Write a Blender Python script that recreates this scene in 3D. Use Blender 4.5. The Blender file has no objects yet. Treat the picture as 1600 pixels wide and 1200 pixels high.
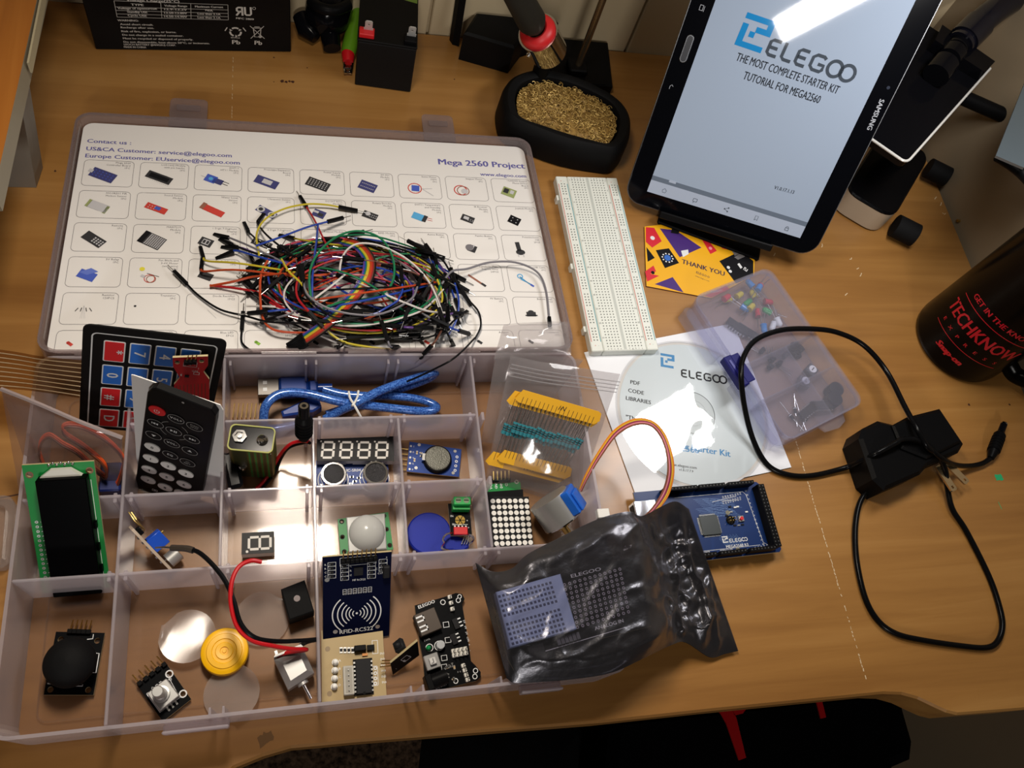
import bpy, bmesh, math, random
from mathutils import Matrix, Vector, geometry, noise
PI = math.pi
C = bpy.context.scene.collection
SC = bpy.context.scene
MM = 0.001
R = math.radians

# ------------------------------------------------------------------ camera
FPX, CAM_H = 1299.4654, 531.6244           # focal length in pixels of a 1600 px wide frame, height over the desk in mm
CX = Vector((0.9681485, -0.1224615, 0.2183841))      # to the right in the picture
CY = Vector((-0.0166578, -0.9017946, -0.4318438))    # down in the picture
CZ = Vector((0.2498218, 0.4144511, -0.8751110))      # into the picture
cam_data = bpy.data.cameras.new('camera')
cam_data.sensor_width = 36.0
cam_data.lens = FPX / 1600 * 36.0
cam_data.clip_start = 0.02
cam_data.clip_end = 30
cam = bpy.data.objects.new('camera', cam_data)
C.objects.link(cam)
cm = Matrix.Identity(4)
for i in range(3):
    cm[i][0], cm[i][1], cm[i][2] = CX[i], -CY[i], -CZ[i]
cm[2][3] = CAM_H * MM
cam.matrix_world = cm
SC.camera = cam

def ray(px, py):
    return (CX * ((px - 800) / FPX) + CY * ((py - 600) / FPX) + CZ)
def at(px, py, z=0.0):
    """the point at height z (mm) that the photograph shows at a pixel"""
    d = ray(px, py)
    return Vector((0, 0, CAM_H)) + d * ((z - CAM_H) / d.z)
def aty(px, py, y):
    d = ray(px, py)
    return Vector((0, 0, CAM_H)) + d * (y / d.y)
def onplane(px, py, o, n):
    d = ray(px, py); c = Vector((0, 0, CAM_H))
    return c + d * ((Vector(o) - c).dot(n) / d.dot(n))

# ------------------------------------------------------------------ world, lamps, exposure
SC.view_settings.view_transform = 'Standard'
SC.view_settings.look = 'None'
SC.view_settings.gamma = 1.0
SC.view_settings.use_curve_mapping = False
SC.view_settings.exposure = 0.1
SC.cycles.transparent_max_bounces = 24
SC.cycles.max_bounces = 10
SC.cycles.caustics_reflective = False
SC.cycles.caustics_refractive = False
SC.cycles.sample_clamp_indirect = 4.0
world = bpy.data.worlds.new('dim_room')
SC.world = world
world.use_nodes = True
world.node_tree.nodes['Background'].inputs[0].default_value = (0.9, 0.72, 0.52, 1)
world.node_tree.nodes['Background'].inputs[1].default_value = 0.02

def area_light(name, loc, target, sx, sy, power, color, turn=0.0):
    l = bpy.data.lights.new(name, 'AREA')
    l.shape = 'RECTANGLE'; l.size = sx * MM; l.size_y = sy * MM
    l.energy = power; l.color = color
    o = bpy.data.objects.new(name, l)
    C.objects.link(o)
    o.location = Vector(loc) * MM
    o.rotation_euler = (Vector(target) - Vector(loc)).to_track_quat('-Z', 'Y').to_euler()
    if turn:
        o.rotation_euler = (Matrix.Rotation(turn, 4, 'Z') @ Matrix.Identity(4)).to_euler()
    return o
# the work lamp over the right of the desk (out of the frame), and the ceiling tubes of the room
area_light('work_lamp', (418, 334, 360), (300, 215, 0), 200, 75, 1.0, (1.0, 0.97, 0.95), 0.585)
area_light('overhead_lamp', (-8, 325, 560), (30, 60, 0), 80, 130, 1.35, (1.0, 0.89, 0.76)).data.spread = R(120)
# long tube fixture behind the photographer: the white bar mirrored in the tablet
tube = area_light('room_tube', (-234, -2320, 1400), (150, 250, 0), 1200, 110, 32.0, (1.0, 0.95, 0.9))
tx = Vector((0.54, 0.842, 0)).normalized(); tz = (Vector((-234, -2320, 1400)) - Vector((150, 250, 0))); tz = (tz - tx * tz.dot(tx)).normalized(); ty = tz.cross(tx)
tm = Matrix.Identity(4)
for i in range(3):
    tm[i][0], tm[i][1], tm[i][2] = tx[i], ty[i], tz[i]
tm.translation = Vector((-234, -2320, 1400)) * MM
tube.matrix_world = tm
# ------------------------------------------------------------------ materials
def lin(c):
    return c / 12.92 if c <= 0.04045 else ((c + 0.055) / 1.055) ** 2.4
def rgb(h):
    if isinstance(h, str):
        h = h.lstrip('#')
        return tuple(lin(int(h[i:i+2], 16) / 255) for i in (0, 2, 4)) + (1,)
    return tuple(h) + (1,)
MATS = {}
def mat(name, col, rough=0.5, metal=0.0, spec=0.5, coat=0.0, coat_rough=0.1, alpha=1.0, emit=0.0, bump=None, speckle=None, sheen=0.0):
    """principled material; alpha < 1 lets light through like thin clear plastic; bump = (scale, strength);
    speckle = (colour, scale, amount) breaks the colour up"""
    if name in MATS:
        return MATS[name]
    m = bpy.data.materials.new(name)
    m.use_nodes = True
    nt = m.node_tree
    b = nt.nodes['Principled BSDF']
    b.inputs['Base Color'].default_value = rgb(col)
    if metal == 0 and max(rgb(col)[:3]) < 0.02 and rough > 0.1:
        spec *= 0.22
    b.inputs['Roughness'].default_value = rough
    b.inputs['Metallic'].default_value = metal
    b.inputs['Specular IOR Level'].default_value = spec
    b.inputs['Coat Weight'].default_value = coat
    b.inputs['Coat Roughness'].default_value = coat_rough
    b.inputs['Alpha'].default_value = alpha
    if emit:
        b.inputs['Emission Color'].default_value = rgb(col)
        b.inputs['Emission Strength'].default_value = emit
    tc = None
    if bump or speckle:
        tc = nt.nodes.new('ShaderNodeTexCoord')
    if bump:
        n = nt.nodes.new('ShaderNodeTexNoise'); n.inputs['Scale'].default_value = bump[0]
        n.inputs['Detail'].default_value = 4
        bp = nt.nodes.new('ShaderNodeBump'); bp.inputs['Strength'].default_value = bump[1]
        bp.inputs['Distance'].default_value = 0.0006
        nt.links.new(tc.outputs['Object'], n.inputs['Vector'])
        nt.links.new(n.outputs['Fac'], bp.inputs['Height'])
        nt.links.new(bp.outputs['Normal'], b.inputs['Normal'])
    if speckle:
        n = nt.nodes.new('ShaderNodeTexNoise'); n.inputs['Scale'].default_value = speckle[1]
        n.inputs['Detail'].default_value = 5
        rp = nt.nodes.new('ShaderNodeValToRGB')
        rp.color_ramp.elements[0].position = 0.5 - speckle[2] * 0.5
        rp.color_ramp.elements[1].position = 0.5 + speckle[2] * 0.5
        rp.color_ramp.elements[0].color = rgb(col); rp.color_ramp.elements[1].color = rgb(speckle[0])
        nt.links.new(tc.outputs['Object'], n.inputs['Vector'])
        nt.links.new(n.outputs['Fac'], rp.inputs['Fac'])
        nt.links.new(rp.outputs['Color'], b.inputs['Base Color'])
    MATS[name] = m
    return m

def clear_plastic(name, tint, cover, haze='#d9d4da', rough=0.22, bump=None, spec=0.5, refl=0.035):
    """thin see-through plastic: part of the light passes straight on (tinted), the rest meets a frosted glossy skin"""
    m = bpy.data.materials.new(name); m.use_nodes = True
    nt = m.node_tree; nt.nodes.clear()
    out = nt.nodes.new('ShaderNodeOutputMaterial')
    mix = nt.nodes.new('ShaderNodeMixShader'); mix.inputs[0].default_value = cover
    tr = nt.nodes.new('ShaderNodeBsdfTransparent'); tr.inputs[0].default_value = rgb(tint)
    df = nt.nodes.new('ShaderNodeBsdfDiffuse'); df.inputs[0].default_value = rgb(haze)
    tl = nt.nodes.new('ShaderNodeBsdfTranslucent'); tl.inputs[0].default_value = rgb(haze)
    b = nt.nodes.new('ShaderNodeMixShader'); b.inputs[0].default_value = 0.5
    nt.links.new(df.outputs[0], b.inputs[1]); nt.links.new(tl.outputs[0], b.inputs[2])
    gl = nt.nodes.new('ShaderNodeBsdfAnisotropic'); gl.inputs['Roughness'].default_value = rough * 0.7
    lw = nt.nodes.new('ShaderNodeLayerWeight'); lw.inputs[0].default_value = 0.5
    pw = nt.nodes.new('ShaderNodeMath'); pw.operation = 'POWER'; pw.inputs[1].default_value = 4.5
    fr = nt.nodes.new('ShaderNodeMath'); fr.operation = 'MULTIPLY_ADD'; fr.inputs[1].default_value = 0.6; fr.inputs[2].default_value = refl
    nt.links.new(lw.outputs['Facing'], pw.inputs[0]); nt.links.new(pw.outputs[0], fr.inputs[0])
    mix2 = nt.nodes.new('ShaderNodeMixShader')
    nt.links.new(tr.outputs[0], mix.inputs[1]); nt.links.new(b.outputs[0], mix.inputs[2])
    nt.links.new(fr.outputs[0], mix2.inputs[0])
    nt.links.new(mix.outputs[0], mix2.inputs[1]); nt.links.new(gl.outputs[0], mix2.inputs[2])
    nt.links.new(mix2.outputs[0], out.inputs[0])
    if bump:
        tc = nt.nodes.new('ShaderNodeTexCoord')
        n = nt.nodes.new('ShaderNodeTexNoise'); n.inputs['Scale'].default_value = bump[0]; n.inputs['Detail'].default_value = 3
        bp = nt.nodes.new('ShaderNodeBump'); bp.inputs['Strength'].default_value = bump[1]; bp.inputs['Distance'].default_value = 0.001
        nt.links.new(tc.outputs['Object'], n.inputs['Vector']); nt.links.new(n.outputs['Fac'], bp.inputs['Height'])
        for s in (df, gl, lw):
            nt.links.new(bp.outputs['Normal'], s.inputs['Normal'])
    MATS[name] = m
    return m

def wood(name, c1, c2, c3, axis='X', rough=0.34, coat=0.35, scale=1.0):
    """plain-sawn maple look: long fine streaks along an axis, wide soft bands, small pores"""
    m = bpy.data.materials.new(name); m.use_nodes = True
    nt = m.node_tree; b = nt.nodes['Principled BSDF']
    tc = nt.nodes.new('ShaderNodeTexCoord')
    mp = nt.nodes.new('ShaderNodeMapping')
    sc = {'X': (3.2, 60, 60), 'Y': (60, 3.2, 60), 'Z': (60, 60, 3.2)}[axis]
    mp.inputs['Scale'].default_value = tuple(s * scale for s in sc)
    n1 = nt.nodes.new('ShaderNodeTexNoise'); n1.inputs['Scale'].default_value = 1.0; n1.inputs['Detail'].default_value = 7; n1.inputs['Roughness'].default_value = 0.62
    n1.inputs['Distortion'].default_value = 0.6
    mp2 = nt.nodes.new('ShaderNodeMapping')
    mp2.inputs['Scale'].default_value = tuple((1.6 if s < 10 else 9) * scale for s in sc)
    n2 = nt.nodes.new('ShaderNodeTexNoise'); n2.inputs['Scale'].default_value = 1.0; n2.inputs['Detail'].default_value = 3
    mx = nt.nodes.new('ShaderNodeMath'); mx.operation = 'MULTIPLY_ADD'; mx.inputs[1].default_value = 0.45; mx.inputs[2].default_value = 0.0
    ad = nt.nodes.new('ShaderNodeMath'); ad.operation = 'MULTIPLY_ADD'; ad.inputs[1].default_value = 0.6
    rp = nt.nodes.new('ShaderNodeValToRGB')
    rp.color_ramp.elements[0].position = 0.36; rp.color_ramp.elements[0].color = rgb(c1)
    rp.color_ramp.elements[1].position = 0.68; rp.color_ramp.elements[1].color = rgb(c3)
    e = rp.color_ramp.elements.new(0.52); e.color = rgb(c2)
    nt.links.new(tc.outputs['Object'], mp.inputs['Vector']); nt.links.new(mp.outputs[0], n1.inputs['Vector'])
    nt.links.new(tc.outputs['Object'], mp2.inputs['Vector']); nt.links.new(mp2.outputs[0], n2.inputs['Vector'])
    nt.links.new(n1.outputs['Fac'], mx.inputs[0])
    nt.links.new(n2.outputs['Fac'], ad.inputs[0]); nt.links.new(mx.outputs[0], ad.inputs[2])
    nt.links.new(ad.outputs[0], rp.inputs['Fac']); nt.links.new(rp.outputs['Color'], b.inputs['Base Color'])
    b.inputs['Roughness'].default_value = rough
    b.inputs['Coat Weight'].default_value = coat; b.inputs['Coat Roughness'].default_value = 0.22
    bp = nt.nodes.new('ShaderNodeBump'); bp.inputs['Strength'].default_value = 0.08; bp.inputs['Distance'].default_value = 0.0004
    nt.links.new(n1.outputs['Fac'], bp.inputs['Height']); nt.links.new(bp.outputs[0], b.inputs['Normal'])
    MATS[name] = m
    return m

# ------------------------------------------------------------------ mesh builder (all lengths in millimetres)
def rrect(x0, y0, x1, y1, r, n=5):
    if r <= 0:
        return [(x0, y0), (x1, y0), (x1, y1), (x0, y1)]
    p = []
    for cx, cy, a in ((x1 - r, y0 + r, -90), (x1 - r, y1 - r, 0), (x0 + r, y1 - r, 90), (x0 + r, y0 + r, 180)):
        for k in range(n + 1):
            t = R(a + 90 * k / n)
            p.append((cx + r * math.cos(t), cy + r * math.sin(t)))
    return p
def circ(cx, cy, r, n=16, ry=None):
    ry = r if ry is None else ry
    return [(cx + r * math.cos(2 * PI * k / n), cy + ry * math.sin(2 * PI * k / n)) for k in range(n)]
def spline(pts, k=6, closed=False):
    """Catmull-Rom through the points"""
    P = [Vector(p) for p in pts]
    if len(P) < 3:
        return P
    n = len(P); out = []
    for i in range(n if closed else n - 1):
        if closed:
            a, b, c, d = P[i - 1], P[i], P[(i + 1) % n], P[(i + 2) % n]
        else:
            b, c = P[i], P[i + 1]
            a = P[i - 1] if i else b * 2 - c
            d = P[i + 2] if i + 2 < n else c * 2 - b
        for j in range(k):
            t = j / k
            out.append(0.5 * ((2 * b) + (c - a) * t + (2 * a - 5 * b + 4 * c - d) * t * t + (3 * b - a - 3 * c + d) * t ** 3))
    if not closed:
        out.append(P[-1])
    return out

FONT_CACHE = {}
def text_mesh(s, bold, res):
    key = (s, bold, res)
    if key not in FONT_CACHE:
        cu = bpy.data.curves.new('writing', 'FONT')
        cu.body = s; cu.size = 1.0; cu.resolution_u = res; cu.offset = bold
        o = bpy.data.objects.new('writing', cu)
        me = o.to_mesh()
        vs = [tuple(v.co) for v in me.vertices]
        fs = [tuple(p.vertices) for p in me.polygons]
        o.to_mesh_clear()
        bpy.data.objects.remove(o); bpy.data.curves.remove(cu)
        xs = [v[0] for v in vs] or [0]
        FONT_CACHE[key] = (vs, fs, min(xs), max(xs))
    return FONT_CACHE[key]

class MB:
    def __init__(s):
        s.v, s.f, s.mi, s.sm, s.mats = [], [], [], [], []
        s.T = Matrix.Identity(4)
    def add(s, vs, fs, m, smooth=False):
        if m not in s.mats:
            s.mats.append(m)
        k = s.mats.index(m); o = len(s.v)
        s.v += [s.T @ Vector(p) for p in vs]
        for f in fs:
            s.f.append(tuple(i + o for i in f)); s.mi.append(k); s.sm.append(smooth)
        return s
    def box(s, x0, y0, z0, x1, y1, z1, m, ch=0.0):
        if x0 > x1: x0, x1 = x1, x0
        if y0 > y1: y0, y1 = y1, y0
        if z0 > z1: z0, z1 = z1, z0
        if ch <= 0:
            vs = [(x, y, z) for z in (z0, z1) for x, y in ((x0, y0), (x1, y0), (x1, y1), (x0, y1))]
            return s.add(vs, [(3, 2, 1, 0), (4, 5, 6, 7), (0, 1, 5, 4), (1, 2, 6, 5), (2, 3, 7, 6), (3, 0, 4, 7)], m)
        c = min(ch, (x1 - x0) / 2.01, (y1 - y0) / 2.01, (z1 - z0) / 2.01)
        lo = lambda z, d: [(x0 + d, y0 + c, z), (x0 + c, y0 + d, z), (x1 - c, y0 + d, z), (x1 - d, y0 + c, z), (x1 - d, y1 - c, z), (x1 - c, y1 - d, z), (x0 + c, y1 - d, z), (x0 + d, y1 - c, z)]
        vs = lo(z0, c) + lo(z0 + c, 0) + lo(z1 - c, 0) + lo(z1, c)
        fs = [tuple(reversed(range(8))), tuple(range(24, 32))]
        for l in range(3):
            for k in range(8):
                fs.append((l * 8 + k, l * 8 + (k + 1) % 8, l * 8 + 8 + (k + 1) % 8, l * 8 + 8 + k))
        return s.add(vs, fs, m)
    def prism(s, poly, z0, z1, m, holes=(), side=None, ch=0.0, smooth=False):
        """a flat outline with holes, given thickness; ch chamfers the upper rim"""
        poly = [tuple(p[:2]) for p in poly]
        area = sum(a[0] * b[1] - b[0] * a[1] for a, b in zip(poly, poly[1:] + poly[:1]))
        if area < 0: poly.reverse()
        loops = [poly] + [list(h) for h in holes]
        if ch > 0 and not holes:
            cx = sum(p[0] for p in poly) / len(poly); cy = sum(p[1] for p in poly) / len(poly)
            n = len(poly); ins = []
            for i in range(n):
                a, b, c = (Vector(poly[i - 1]), Vector(poly[i]), Vector(poly[(i + 1) % n]))
                e1, e2 = (b - a), (c - b)
                if e1.length < 1e-6: e1 = e2
                if e2.length < 1e-6: e2 = e1
                e1.normalize(); e2.normalize()
                nn = Vector((-e1.y - e2.y, e1.x + e2.x))
                if nn.length < 1e-6: nn = Vector((-e1.y, e1.x))
                nn.normalize()
                d = ch / max(0.4, nn.dot(Vector((-e1.y, e1.x))))
                ins.append((b.x + nn.x * d, b.y + nn.y * d))
            vs = [(x, y, z0) for x, y in poly] + [(x, y, z1 - ch) for x, y in poly] + [(x, y, z1) for x, y in ins]
            fs = [(l * n + k, l * n + (k + 1) % n, l * n + n + (k + 1) % n, l * n + n + k) for l in (0, 1) for k in range(n)]
            tri = geometry.tessellate_polygon([[Vector((x, y, 0)) for x, y in poly]])
            fs += [tuple(2 * n + i for i in t) for t in s._ccw(tri, ins)] + [tuple(reversed(t)) for t in s._ccw(tri, poly)]
            return s.add(vs, fs, side or m, smooth) if side is None else s.add(vs, fs, m, smooth)
        flat = [p for l in loops for p in l]; n = len(flat)
        tri = s._ccw(geometry.tessellate_polygon([[Vector((x, y, 0)) for x, y in l] for l in loops]), flat)
        s.add([(x, y, z1) for x, y in flat], tri, m)
        if abs(z1 - z0) < 1e-9:
            return s
        s.add([(x, y, z0) for x, y in flat], [tuple(reversed(t)) for t in tri], m)
        for i, l in enumerate(loops):
            k = len(l)
            a = sum(p[0] * q[1] - q[0] * p[1] for p, q in zip(l, l[1:] + l[:1]))
            rev = (a < 0) != (i > 0)
            vs = [(x, y, z0) for x, y in l] + [(x, y, z1) for x, y in l]
            fs = [(j, (j + 1) % k, k + (j + 1) % k, k + j) for j in range(k)]
            if rev: fs = [tuple(reversed(f)) for f in fs]
            s.add(vs, fs, side or m, smooth)
        return s
    @staticmethod
    def _ccw(tri, P):
        out = []
        for a, b, c in tri:
            ar = (P[b][0] - P[a][0]) * (P[c][1] - P[a][1]) - (P[c][0] - P[a][0]) * (P[b][1] - P[a][1])
            if abs(ar) > 1e-12:
                out.append((a, b, c) if ar > 0 else (a, c, b))
        return out
    def flat(s, poly, z, m, holes=()):
        return s.prism(poly, z, z, m, holes)
    def rect(s, x0, y0, x1, y1, z, m):
        return s.add([(x0, y0, z), (x1, y0, z), (x1, y1, z), (x0, y1, z)], [(0, 1, 2, 3)], m)
    def frame(s, x0, y0, x1, y1, w, z, m, r=0.0):
        return s.flat(rrect(x0, y0, x1, y1, r), z, m, [rrect(x0 + w, y0 + w, x1 - w, y1 - w, max(0, r - w))])
    def ring(s, cx, cy, r0, r1, z, m, n=20, a0=0, a1=360):
        k = max(3, int(n * abs(a1 - a0) / 360))
        vs = []
        for i in range(k + 1):
            t = R(a0 + (a1 - a0) * i / k)
            vs += [(cx + r0 * math.cos(t), cy + r0 * math.sin(t), z), (cx + r1 * math.cos(t), cy + r1 * math.sin(t), z)]
        return s.add(vs, [(2 * i, 2 * i + 1, 2 * i + 3, 2 * i + 2) for i in range(k)], m)
    def line(s, pts, w, z, m):
        P = [Vector(p[:2]) for p in pts]; vs = []
        for i, p in enumerate(P):
            d = (P[min(i + 1, len(P) - 1)] - P[max(i - 1, 0)])
            d = d.normalized() if d.length > 1e-9 else Vector((1, 0))
            q = Vector((-d.y, d.x)) * w / 2
            vs += [(p.x - q.x, p.y - q.y, z), (p.x + q.x, p.y + q.y, z)]
        return s.add(vs, [(2 * i, 2 * i + 2, 2 * i + 3, 2 * i + 1) for i in range(len(P) - 1)], m)
    def cyl(s, p0, p1, r0, m, r1=None, n=16, caps=True, smooth=True):
        p0, p1 = Vector(p0), Vector(p1); r1 = r0 if r1 is None else r1
        d = (p1 - p0).normalized()
        u = d.orthogonal().normalized(); w = d.cross(u)
        ring = lambda p, r: [tuple(p + (u * math.cos(2 * PI * k / n) + w * math.sin(2 * PI * k / n)) * r) for k in range(n)]
        s.add(ring(p0, r0) + ring(p1, r1), [(k, (k + 1) % n, n + (k + 1) % n, n + k) for k in range(n)], m, smooth)
        if caps:
            s.add(ring(p0, r0), [tuple(reversed(range(n)))], m); s.add(ring(p1, r1), [tuple(range(n))], m)
        return s
    def lathe(s, prof, m, n=32, c=(0, 0), a0=0.0, a1=360.0):
        full = abs(a1 - a0) >= 359.9
        k = n if full else n + 1
        vs = []
        for r, z in prof:
            for i in range(k):
                t = R(a0 + (a1 - a0) * i / n)
                vs.append((c[0] + r * math.cos(t), c[1] + r * math.sin(t), z))
        fs = []
        for l in range(len(prof) - 1):
            for i in range(n):
                j = (i + 1) % k
                fs.append((l * k + i, l * k + j, l * k + k + j, l * k + k + i))
        return s.add(vs, fs, m, True)
    def dome(s, c, r, m, rz=None, n=20, rings=7, full=False):
        rz = r if rz is None else rz
        a0 = -90 if full else 0
        prof = [(max(r * math.cos(R(a0 + (90 - a0) * i / rings)), 1e-4), c[2] + rz * math.sin(R(a0 + (90 - a0) * i / rings))) for i in range(rings + 1)]
        return s.lathe(prof, m, n, c[:2])
    def tube(s, pts, r, m, n=8, closed=False, caps=True, rz=None, up=None):
        P = [Vector(p) for p in pts]; N = len(P)
        tang = []
        for i in range(N):
            a = P[(i - 1) % N] if closed else P[max(i - 1, 0)]
            b = P[(i + 1) % N] if closed else P[min(i + 1, N - 1)]
            d = b - a
            tang.append(d.normalized() if d.length > 1e-9 else Vector((1, 0, 0)))
        u = Vector(up) if up else tang[0].orthogonal()
        vs = []
        for i in range(N):
            t = tang[i]
            if up: u = Vector(up)
            u = u - t * u.dot(t)
            u = u.normalized() if u.length > 1e-6 else t.orthogonal().normalized()
            w = t.cross(u)
            rr = r[i] if isinstance(r, (list, tuple)) else r
            r2 = rr if rz is None else rz
            for k in range(n):
                a = 2 * PI * k / n
                vs.append(tuple(P[i] + u * (r2 * math.cos(a)) + w * (rr * math.sin(a))))
        fs = []
        for i in range(N if closed else N - 1):
            j = (i + 1) % N
            for k in range(n):
                fs.append((i * n + k, i * n + (k + 1) % n, j * n + (k + 1) % n, j * n + k))
        s.add(vs, fs, m, True)
        if caps and not closed:
            s.add(vs[:n], [tuple(reversed(range(n)))], m); s.add(vs[-n:], [tuple(range(n))], m)
        return s
    def text(s, t, x, y, z, size, m, al='c', rot=0.0, bold=0.0, sx=1.0, res=2, shear=0.0):
        vs, fs, a, b = text_mesh(t, 0.0, res)
        if bold > 0:      # heavier lettering: the same outline set three times with a small step
            n_ = len(vs); st = (-bold, 0, bold)
            vs = [(x_ + k_, y_, .0008 * i_) for i_, k_ in enumerate(st) for x_, y_, _ in vs]
            fs = [tuple(q + n_ * i_ for q in f) for i_ in range(3) for f in fs]
        off = {'l': a, 'c': (a + b) / 2, 'r': b}[al]
        cr, sr = math.cos(R(rot)), math.sin(R(rot))
        out = []
        for vx, vy, vz in vs:
            px, py = (vx - off) * size * sx + vy * size * shear, vy * size
            out.append((x + cr * px - sr * py, y + sr * px + cr * py, z + vz * size))
        return s.add(out, fs, m)
    def grid(s, P, m, smooth=True, flip=False):
        """P: rows of points"""
        nr, nc = len(P), len(P[0])
        fs = [(i * nc + j, i * nc + j + 1, (i + 1) * nc + j + 1, (i + 1) * nc + j) for i in range(nr - 1) for j in range(nc - 1)]
        if flip: fs = [tuple(reversed(f)) for f in fs]
        return s.add([tuple(p) for r in P for p in r], fs, m, smooth)
    def pin(s, x, y, z0, z1, m, w=0.6):
        return s.box(x - w / 2, y - w / 2, z0, x + w / 2, y + w / 2, z1, m)

def obj(name, mb, parent=None, M=None, sharp=38):
    me = bpy.data.meshes.new(name)
    me.from_pydata([tuple(v * MM) for v in mb.v], [], mb.f)
    for m in mb.mats:
        me.materials.append(m)
    me.polygons.foreach_set('material_index', mb.mi)
    me.polygons.foreach_set('use_smooth', mb.sm)
    me.update()
    if any(mb.sm):
        me.set_sharp_from_angle(angle=R(sharp))
    o = bpy.data.objects.new(name, me)
    C.objects.link(o)
    if parent is not None:
        o.parent = parent
    if M is not None:
        o.matrix_local = mmat(M)
    return o
def mmat(M):
    M = M.copy()
    for i in range(3):
        M[i][3] *= MM
    return M
def tag(o, label=None, cat=None, group=None, kind=None):
    if label: o['label'] = label
    if cat: o['category'] = cat
    if group: o['group'] = group
    if kind: o['kind'] = kind
    return o
def thing(name, label, cat, M=None, group=None):
    o = bpy.data.objects.new(name, None)
    o.empty_display_size = 0.02
    C.objects.link(o)
    if M is not None:
        o.matrix_world = mmat(M)
    return tag(o, label, cat, group)
def struct(name, mb):
    return tag(obj(name, mb), kind='structure')
def frame_px(po, px, z, ox=0.0, oy=0.0):
    """upright frame at height z: origin where the picture shows po, x axis towards px"""
    a, b = at(*po, z), at(*px, z)
    t = math.atan2(b.y - a.y, b.x - a.x)
    return Matrix.Translation(a) @ Matrix.Rotation(t, 4, 'Z') @ Matrix.Translation((ox, oy, 0))
def frame_xy(x, y, z, deg=0.0):
    return Matrix.Translation((x, y, z)) @ Matrix.Rotation(R(deg), 4, 'Z')
def pose(rows, t):
    M = Matrix.Identity(4)
    for i in range(3):
        for j in range(3):
            M[i][j] = rows[i][j]
        M[i][3] = t[i]
    return M
def copy_tree(o, label=None, M=None):
    c = o.copy(); C.objects.link(c)
    if M is not None: c.matrix_world = mmat(M)
    if label: c['label'] = label
    for ch in list(o.children):
        d = ch.copy(); C.objects.link(d); d.parent = c
        d.matrix_parent_inverse = ch.matrix_parent_inverse.copy(); d.matrix_local = ch.matrix_local.copy()
        for g in ch.children:
            e = g.copy(); C.objects.link(e); e.parent = d; e.matrix_local = g.matrix_local.copy()
    return c

# ------------------------------------------------------------------ palette
BLK = mat('black_plastic', '#0c0c0d', 0.42, spec=.3)
BLKG = mat('glossy_black_plastic', '#0b0b0e', 0.14)
BLKM = mat('matte_black_plastic', '#0f0f10', 0.7, bump=(900, 0.15))
WHT = mat('white_plastic', '#dcdcd8', 0.45)
PRT = mat('white_print', '#d8dadb', 0.55)
PRB = mat('black_print', '#1b1b1f', 0.6)
TIN = mat('tinned_metal', '#c8c8c6', 0.25, 1.0)
STEEL = mat('brushed_steel', '#b4b4b2', 0.4, .75)
CHROME = mat('chrome', '#e2e2e2', 0.08, 1.0)
GOLD = mat('gold_plating', '#d2b36b', 0.28, 1.0)
PCBK = mat('black_circuit_board', '#0a0b0d', 0.4, spec=.25)
PCBL = mat('blue_circuit_board', '#123a86', 0.4, spec=.25)
PCBN = mat('navy_circuit_board', '#080c24', 0.35, spec=.1)
PCBG = mat('green_circuit_board', '#0c7a35', 0.4, spec=.25)
PCBR = mat('red_circuit_board', '#b3141c', 0.4, spec=.25)
PCBT = mat('tan_circuit_board', '#a08a5c', 0.5)
FR4 = mat('board_edge', '#b3a47c', 0.6)
REDP = mat('red_plastic', '#c4161e', 0.35)
IC = mat('chip_epoxy', '#1d1d1f', 0.5)
WOOD = wood('honey_maple_desk', '#82582a', '#986c37', '#a97d45', 'X')
FROST = clear_plastic('frosted_box_plastic', '#f8f5f6', 0.43, '#e4dde4', 0.25)
CLEARF = clear_plastic('clear_box_floor', '#f8f5f2', 0.07, '#cfc3bb', 0.14)
LIDP = clear_plastic('grey_box_lid', '#f0eaea', 0.34, '#b9adae', 0.25)
BAGP = clear_plastic('clear_bag_film', '#f0eeee', 0.16, '#d6d4d8', 0.12, bump=(40, 0.35))
# ------------------------------------------------------------------ the setting
DESK_T = 30
def carpet_mat(name, a, b, sc=700):
    return mat(name, a, 0.95, speckle=(b, sc, 0.35), bump=(sc, 0.6))
CREAM = mat('cream_panel_paint', '#b9a888', 0.6)
TAUPE = mat('taupe_wall_paint', '#85765f', 0.6)
f = MB(); f.box(-1600, -3600, -760, 1500, 640, -740, carpet_mat('brown_carpet', '#1c130d', '#4f3e30', 160))
struct('floor', f)
w = MB()
# tongue-and-groove boards: every board stops short of the next by a fine groove
gx = at(979, 82, 0).x
xs = [gx + k * 190 for k in range(-6, 4)]
for a, b in zip(xs, xs[1:]):
    w.box(a + 1.2, 601, -740, b - 1.2, 612, 1500, CREAM, 1.0)
w.box(xs[0], 606, -740, xs[-1], 625, 1500, CREAM)
struct('wall_back', w)
w = MB(); w.box(608, -60, -740, 622, 612, 1500, TAUPE)
struct('wall_right', w)

# desk top: its front has a long shallow knee cut-out
fp = [(366, 1200), (410, 1182), (454, 1169), (500, 1165), (550, 1160), (944, 1129), (1119, 1110), (1381, 1084), (1410, 1085), (1435, 1092), (1460, 1104), (1480, 1113), (1497, 1117), (1600, 1109)]
front = [tuple(at(x, y, 0)[:2]) for x, y in fp]
outline = [(-620, -40), (-120, -40), (-70, -16)] + front + [(front[-1][0] + 114, front[-1][1] + 2), (604, front[-1][1] + 2), (604, 600), (-620, 600)]
d = MB(); d.prism(outline, -DESK_T, 0, WOOD, ch=1.6)
desk = thing('desk', 'honey maple desk top with a knee cut-out along its front edge', 'desk')
top_mesh = d
d = MB()
for x in (-600, 560):
    d = MB(); d.box(x, 20, -740, x + 36, 590, -DESK_T, WOOD); obj('side_panel', d, desk)
SEAM = mat('pale_scratch', '#c9b391', 0.6); SEAMD = mat('dark_seam', '#4a2a12', 0.7)
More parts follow.
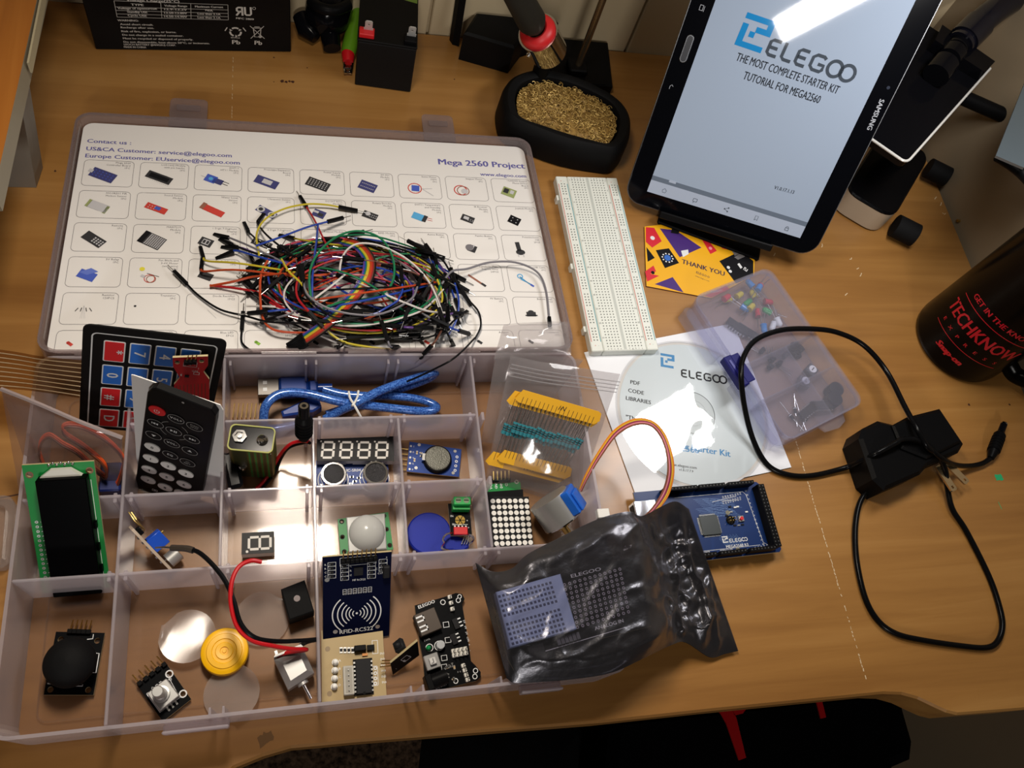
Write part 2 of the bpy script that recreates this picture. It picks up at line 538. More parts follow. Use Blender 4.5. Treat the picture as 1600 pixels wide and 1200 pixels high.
d = top_mesh
random.seed(5)
for k in range(70):
    a = 24 + k * 2.55; t = random.random()
    if t < 0.78:
        d.line([(372.8 - k * 0.03 + random.uniform(-.3, .3), a), (372.8 - k * 0.03 + random.uniform(-.3, .3), a + random.uniform(1.2, 2.6))], random.uniform(0.3, 0.9), 0.06, SEAM)
for k in range(24):
    a = 478 + k * 3.3
    if random.random() < .6: d.line([(-46.5, a), (-46.7, a + 2.4)], 0.35, 0.06, SEAM)
for p in ((1210, 398), (1322, 460), (1330, 405), (1340, 420), (1345, 430), (1470, 320), (1476, 335), (1462, 309), (1285, 384)):
    q = at(*p)
    d.line([(q.x - random.uniform(1, 2.5), q.y - random.uniform(-2, 2)), (q.x, q.y), (q.x + random.uniform(0, 2), q.y + random.uniform(1, 3))], 0.7, 0.07, SEAM)
for (a, b) in (((0, 778), (30, 772.5)),):
    a, b = at(*a), at(*b); d.line([(a.x - 60, a.y - 1), a[:2], b[:2]], 1.0, 0.06, SEAMD)
INK = mat('green_ink', '#1f9a62', 0.6); STN = mat('dark_wood_stain', '#3d1c0d', 0.6); BURN = mat('brown_burn', '#6a4a22', 0.7)
def blob(px, py, s, m, seed=1, z=0.07, sy=1.0):
    q = at(px, py); random.seed(seed); r = [random.uniform(.45, 1) for _ in range(10)]
    d.flat([(q.x + s * r[k] * math.cos(k * PI / 5), q.y + s * sy * r[k] * math.sin(k * PI / 5)) for k in range(10)], z, m)
blob(1560, 745, 4, INK, 2); blob(1548, 700, 5, INK, 4, sy=.6); blob(1562, 748, 5, INK, 9, 0.09, .5)
q = at(1562, 790); d.line([(q.x, q.y + 3), (q.x + .6, q.y - 3)], 0.5, 0.07, INK)
for p, s_ in (((441, 127), 2.0), ((447, 128), 1.6), ((452, 127), 1.4), ((457, 128), 1.8), ((428, 128), .7)): blob(*p, s_, STN, int(p[0]))
for p, s_ in (((86, 267), 1.2), ((710, 124), .9), ((428, 90), 1.1), ((480, 106), .8), ((1514, 632), 1.5), ((1577, 632), 1.3)): blob(*p, s_, STN, int(p[0]))
blob(410, 1158, 4.5, BURN, 3); blob(420, 1152, 4.5, BURN, 7, 0.09); blob(414, 1150, 3, BURN, 8, 0.1)
obj('desk_top', d, desk)

# brass screw at the right end of the desk
q = at(1498, 345, 3); d = MB()
d.cyl((q.x - 2, q.y, q.z), (q.x + 9, q.y - 1, q.z), 1.5, GOLD, n=12); d.cyl((q.x + 9, q.y - 1, q.z), (q.x + 12, q.y - 1.3, q.z), 3, GOLD, n=16)
tag(obj('brass_screw', d), 'small brass screw lying where the desk meets the right wall', 'screw')

# chair below the front edge, floor mat and cable
z = -230
ch = [(958, 1118), (1180, 1094), (1411, 1070), (1419, 1110), (1433, 1158), (1430, 1186), (1402, 1198), (1400, 1290), (960, 1330), (950, 1200)]
SEAT = mat('black_seat_fabric', '#060607', 0.9, spec=.1, bump=(500, .3))
d = MB(); d.prism([tuple(at(*p, z)[:2]) for p in ch], z - 90, z, SEAT, ch=9)
chair = thing('office_chair', 'black chair with red stripes pushed under the front edge of the desk', 'chair', None)
obj('seat', d, chair)
SRED = mat('red_seat_stripe', '#a01014', 0.85, spec=.1)
for pl in ([(1123, 1110), (1143, 1108), (1150, 1122), (1165, 1184), (1154, 1188), (1134, 1130)], [(1143, 1108), (1171, 1100), (1160, 1115), (1147, 1118)], [(1272, 1085), (1281, 1084), (1290, 1121), (1281.5, 1123)]):
    d = MB(); d.prism([tuple(at(*p, z + .5)[:2]) for p in pl], z - 2, z + 1.5, SRED)
    obj('stripe', d, chair)
d = MB(); c0 = at(1180, 1200, z); d.cyl((c0.x, c0.y, -740), (c0.x, c0.y, z - 88), 30, BLK); d.cyl((c0.x, c0.y, -740), (c0.x, c0.y, -690), 250, BLK, r1=60)
obj('pedestal', d, chair)
d = MB(); a, b = at(1405, 1090, -735), at(1700, 1300, -735)
d.box(a.x, b.y - 200, -739.5, b.x, a.y + 250, -733, carpet_mat('grey_floor_mat', '#50463b', '#6a5d4e', 260))
tag(obj('floor_mat', d), 'grey floor mat on the carpet at the lower right', 'mat')
pts = [at(1434, 1174, -300), at(1447, 1180, -320), at(1456, 1194, -360), at(1462, 1215, -420)]
d = MB(); d.tube(spline([Vector((pts[0].x - 30, pts[0].y + 10, -300))] + pts + [Vector((pts[-1].x, pts[-1].y - 40, -738))], 6), 2.2, BLK)
tag(obj('floor_cable', d), 'thin black cable hanging beside the black chair', 'cable')

# ------------------------------------------------------------------ raised shelf at the left edge
WOODS = wood('orange_pine_shelf', '#8a4f18', '#9e5f20', '#ab6c2a', 'Y')
EDGEG = mat('grey_shelf_edge', '#8d8470', 0.5)
LEGG = mat('grey_leg_paint', '#7a756c', 0.5)
zs = 110
shelf = thing('raised_shelf', 'orange pine shelf on a grey tapered leg at the left edge of the desk', 'shelf', None)
a, b = at(62, -20, zs), at(0, 258, zs)
dr = (b - a).normalized(); a = a - dr * 60; b2 = b + dr * 20
side = Vector((-1, 0, 0))
pl = [tuple(v[:2]) for v in (a, b2, b2 + Vector((-160, -10, 0)), a + Vector((-260, 0, 0)))]
d = MB(); d.prism(pl, zs - 16, zs, WOODS, side=EDGEG); obj('shelf_board', d, shelf)
e0, e1 = a, at(41, 96, zs)
nrm = Vector((-dr.y, dr.x, 0)); nrm = nrm if nrm.x > 0 else -nrm
d = MB(); d.prism([tuple(v[:2]) for v in (e0, e1, e1 + nrm * 1.2, e0 + nrm * 1.2)], zs - 9, zs - 1, mat('pale_edge_highlight', '#a89d80', 0.5)); obj('edge_highlight', d, shelf)  # highlight along the shelf edge, painted as a thin pale strip
d = MB()
b0 = [at(10, 292, 0.3), at(57, 293, 0.3), at(67, 262, 0.3), at(22, 258, 0.3)]
zt = zs - 16.5
t0 = [at(20, 140, zt), at(30, 150, zt), at(41, 102, zt), at(18, 100, zt)]
vs = [tuple(v) for v in b0 + t0]
d.add(vs, [(3, 2, 1, 0), (4, 5, 6, 7), (0, 1, 5, 4), (1, 2, 6, 5), (2, 3, 7, 6), (3, 0, 4, 7)], LEGG)
obj('shelf_leg', d, shelf)

# edge of a clear lid at the far left
LIDE = clear_plastic('clear_lid_plastic', '#f7f4f2', .2, '#d8d0cc', .2)
lo_ = at(0, 835, 0); pl = [tuple((at(*p, 3) - lo_)[:2]) for p in ((-90, 782), (10, 777), (20, 780), (26, 790), (18, 882), (8, 890), (-90, 900))]
pl2 = [tuple((at(*p, 3) - lo_)[:2]) for p in ((-86, 795), (4, 792), (10, 794), (12, 800), (6, 874), (0, 879), (-86, 886))]
d = MB(); d.prism(pl, .3, 1.5, LIDE); d.prism(pl, 1.5, 7, LIDE, [pl2]); tag(obj('plastic_tray', d, None, Matrix.Translation((lo_.x, lo_.y, 0))), 'rounded edge of a clear plastic tray cut off by the left edge of the picture', 'tray')
# ------------------------------------------------------------------ compartment box
X0, X1, Y0, Y1, ZT = -150.5, 187.5, 41.9, 255.4, 42.6
CXS = [-97.3, -44.0, 8.8, 61.8, 113.4]
D3, D2, D1 = 121.1, 165.9, 210.3
TF = 2.0                                   # inside floor of the box
trayM = Matrix.Identity(4)
box = thing('compartment_box', 'large clear compartment box with dividers lying open along the front of the desk', 'box', Matrix.Translation((18.5, 41.9, 0)))
def bobj(name, mb, parent=None):
    mb.v = [Vector((v.x - 18.5, v.y - 41.9, v.z)) for v in mb.v]
    return obj(name, mb, parent or box)
d = MB(); d.prism(rrect(X0 + .5, Y0 + .5, X1 - .5, Y1 - .5, 7), 0.3, TF, CLEARF)
d.prism(rrect(X0 + 10, Y0 + 10, X1 - 10, Y1 - 10, 6), TF, TF + 0.25, CLEARF, [rrect(X0 + 11, Y0 + 11, X1 - 11, Y1 - 11, 5)])
bobj('base_panel', d)
d = MB(); d.prism(rrect(X0, Y0, X1, Y1, 9), 0.2, ZT, FROST, [rrect(X0 + 1.8, Y0 + 1.8, X1 - 1.8, Y1 - 1.8, 7.5)])
for x in (CXS[1], CXS[3], CXS[4]):                                        # empty divider slots of the front wall
    for s_ in (-3.4, 3.4):
        d.prism([(x + s_ - .7, Y0 + 1.8), (x + s_ + .7, Y0 + 1.8), (x + s_ + .5, Y0 + 5.4), (x + s_ - .5, Y0 + 5.4)], TF, ZT - 1.5, FROST)
for x in CXS:
    for s_ in (-3.2, 3.2):
        d.box(x + s_ - .7, Y1 - 5.5, TF, x + s_ + .7, Y1 - 1.8, ZT - 4, FROST)
bobj('outer_wall', d)
def divider(kind, p, a, b, ribs=()):
    d = MB(); t = .85
    if kind == 'row':
        d.box(a, p - t, TF, b, p + t, ZT - .6, FROST, .5)
        for x in ribs:
            for s_ in (-4.2, 4.2):
                d.box(x + s_ - 1.0, p - 3.4, TF, x + s_ + 1.0, p + 2.4, ZT - 2.0, FROST, .4)
    else:
        d.box(p - t, a, TF, p + t, b, ZT - .3, FROST, .5)
    bobj('divider', d)
xi0, xi1, yi0, yi1 = X0 + 1.8, X1 - 1.8, Y0 + 1.8, Y1 - 1.8
divider('col', CXS[0], yi0, yi1)
divider('col', CXS[1], D3 + .9, yi1)
divider('col', CXS[2], yi0, D1 - .9)
divider('col', CXS[3], D3 + .9, D1 - .9)
divider('col', CXS[4], D3 + .9, yi1)
g = .9
divider('row', D3, xi0, CXS[0] - g, (-97.3,)); divider('row', D3, CXS[0] + g, CXS[2] - g, (-44, 8.8)); divider('row', D3, CXS[2] + g, xi1, (61.8, 113.4))
divider('row', D2, xi0, CXS[0] - g, (-97.3,)); divider('row', D2, CXS[0] + g, CXS[1] - g, (-44,)); divider('row', D2, CXS[1] + g, CXS[2] - g, (8.8,))
divider('row', D2, CXS[2] + g, CXS[3] - g, (61.8,)); divider('row', D2, CXS[3] + g, CXS[4] - g, (113.4,))
divider('row', D1, CXS[0] + g, CXS[1] - g, ()); divider('row', D1, CXS[1] + g, CXS[4] - g, (8.8, 61.8, 113.4))
for xa, xb in ((-71, -38), (122, 147)):                                    # catches of the front wall
    d = MB(); d.box(xa, Y0 - 5.2, ZT - 13, xb, Y0, ZT - 8, FROST, 1.0); d.box(xa, Y0 - 5.2, ZT - 13, xb, Y0 - 3.6, ZT - 4, FROST, .6)
    bobj('catch', d)
# lid: hinged on the rear wall, folded back onto the desk
TILT = math.atan2(22.6, 211.0)
lidM = Matrix.Translation((18.5, 256.6, ZT)) @ Matrix.Rotation(-TILT, 4, 'X')
LW, LD = 170.2, 211.5
d = MB(); d.prism(rrect(-LW, 1.0, LW, LD, 11), -16.5, -15, LIDP)
lid = obj('lid', d, box, Matrix.Translation((0, 256.6 - 41.9, ZT)) @ Matrix.Rotation(-TILT, 4, 'X'))
d = MB(); d.prism(rrect(-LW, 1.0, LW, LD, 11), -15, 0, LIDP, [rrect(-LW + 3.2, 3.4, LW - 3.2, LD - 3.2, 9)])
d.prism(rrect(-LW, 1.0, LW, LD, 11), -1.2, 0.3, LIDP, [rrect(-LW + 1.2, 2.2, LW - 1.2, LD - 1.2, 10)])
obj('lid_rim', d, lid)
def lidpt(px, py, h=0.0):
    """lid coordinates of what the photograph shows at a pixel, h above the lid rim plane"""
    n = lidM.to_3x3() @ Vector((0, 0, 1))
    return lidM.inverted() @ onplane(px, py, lidM @ Vector((0, 0, h)), n)
for p, q in (((262, 172), (322, 176)), ((664, 203), (714, 208))):
    a, b = lidpt(*p), lidpt(*q); xa, xb = a.x, b.x; y0 = LD
    d = MB()
    d.box(xa, y0 - 2, -8, xb, y0 + 5, -6.3, LIDP, .4); d.box(xa, y0 + 5, -8.2, xb, y0 + 6, -5.6, LIDP, .3)
    d.prism(rrect(xa, y0 + 6, xb, y0 + 29, 4), -8, -6.5, LIDP)
    d.prism(rrect(xa + 5, y0 + 15, xb - 5, y0 + 21, 1.5), -6.5, -5.6, LIDP)
    obj('latch', d, lid)
d = MB()
for k in range(6):
    xa = -LW + 22 + k * 54; d.cyl((xa, 0, 0.2), (xa + 34, 0, 0.2), 1.5, LIDP, n=10)
obj('hinge', d, lid)

# ------------------------------------------------------------------ printed contents sheet inside the lid
PAPER = mat('white_paper', '#dcdad8', 0.75)
PV = mat('violet_print', '#5c5a9c', 0.7); PG = mat('grey_print', '#6d6b70', 0.7); PK = mat('icon_black_print', '#26262a', 0.7)
PBL = mat('icon_blue_print', '#3d56b4', 0.7); PNV = mat('icon_navy_print', '#37396f', 0.7); PRD = mat('icon_red_print', '#c0392f', 0.7); PGN = mat('icon_olive_print', '#8f9a62', 0.7)
PLT = mat('icon_light_print', '#b9b9bd', 0.7); PSK = mat('icon_sky_print', '#4f9fd0', 0.7); PYL = mat('icon_yellow_print', '#d8cf3c', 0.7); PBR = mat('icon_brown_print', '#8d5a48', 0.7)
SH = -6.0      # sheet height under the rim plane
sheet = MB()
cor = [lidpt(128, 186, SH), lidpt(812, 226, SH)]
sheet.prism(rrect(-LW + 4.2, 4.4, LW - 4.2, LD - 4.2, 7), SH - .25, SH, PAPER)
zp = SH + .12
def l2(px, py): return lidpt(px, py, SH)
a, b = l2(136, 222), l2(204, 224)
u = (b - a).normalized(); slope = math.degrees(math.atan2(u.y, u.x))
for t, p, sz in (('Contact us :', (136.5, 221), 5.3), ('US&CA Customer: service@elegoo.com', (135, 233), 5.3), ('Europe Customer: EUservice@elegoo.com', (133.5, 244), 5.3)):
    q = l2(*p); sheet.text(t, q.x, q.y - 1.2, zp, sz, PV, 'l', bold=.022, sx=1.13)
q = l2(821, 263); sheet.text('Mega 2560 Project', q.x - 0.5, q.y - .4, zp, 8.8, PV, 'r', bold=.03, sx=1.07)
q = l2(823, 277); sheet.text('www.elegoo.com', q.x - 0.5, q.y - .6, zp, 5.0, PV, 'r', bold=.02, sx=1.08)
g00, g08 = l2(169, 271), l2(801, 300)
g50 = l2(138, 535)
gdx = (g08.x - g00.x) / 8; gdy = (l2(145, 482).y - g00.y) / 4
NAMES = [['Mega 2560|Controller Board|1PC', 'LCD1602 Module|with pin header|1PC', 'DHT11|HT11 Module|1PC', 'Prototype Expansion|Board|1PC', 'Power Supply|Module|1PC', 'GY-521|Module|1PC', 'Servo Motor|SG90|1PC', 'Stepper Motor|1PC', 'ULN2003 Stepper|Motor Driver|Board|1PC'],
 ['HC-SR501 PIR|Motion Sensor|1PC', 'Sound Sensor|Module|1PC', 'Water Level|Sensor|1PC', 'Ultrasonic Sensor|1PC', 'DS1307 RTC|Module|1PC', 'Rotary Encoder|Module|1PC', 'DHT11 Temperature|and Humidity|Module|1PC', 'IR Receiver|Module|1PC', 'Joystick Module|1PC'],
 ['Remote|1PC', 'MAX7219|Module|1PC', '1 Digit 7-Segment|Display|1PC', '4 Digit 7-Segment|Display|1PC', 'Keypad Module|1PC', 'RFID Module|1PC', 'Active Buzzer|1PC', 'Passive Buzzer|1PC', 'Potentiometer|10K|2PCS'],
 ['5V Relay|1PC', 'Fan Blade and|3-6V Motor|(with wire)|1PC', 'Tilt Ball Switch|1PC', 'Button Switch|1PC', 'Photoresistor|2PCS', 'Diode Rectifier|5PCS', 'Thermistor|1PC', 'Female-to-Male|Dupont Wire|20PCS', 'USB Cable|1PC'],
 ['Resistor|120PCS', 'Transistor|1PC', 'Diode Rectifier|1PCS', 'Capacitor|4PCS', 'RGB LED|1PC', 'White LED|5PCS', 'Breadboard|1PC', '9V Battery|1PC', 'Button Small|5PCS'],
 ['Red LED|5PCS', 'Yellow LED|5PCS', 'Blue LED|5PCS', 'Green LED|5PCS', 'IC 74HC595|1PC', 'IC L293D|1PC', 'Jumper Wire|65PCS', 'Adapter|1PC', 'Snap Connector|1PC']]
def quadr(cx, cy, w, h, deg=-25):
    c_, s_ = math.cos(R(deg)), math.sin(R(deg))
    return [(cx + c_ * x - s_ * y, cy + s_ * x + c_ * y) for x, y in ((-w / 2, -h / 2), (w / 2, -h / 2), (w / 2, h / 2), (-w / 2, h / 2))]
def dots(cx, cy, w, h, nx, ny, m, deg=-25, s_=.5, z=None):
    c_, n_ = math.cos(R(deg)), math.sin(R(deg))
    for i in range(nx):
        for j in range(ny):
            x, y = (i + .5) / nx * w - w / 2, (j + .5) / ny * h - h / 2
            X, Y = cx + c_ * x - n_ * y, cy + n_ * x + c_ * y
            sheet.flat(quadr(X, Y, s_, s_, deg), (z or zp + .16), m)
def icon(r, c, x, y):
    q = lambda w, h, m, dx=0, dy=0, dg=-25, z=0: sheet.flat(quadr(x + dx, y + dy, w, h, dg), zp + .08 + z, m)
    rg = lambda dx, dy, r0, r1, m, z=0.0: sheet.ring(x + dx, y + dy, r0, r1, zp + .08 + z, m, 16)
    cc = lambda dx, dy, r_, m, z=0.0, ry=None: sheet.flat(circ(x + dx, y + dy, r_, 14, ry), zp + .08 + z, m)
    k = (r, c)
    if k == (0, 0): q(17, 9, PNV); q(3, 3, PLT, -8, 4, z=.08); dots(x, y, 15, 7, 6, 3, PBL, s_=.8)
    elif k == (0, 1): q(18, 7, PK); q(14, 4, mat('icon_jet_print', '#141417', .7), z=.08); dots(x - 1, y - 4.6, 17, 1, 12, 1, PLT)
    elif k == (0, 2): q(8, 7, PBL, -2, 1); q(7, 5, PNV, 3, -1.5); q(6, .5, PK, 8, -2); q(6, .5, PK, 7, -4); cc(-2, 1, 1.6, PSK, .08); q(4, .5, PLT, -7, 3)
    elif k == (0, 3): q(17, 8, PNV); q(7, 4.5, PLT, .5, 0, z=.08)
    elif k == (0, 4): q(17, 9, PK); dots(x, y, 15, 7, 7, 4, PLT, s_=.8)
    elif k == (0, 5): q(13, 9, PNV); dots(x, y, 11, 7, 8, 2, PLT, s_=.7)
    elif k == (0, 6): rg(-1, 0, 4.8, 5.5, PRD); q(6, 6, PBL, -.5, 0, -5, .08); q(10, .5, PLT, 9, -4, -40); q(9, .5, PLT, 8, 0, 5)
    elif k == (0, 7): rg(-2, 0, 4.6, 5.4, PRD); rg(0, -.5, 4.4, 5.0, PBR, .08); cc(1, -1, 2.6, PLT, .08)
    elif k == (0, 8): q(11, 9, PGN); q(4, 5, PK, -2, 1.5, z=.08); q(3, 4, PLT, 2.5, 0, z=.08)
    elif k == (1, 0): q(13, 7, PLT); q(2, 7, PGN, -6.5, 3); q(2, 7, PGN, 5, -3)
    elif k == (1, 1): q(15, 5.5, PRD); q(4, 3, PBL, 1, 0, z=.08); dots(x - 3, y + 1, 6, 4, 3, 2, PLT, s_=.7)
    elif k == (1, 2): q(15, 5.5, PRD, 1, -.5, -30); q(3, 6, PBR, -6, 4, -30, .08)
    elif k == (1, 3): q(15, 6, PNV, 0, 0, -35); rg(-3.8, 2.6, 1, 2.9, PLT, .08); rg(3.8, -2.6, 1, 2.9, PLT, .08); cc(-3.8, 2.6, 1.6, PK, .16); cc(3.8, -2.6, 1.6, PK, .16)
    elif k == (1, 4): q(9, 7, PNV); q(4, 2, PLT, -2, 2, z=.08); q(4, 3, PK, 1, -1, z=.08)
    elif k == (1, 5): q(11, 6.5, PK); cc(-1.5, 1.8, 2, PLT, .08); dots(x + 2, y - 1, 6, 4, 4, 2, PLT, s_=.7)
    elif k == (1, 6): q(9, 6.5, PSK, -1, .5); q(3, 6.5, PK, 3.8, -1.5, z=.08); q(4, .4, PRD, 7.5, -1, -15); q(4, .4, PRD, 7.5, -3, -15)
    elif k == (1, 7): q(10, 6.5, PK); q(4, 3, PLT, -1, .8, z=.08); dots(x + 2, y - 1.6, 5, 3, 3, 2, PLT, s_=.6)
    elif k == (1, 8): q(9, 8, mat('icon_jet_print', '#141417', .7), 0, 0, -30); dots(x, y, 8, 7, 2, 2, PLT, -30, .8)
    elif k == (2, 0): q(15, 7.5, PK, 0, 0, -38); dots(x + 2.5, y - 2, 8, 5, 4, 3, PLT, -38, 1.1)
    elif k == (2, 1): q(14, 11, PK, 0, 0, -30); dots(x + 1, y - .6, 11, 10, 8, 8, PLT, -30, .9); q(3.5, 11, mat('icon_jet_print', '#141417', .7), -6, 3.4, -30, .2)
    elif k == (2, 2): q(9, 7, PK, -3, 0); sheet.flat([quadr(x - 3, y, 5, 4.4)[i] for i in range(4)], zp + .16, PLT, [quadr(x - 4.1, y + .5, 1.7, 3), quadr(x - 1.9, y - .5, 1.7, 3)])
    elif k == (2, 3):
        q(14, 6, PK, -3, 0)
        for t in (-1, 1): sheet.flat(quadr(x - 3 + 3 * t, y - 1.3 * t, 3.6, 4.2), zp + .16, PLT, [quadr(x - 3.7 + 3 * t, y + .3 - 1.3 * t, 1.1, 3), quadr(x - 2.3 + 3 * t, y - .3 - 1.3 * t, 1.1, 3)])
    elif k == (2, 7): q(6, 6.5, PK); cc(-2, 1, 3.1, PG, .08); q(1, 4, PLT, 1, 1.5, z=.08)
    elif k == (2, 8): q(3.4, 9, PK, -1, 3, 5); cc(0, -2.4, 3.6, PK, 0, 2.7); q(.7, 3, PLT, -2, -5.5, 0); q(.7, 3, PLT, 2, -5.5, 0)
    elif k == (3, 0): q(11, 7, PBL, -1, -1); sheet.flat([(x - 6, y + 1.5), (x + 1, y + 5), (x + 5.5, y + 2), (x - 1, y - .8)], zp + .16, mat('icon_pale_blue_print', '#5a6fc0', .7))
    elif k == (3, 1): cc(-5, 5, 1.7, PYL); rg(0, -3, 3, 3.5, PRD); rg(1, -3.4, 2.6, 3.1, PBR, .05); q(3, 2, PLT, -4, -1); q(8, .4, PK, 2, 0, -20)
    elif k == (3, 3): q(9, 6, PK, -6, -1, -10); q(3, 2, PRD, -4, -1, 0, .08)
    elif k == (3, 7): q(14, 1.6, PBR, -1, 0, -42); q(4, 1.8, PK, 4.2, -4.5, -42, .08)
    elif k == (3, 8):
        for t in range(3): q(10, .7, PSK, -1 + .6 * t, .2 - t * .8, -48 + 8 * t)
        rg(-4, 4, 1.5, 2.3, PSK); q(3, 1.5, PBL, 4, -4.5, -40, .08)
    elif k == (4, 0):
        for t in (-4, -1.5, 1.5, 4): q(.5, 3, PK, t, 1, 8 * t); q(.2, 10, PLT, t * .2, -1, 2 * t)
    elif k == (4, 1): cc(-7, 4, .8, PK)
    elif k == (4, 2): q(.3, 9, PLT, 3, -2, 40)
    elif k == (4, 8): q(7, 4, PK, -1, -1, 0); cc(-1, 1, 2.2, PK, .08, 1.4); q(9, 1, PK, -1, -2.2, 0)
    elif k == (4, 7): q(.3, 8, PLT, -4, 0, 20); q(.3, 8, PLT, -2, 0, 25)
    elif k[0] == 5:
        m = (PRD, PYL, PBL, mat('icon_green_print', '#7fae3a', .7), PK, PK, PRD, PK, PK)[c]
        q(3.6, 2.0, m, -5, 4.4, -40); cc(-6, 5.2, 1.1, m)
    else: q(9, 6, PK, -2, 0)
for r in range(6):
    for c in range(9):
        cx_, cy_ = g00.x + gdx * c, g00.y + gdy * r
        w_, h_ = gdx * .445, min(abs(gdy) * .425, cy_ - 5)
        if cy_ > 16: sheet.frame(cx_ - w_, cy_ - h_, cx_ + w_, cy_ + abs(gdy) * .425, .28, zp, PG, 3.2)
        else:
            tp = cy_ + abs(gdy) * .425
            sheet.line([(cx_ - w_, 5.2), (cx_ - w_, tp - 3.2), (cx_ - w_ + .9, tp - .9), (cx_ - w_ + 3.2, tp), (cx_ + w_ - 3.2, tp), (cx_ + w_ - .9, tp - .9), (cx_ + w_, tp - 3.2), (cx_ + w_, 5.2)], .28, zp, PG)
        ty = cy_ + abs(gdy) * .425 - 2.6
        for ln in NAMES[r][c].split('|'):
            sheet.text(ln, cx_ + w_ - 2.6, ty, zp, 2.25, PG, 'r', res=1, sx=1.0); ty -= 2.45
        icon(r, c, cx_ - 3.2, cy_ - 2.0)
tag(obj('contents_sheet', sheet, None, lidM), 'white printed contents sheet with small part pictures lying inside the open lid', 'printed sheet')
# two slits in the sheet's far edge show the lid catches
# ------------------------------------------------------------------ modules lying in the compartments
class Flat:
    """a thing lying flat: local z = 0 is the plane at height z; L() turns a pixel of the photograph into local coordinates"""
    def __init__(s, name, label, cat, po, px, z, group=None, M=None):
        s.M = M if M is not None else frame_px(po, px, z); s.z = z
        s.t = thing(name, label, cat, s.M, group)
        s.I = s.M.inverted()
        s.n = s.M.to_3x3() @ Vector((0, 0, 1)); s.o = s.M @ Vector((0, 0, 0))
    def L(s, px, py, h=0.0):
        q = s.I @ onplane(px, py, s.o + s.n * h, s.n)
        return q
    def P(s, pts, h=0.0):
        return [tuple(s.L(x, y, h)[:2]) for x, y in pts]
    def part(s, name, mb, label=None, parent=None, kind=None):
        o = obj(name, mb, parent or s.t)
        if label: o['label'] = label
        if kind: o['kind'] = kind
        return o
def deco(mb, x0, y0, x1, y1, z, n, seed, m=None, tall=True):
    """small surface-mounted parts: bodies with tinned ends"""
    random.seed(seed)
    for _ in range(n):
        x, y = random.uniform(x0, x1), random.uniform(y0, y1)
        w, h = random.choice(((2.0, 1.2), (1.6, .9), (1.2, 2.0)))
        mb.box(x - w / 2, y - h / 2, z, x + w / 2, y + h / 2, z + .55, random.choice((IC, mat('ceramic_tan', '#a58a62', .5), IC)))
        if w > h: mb.box(x - w / 2 - .25, y - h / 2, z, x - w / 2 + .25, y + h / 2, z + .6, TIN); mb.box(x + w / 2 - .25, y - h / 2, z, x + w / 2 + .25, y + h / 2, z + .6, TIN)
        else: mb.box(x - w / 2, y - h / 2 - .25, z, x + w / 2, y - h / 2 + .25, z + .6, TIN); mb.box(x - w / 2, y + h / 2 - .25, z, x + w / 2, y + h / 2 + .25, z + .6, TIN)
def pin_row(F, name, pts, z0, z1, housing=True, hz=2.5, bend=None, m=GOLD):
    """a header: black strip with one square pin per point; bend = (dx, dy, dz) turns the pins over"""
    d = MB()
    if housing:
        for p in pts: d.box(p[0] - 1.27, p[1] - 1.27, z0, p[0] + 1.27, p[1] + 1.27, z0 + hz, BLK, .2)
    for p in pts:
        if bend:
            b = Vector((p[0], p[1], z1)); d.tube([Vector((p[0], p[1], z0)), b, b + Vector(bend)], .38, m, n=4)
        else: d.pin(p[0], p[1], z0, z1, m, .64)
    return F.part(name, d)
lerp = lambda a, b, t: (a[0] + (b[0] - a[0]) * t, a[1] + (b[1] - a[1]) * t)
def row(a, b, n): return [lerp(a, b, i / (n - 1)) for i in range(n)]
FLZ = TF + .3

# joystick
F = Flat('joystick_module', 'black joystick module with a large round thumb cap in the lower left compartment', 'joystick module', (68, 1085.8), (146, 1086), FLZ + 1.7)
pc = F.P([(68, 1085.8), (146, 1086), (163.7, 988.8), (87.5, 987)])
holes = [circ(*F.L(*p)[:2], 1.6, 14) for p in ((78.7, 1077.5), (138, 1078), (152, 1001), (95, 999))]
d = MB(); d.prism(pc, -1.6, 0, PCBK, holes, side=FR4)
z = .09
d.line(F.P([(141, 1020), (155, 1021), (150, 1051), (143, 1051)]), .5, z, PRT); d.line(F.P([(116, 1072), (129, 1072), (130, 1066)]), .5, z, PRT)
d.line(F.P([(77, 1061), (75, 1068), (83, 1068)]), .9, z, PRT); d.line(F.P([(146, 991), (145, 998), (136, 999)]), .5, z, PRT)
F.part('circuit_board', d)
c = F.L(106, 1040, 8); d = MB(); d.box(c.x - 9, c.y - 9, 0, c.x + 9, c.y + 9, 11, BLK, .8); F.part('gimbal', d)
c = F.L(105, 1033, 22); d = MB()
d.lathe([(4, 10), (5, 13), (11.8, 14), (13.2, 15.5), (13.2, 17.5), (12.4, 20), (9.4, 23.5), (5.6, 25.6), (0.01, 26.2)], BLKM, 40, c[:2]); F.part('thumb_cap', d)
pin_row(F, 'pin_header', row(F.L(110, 987), F.L(139, 988), 5), 0, 1.2, True, 2.2, (0.6, 6.5, 0.3))
F2 = F

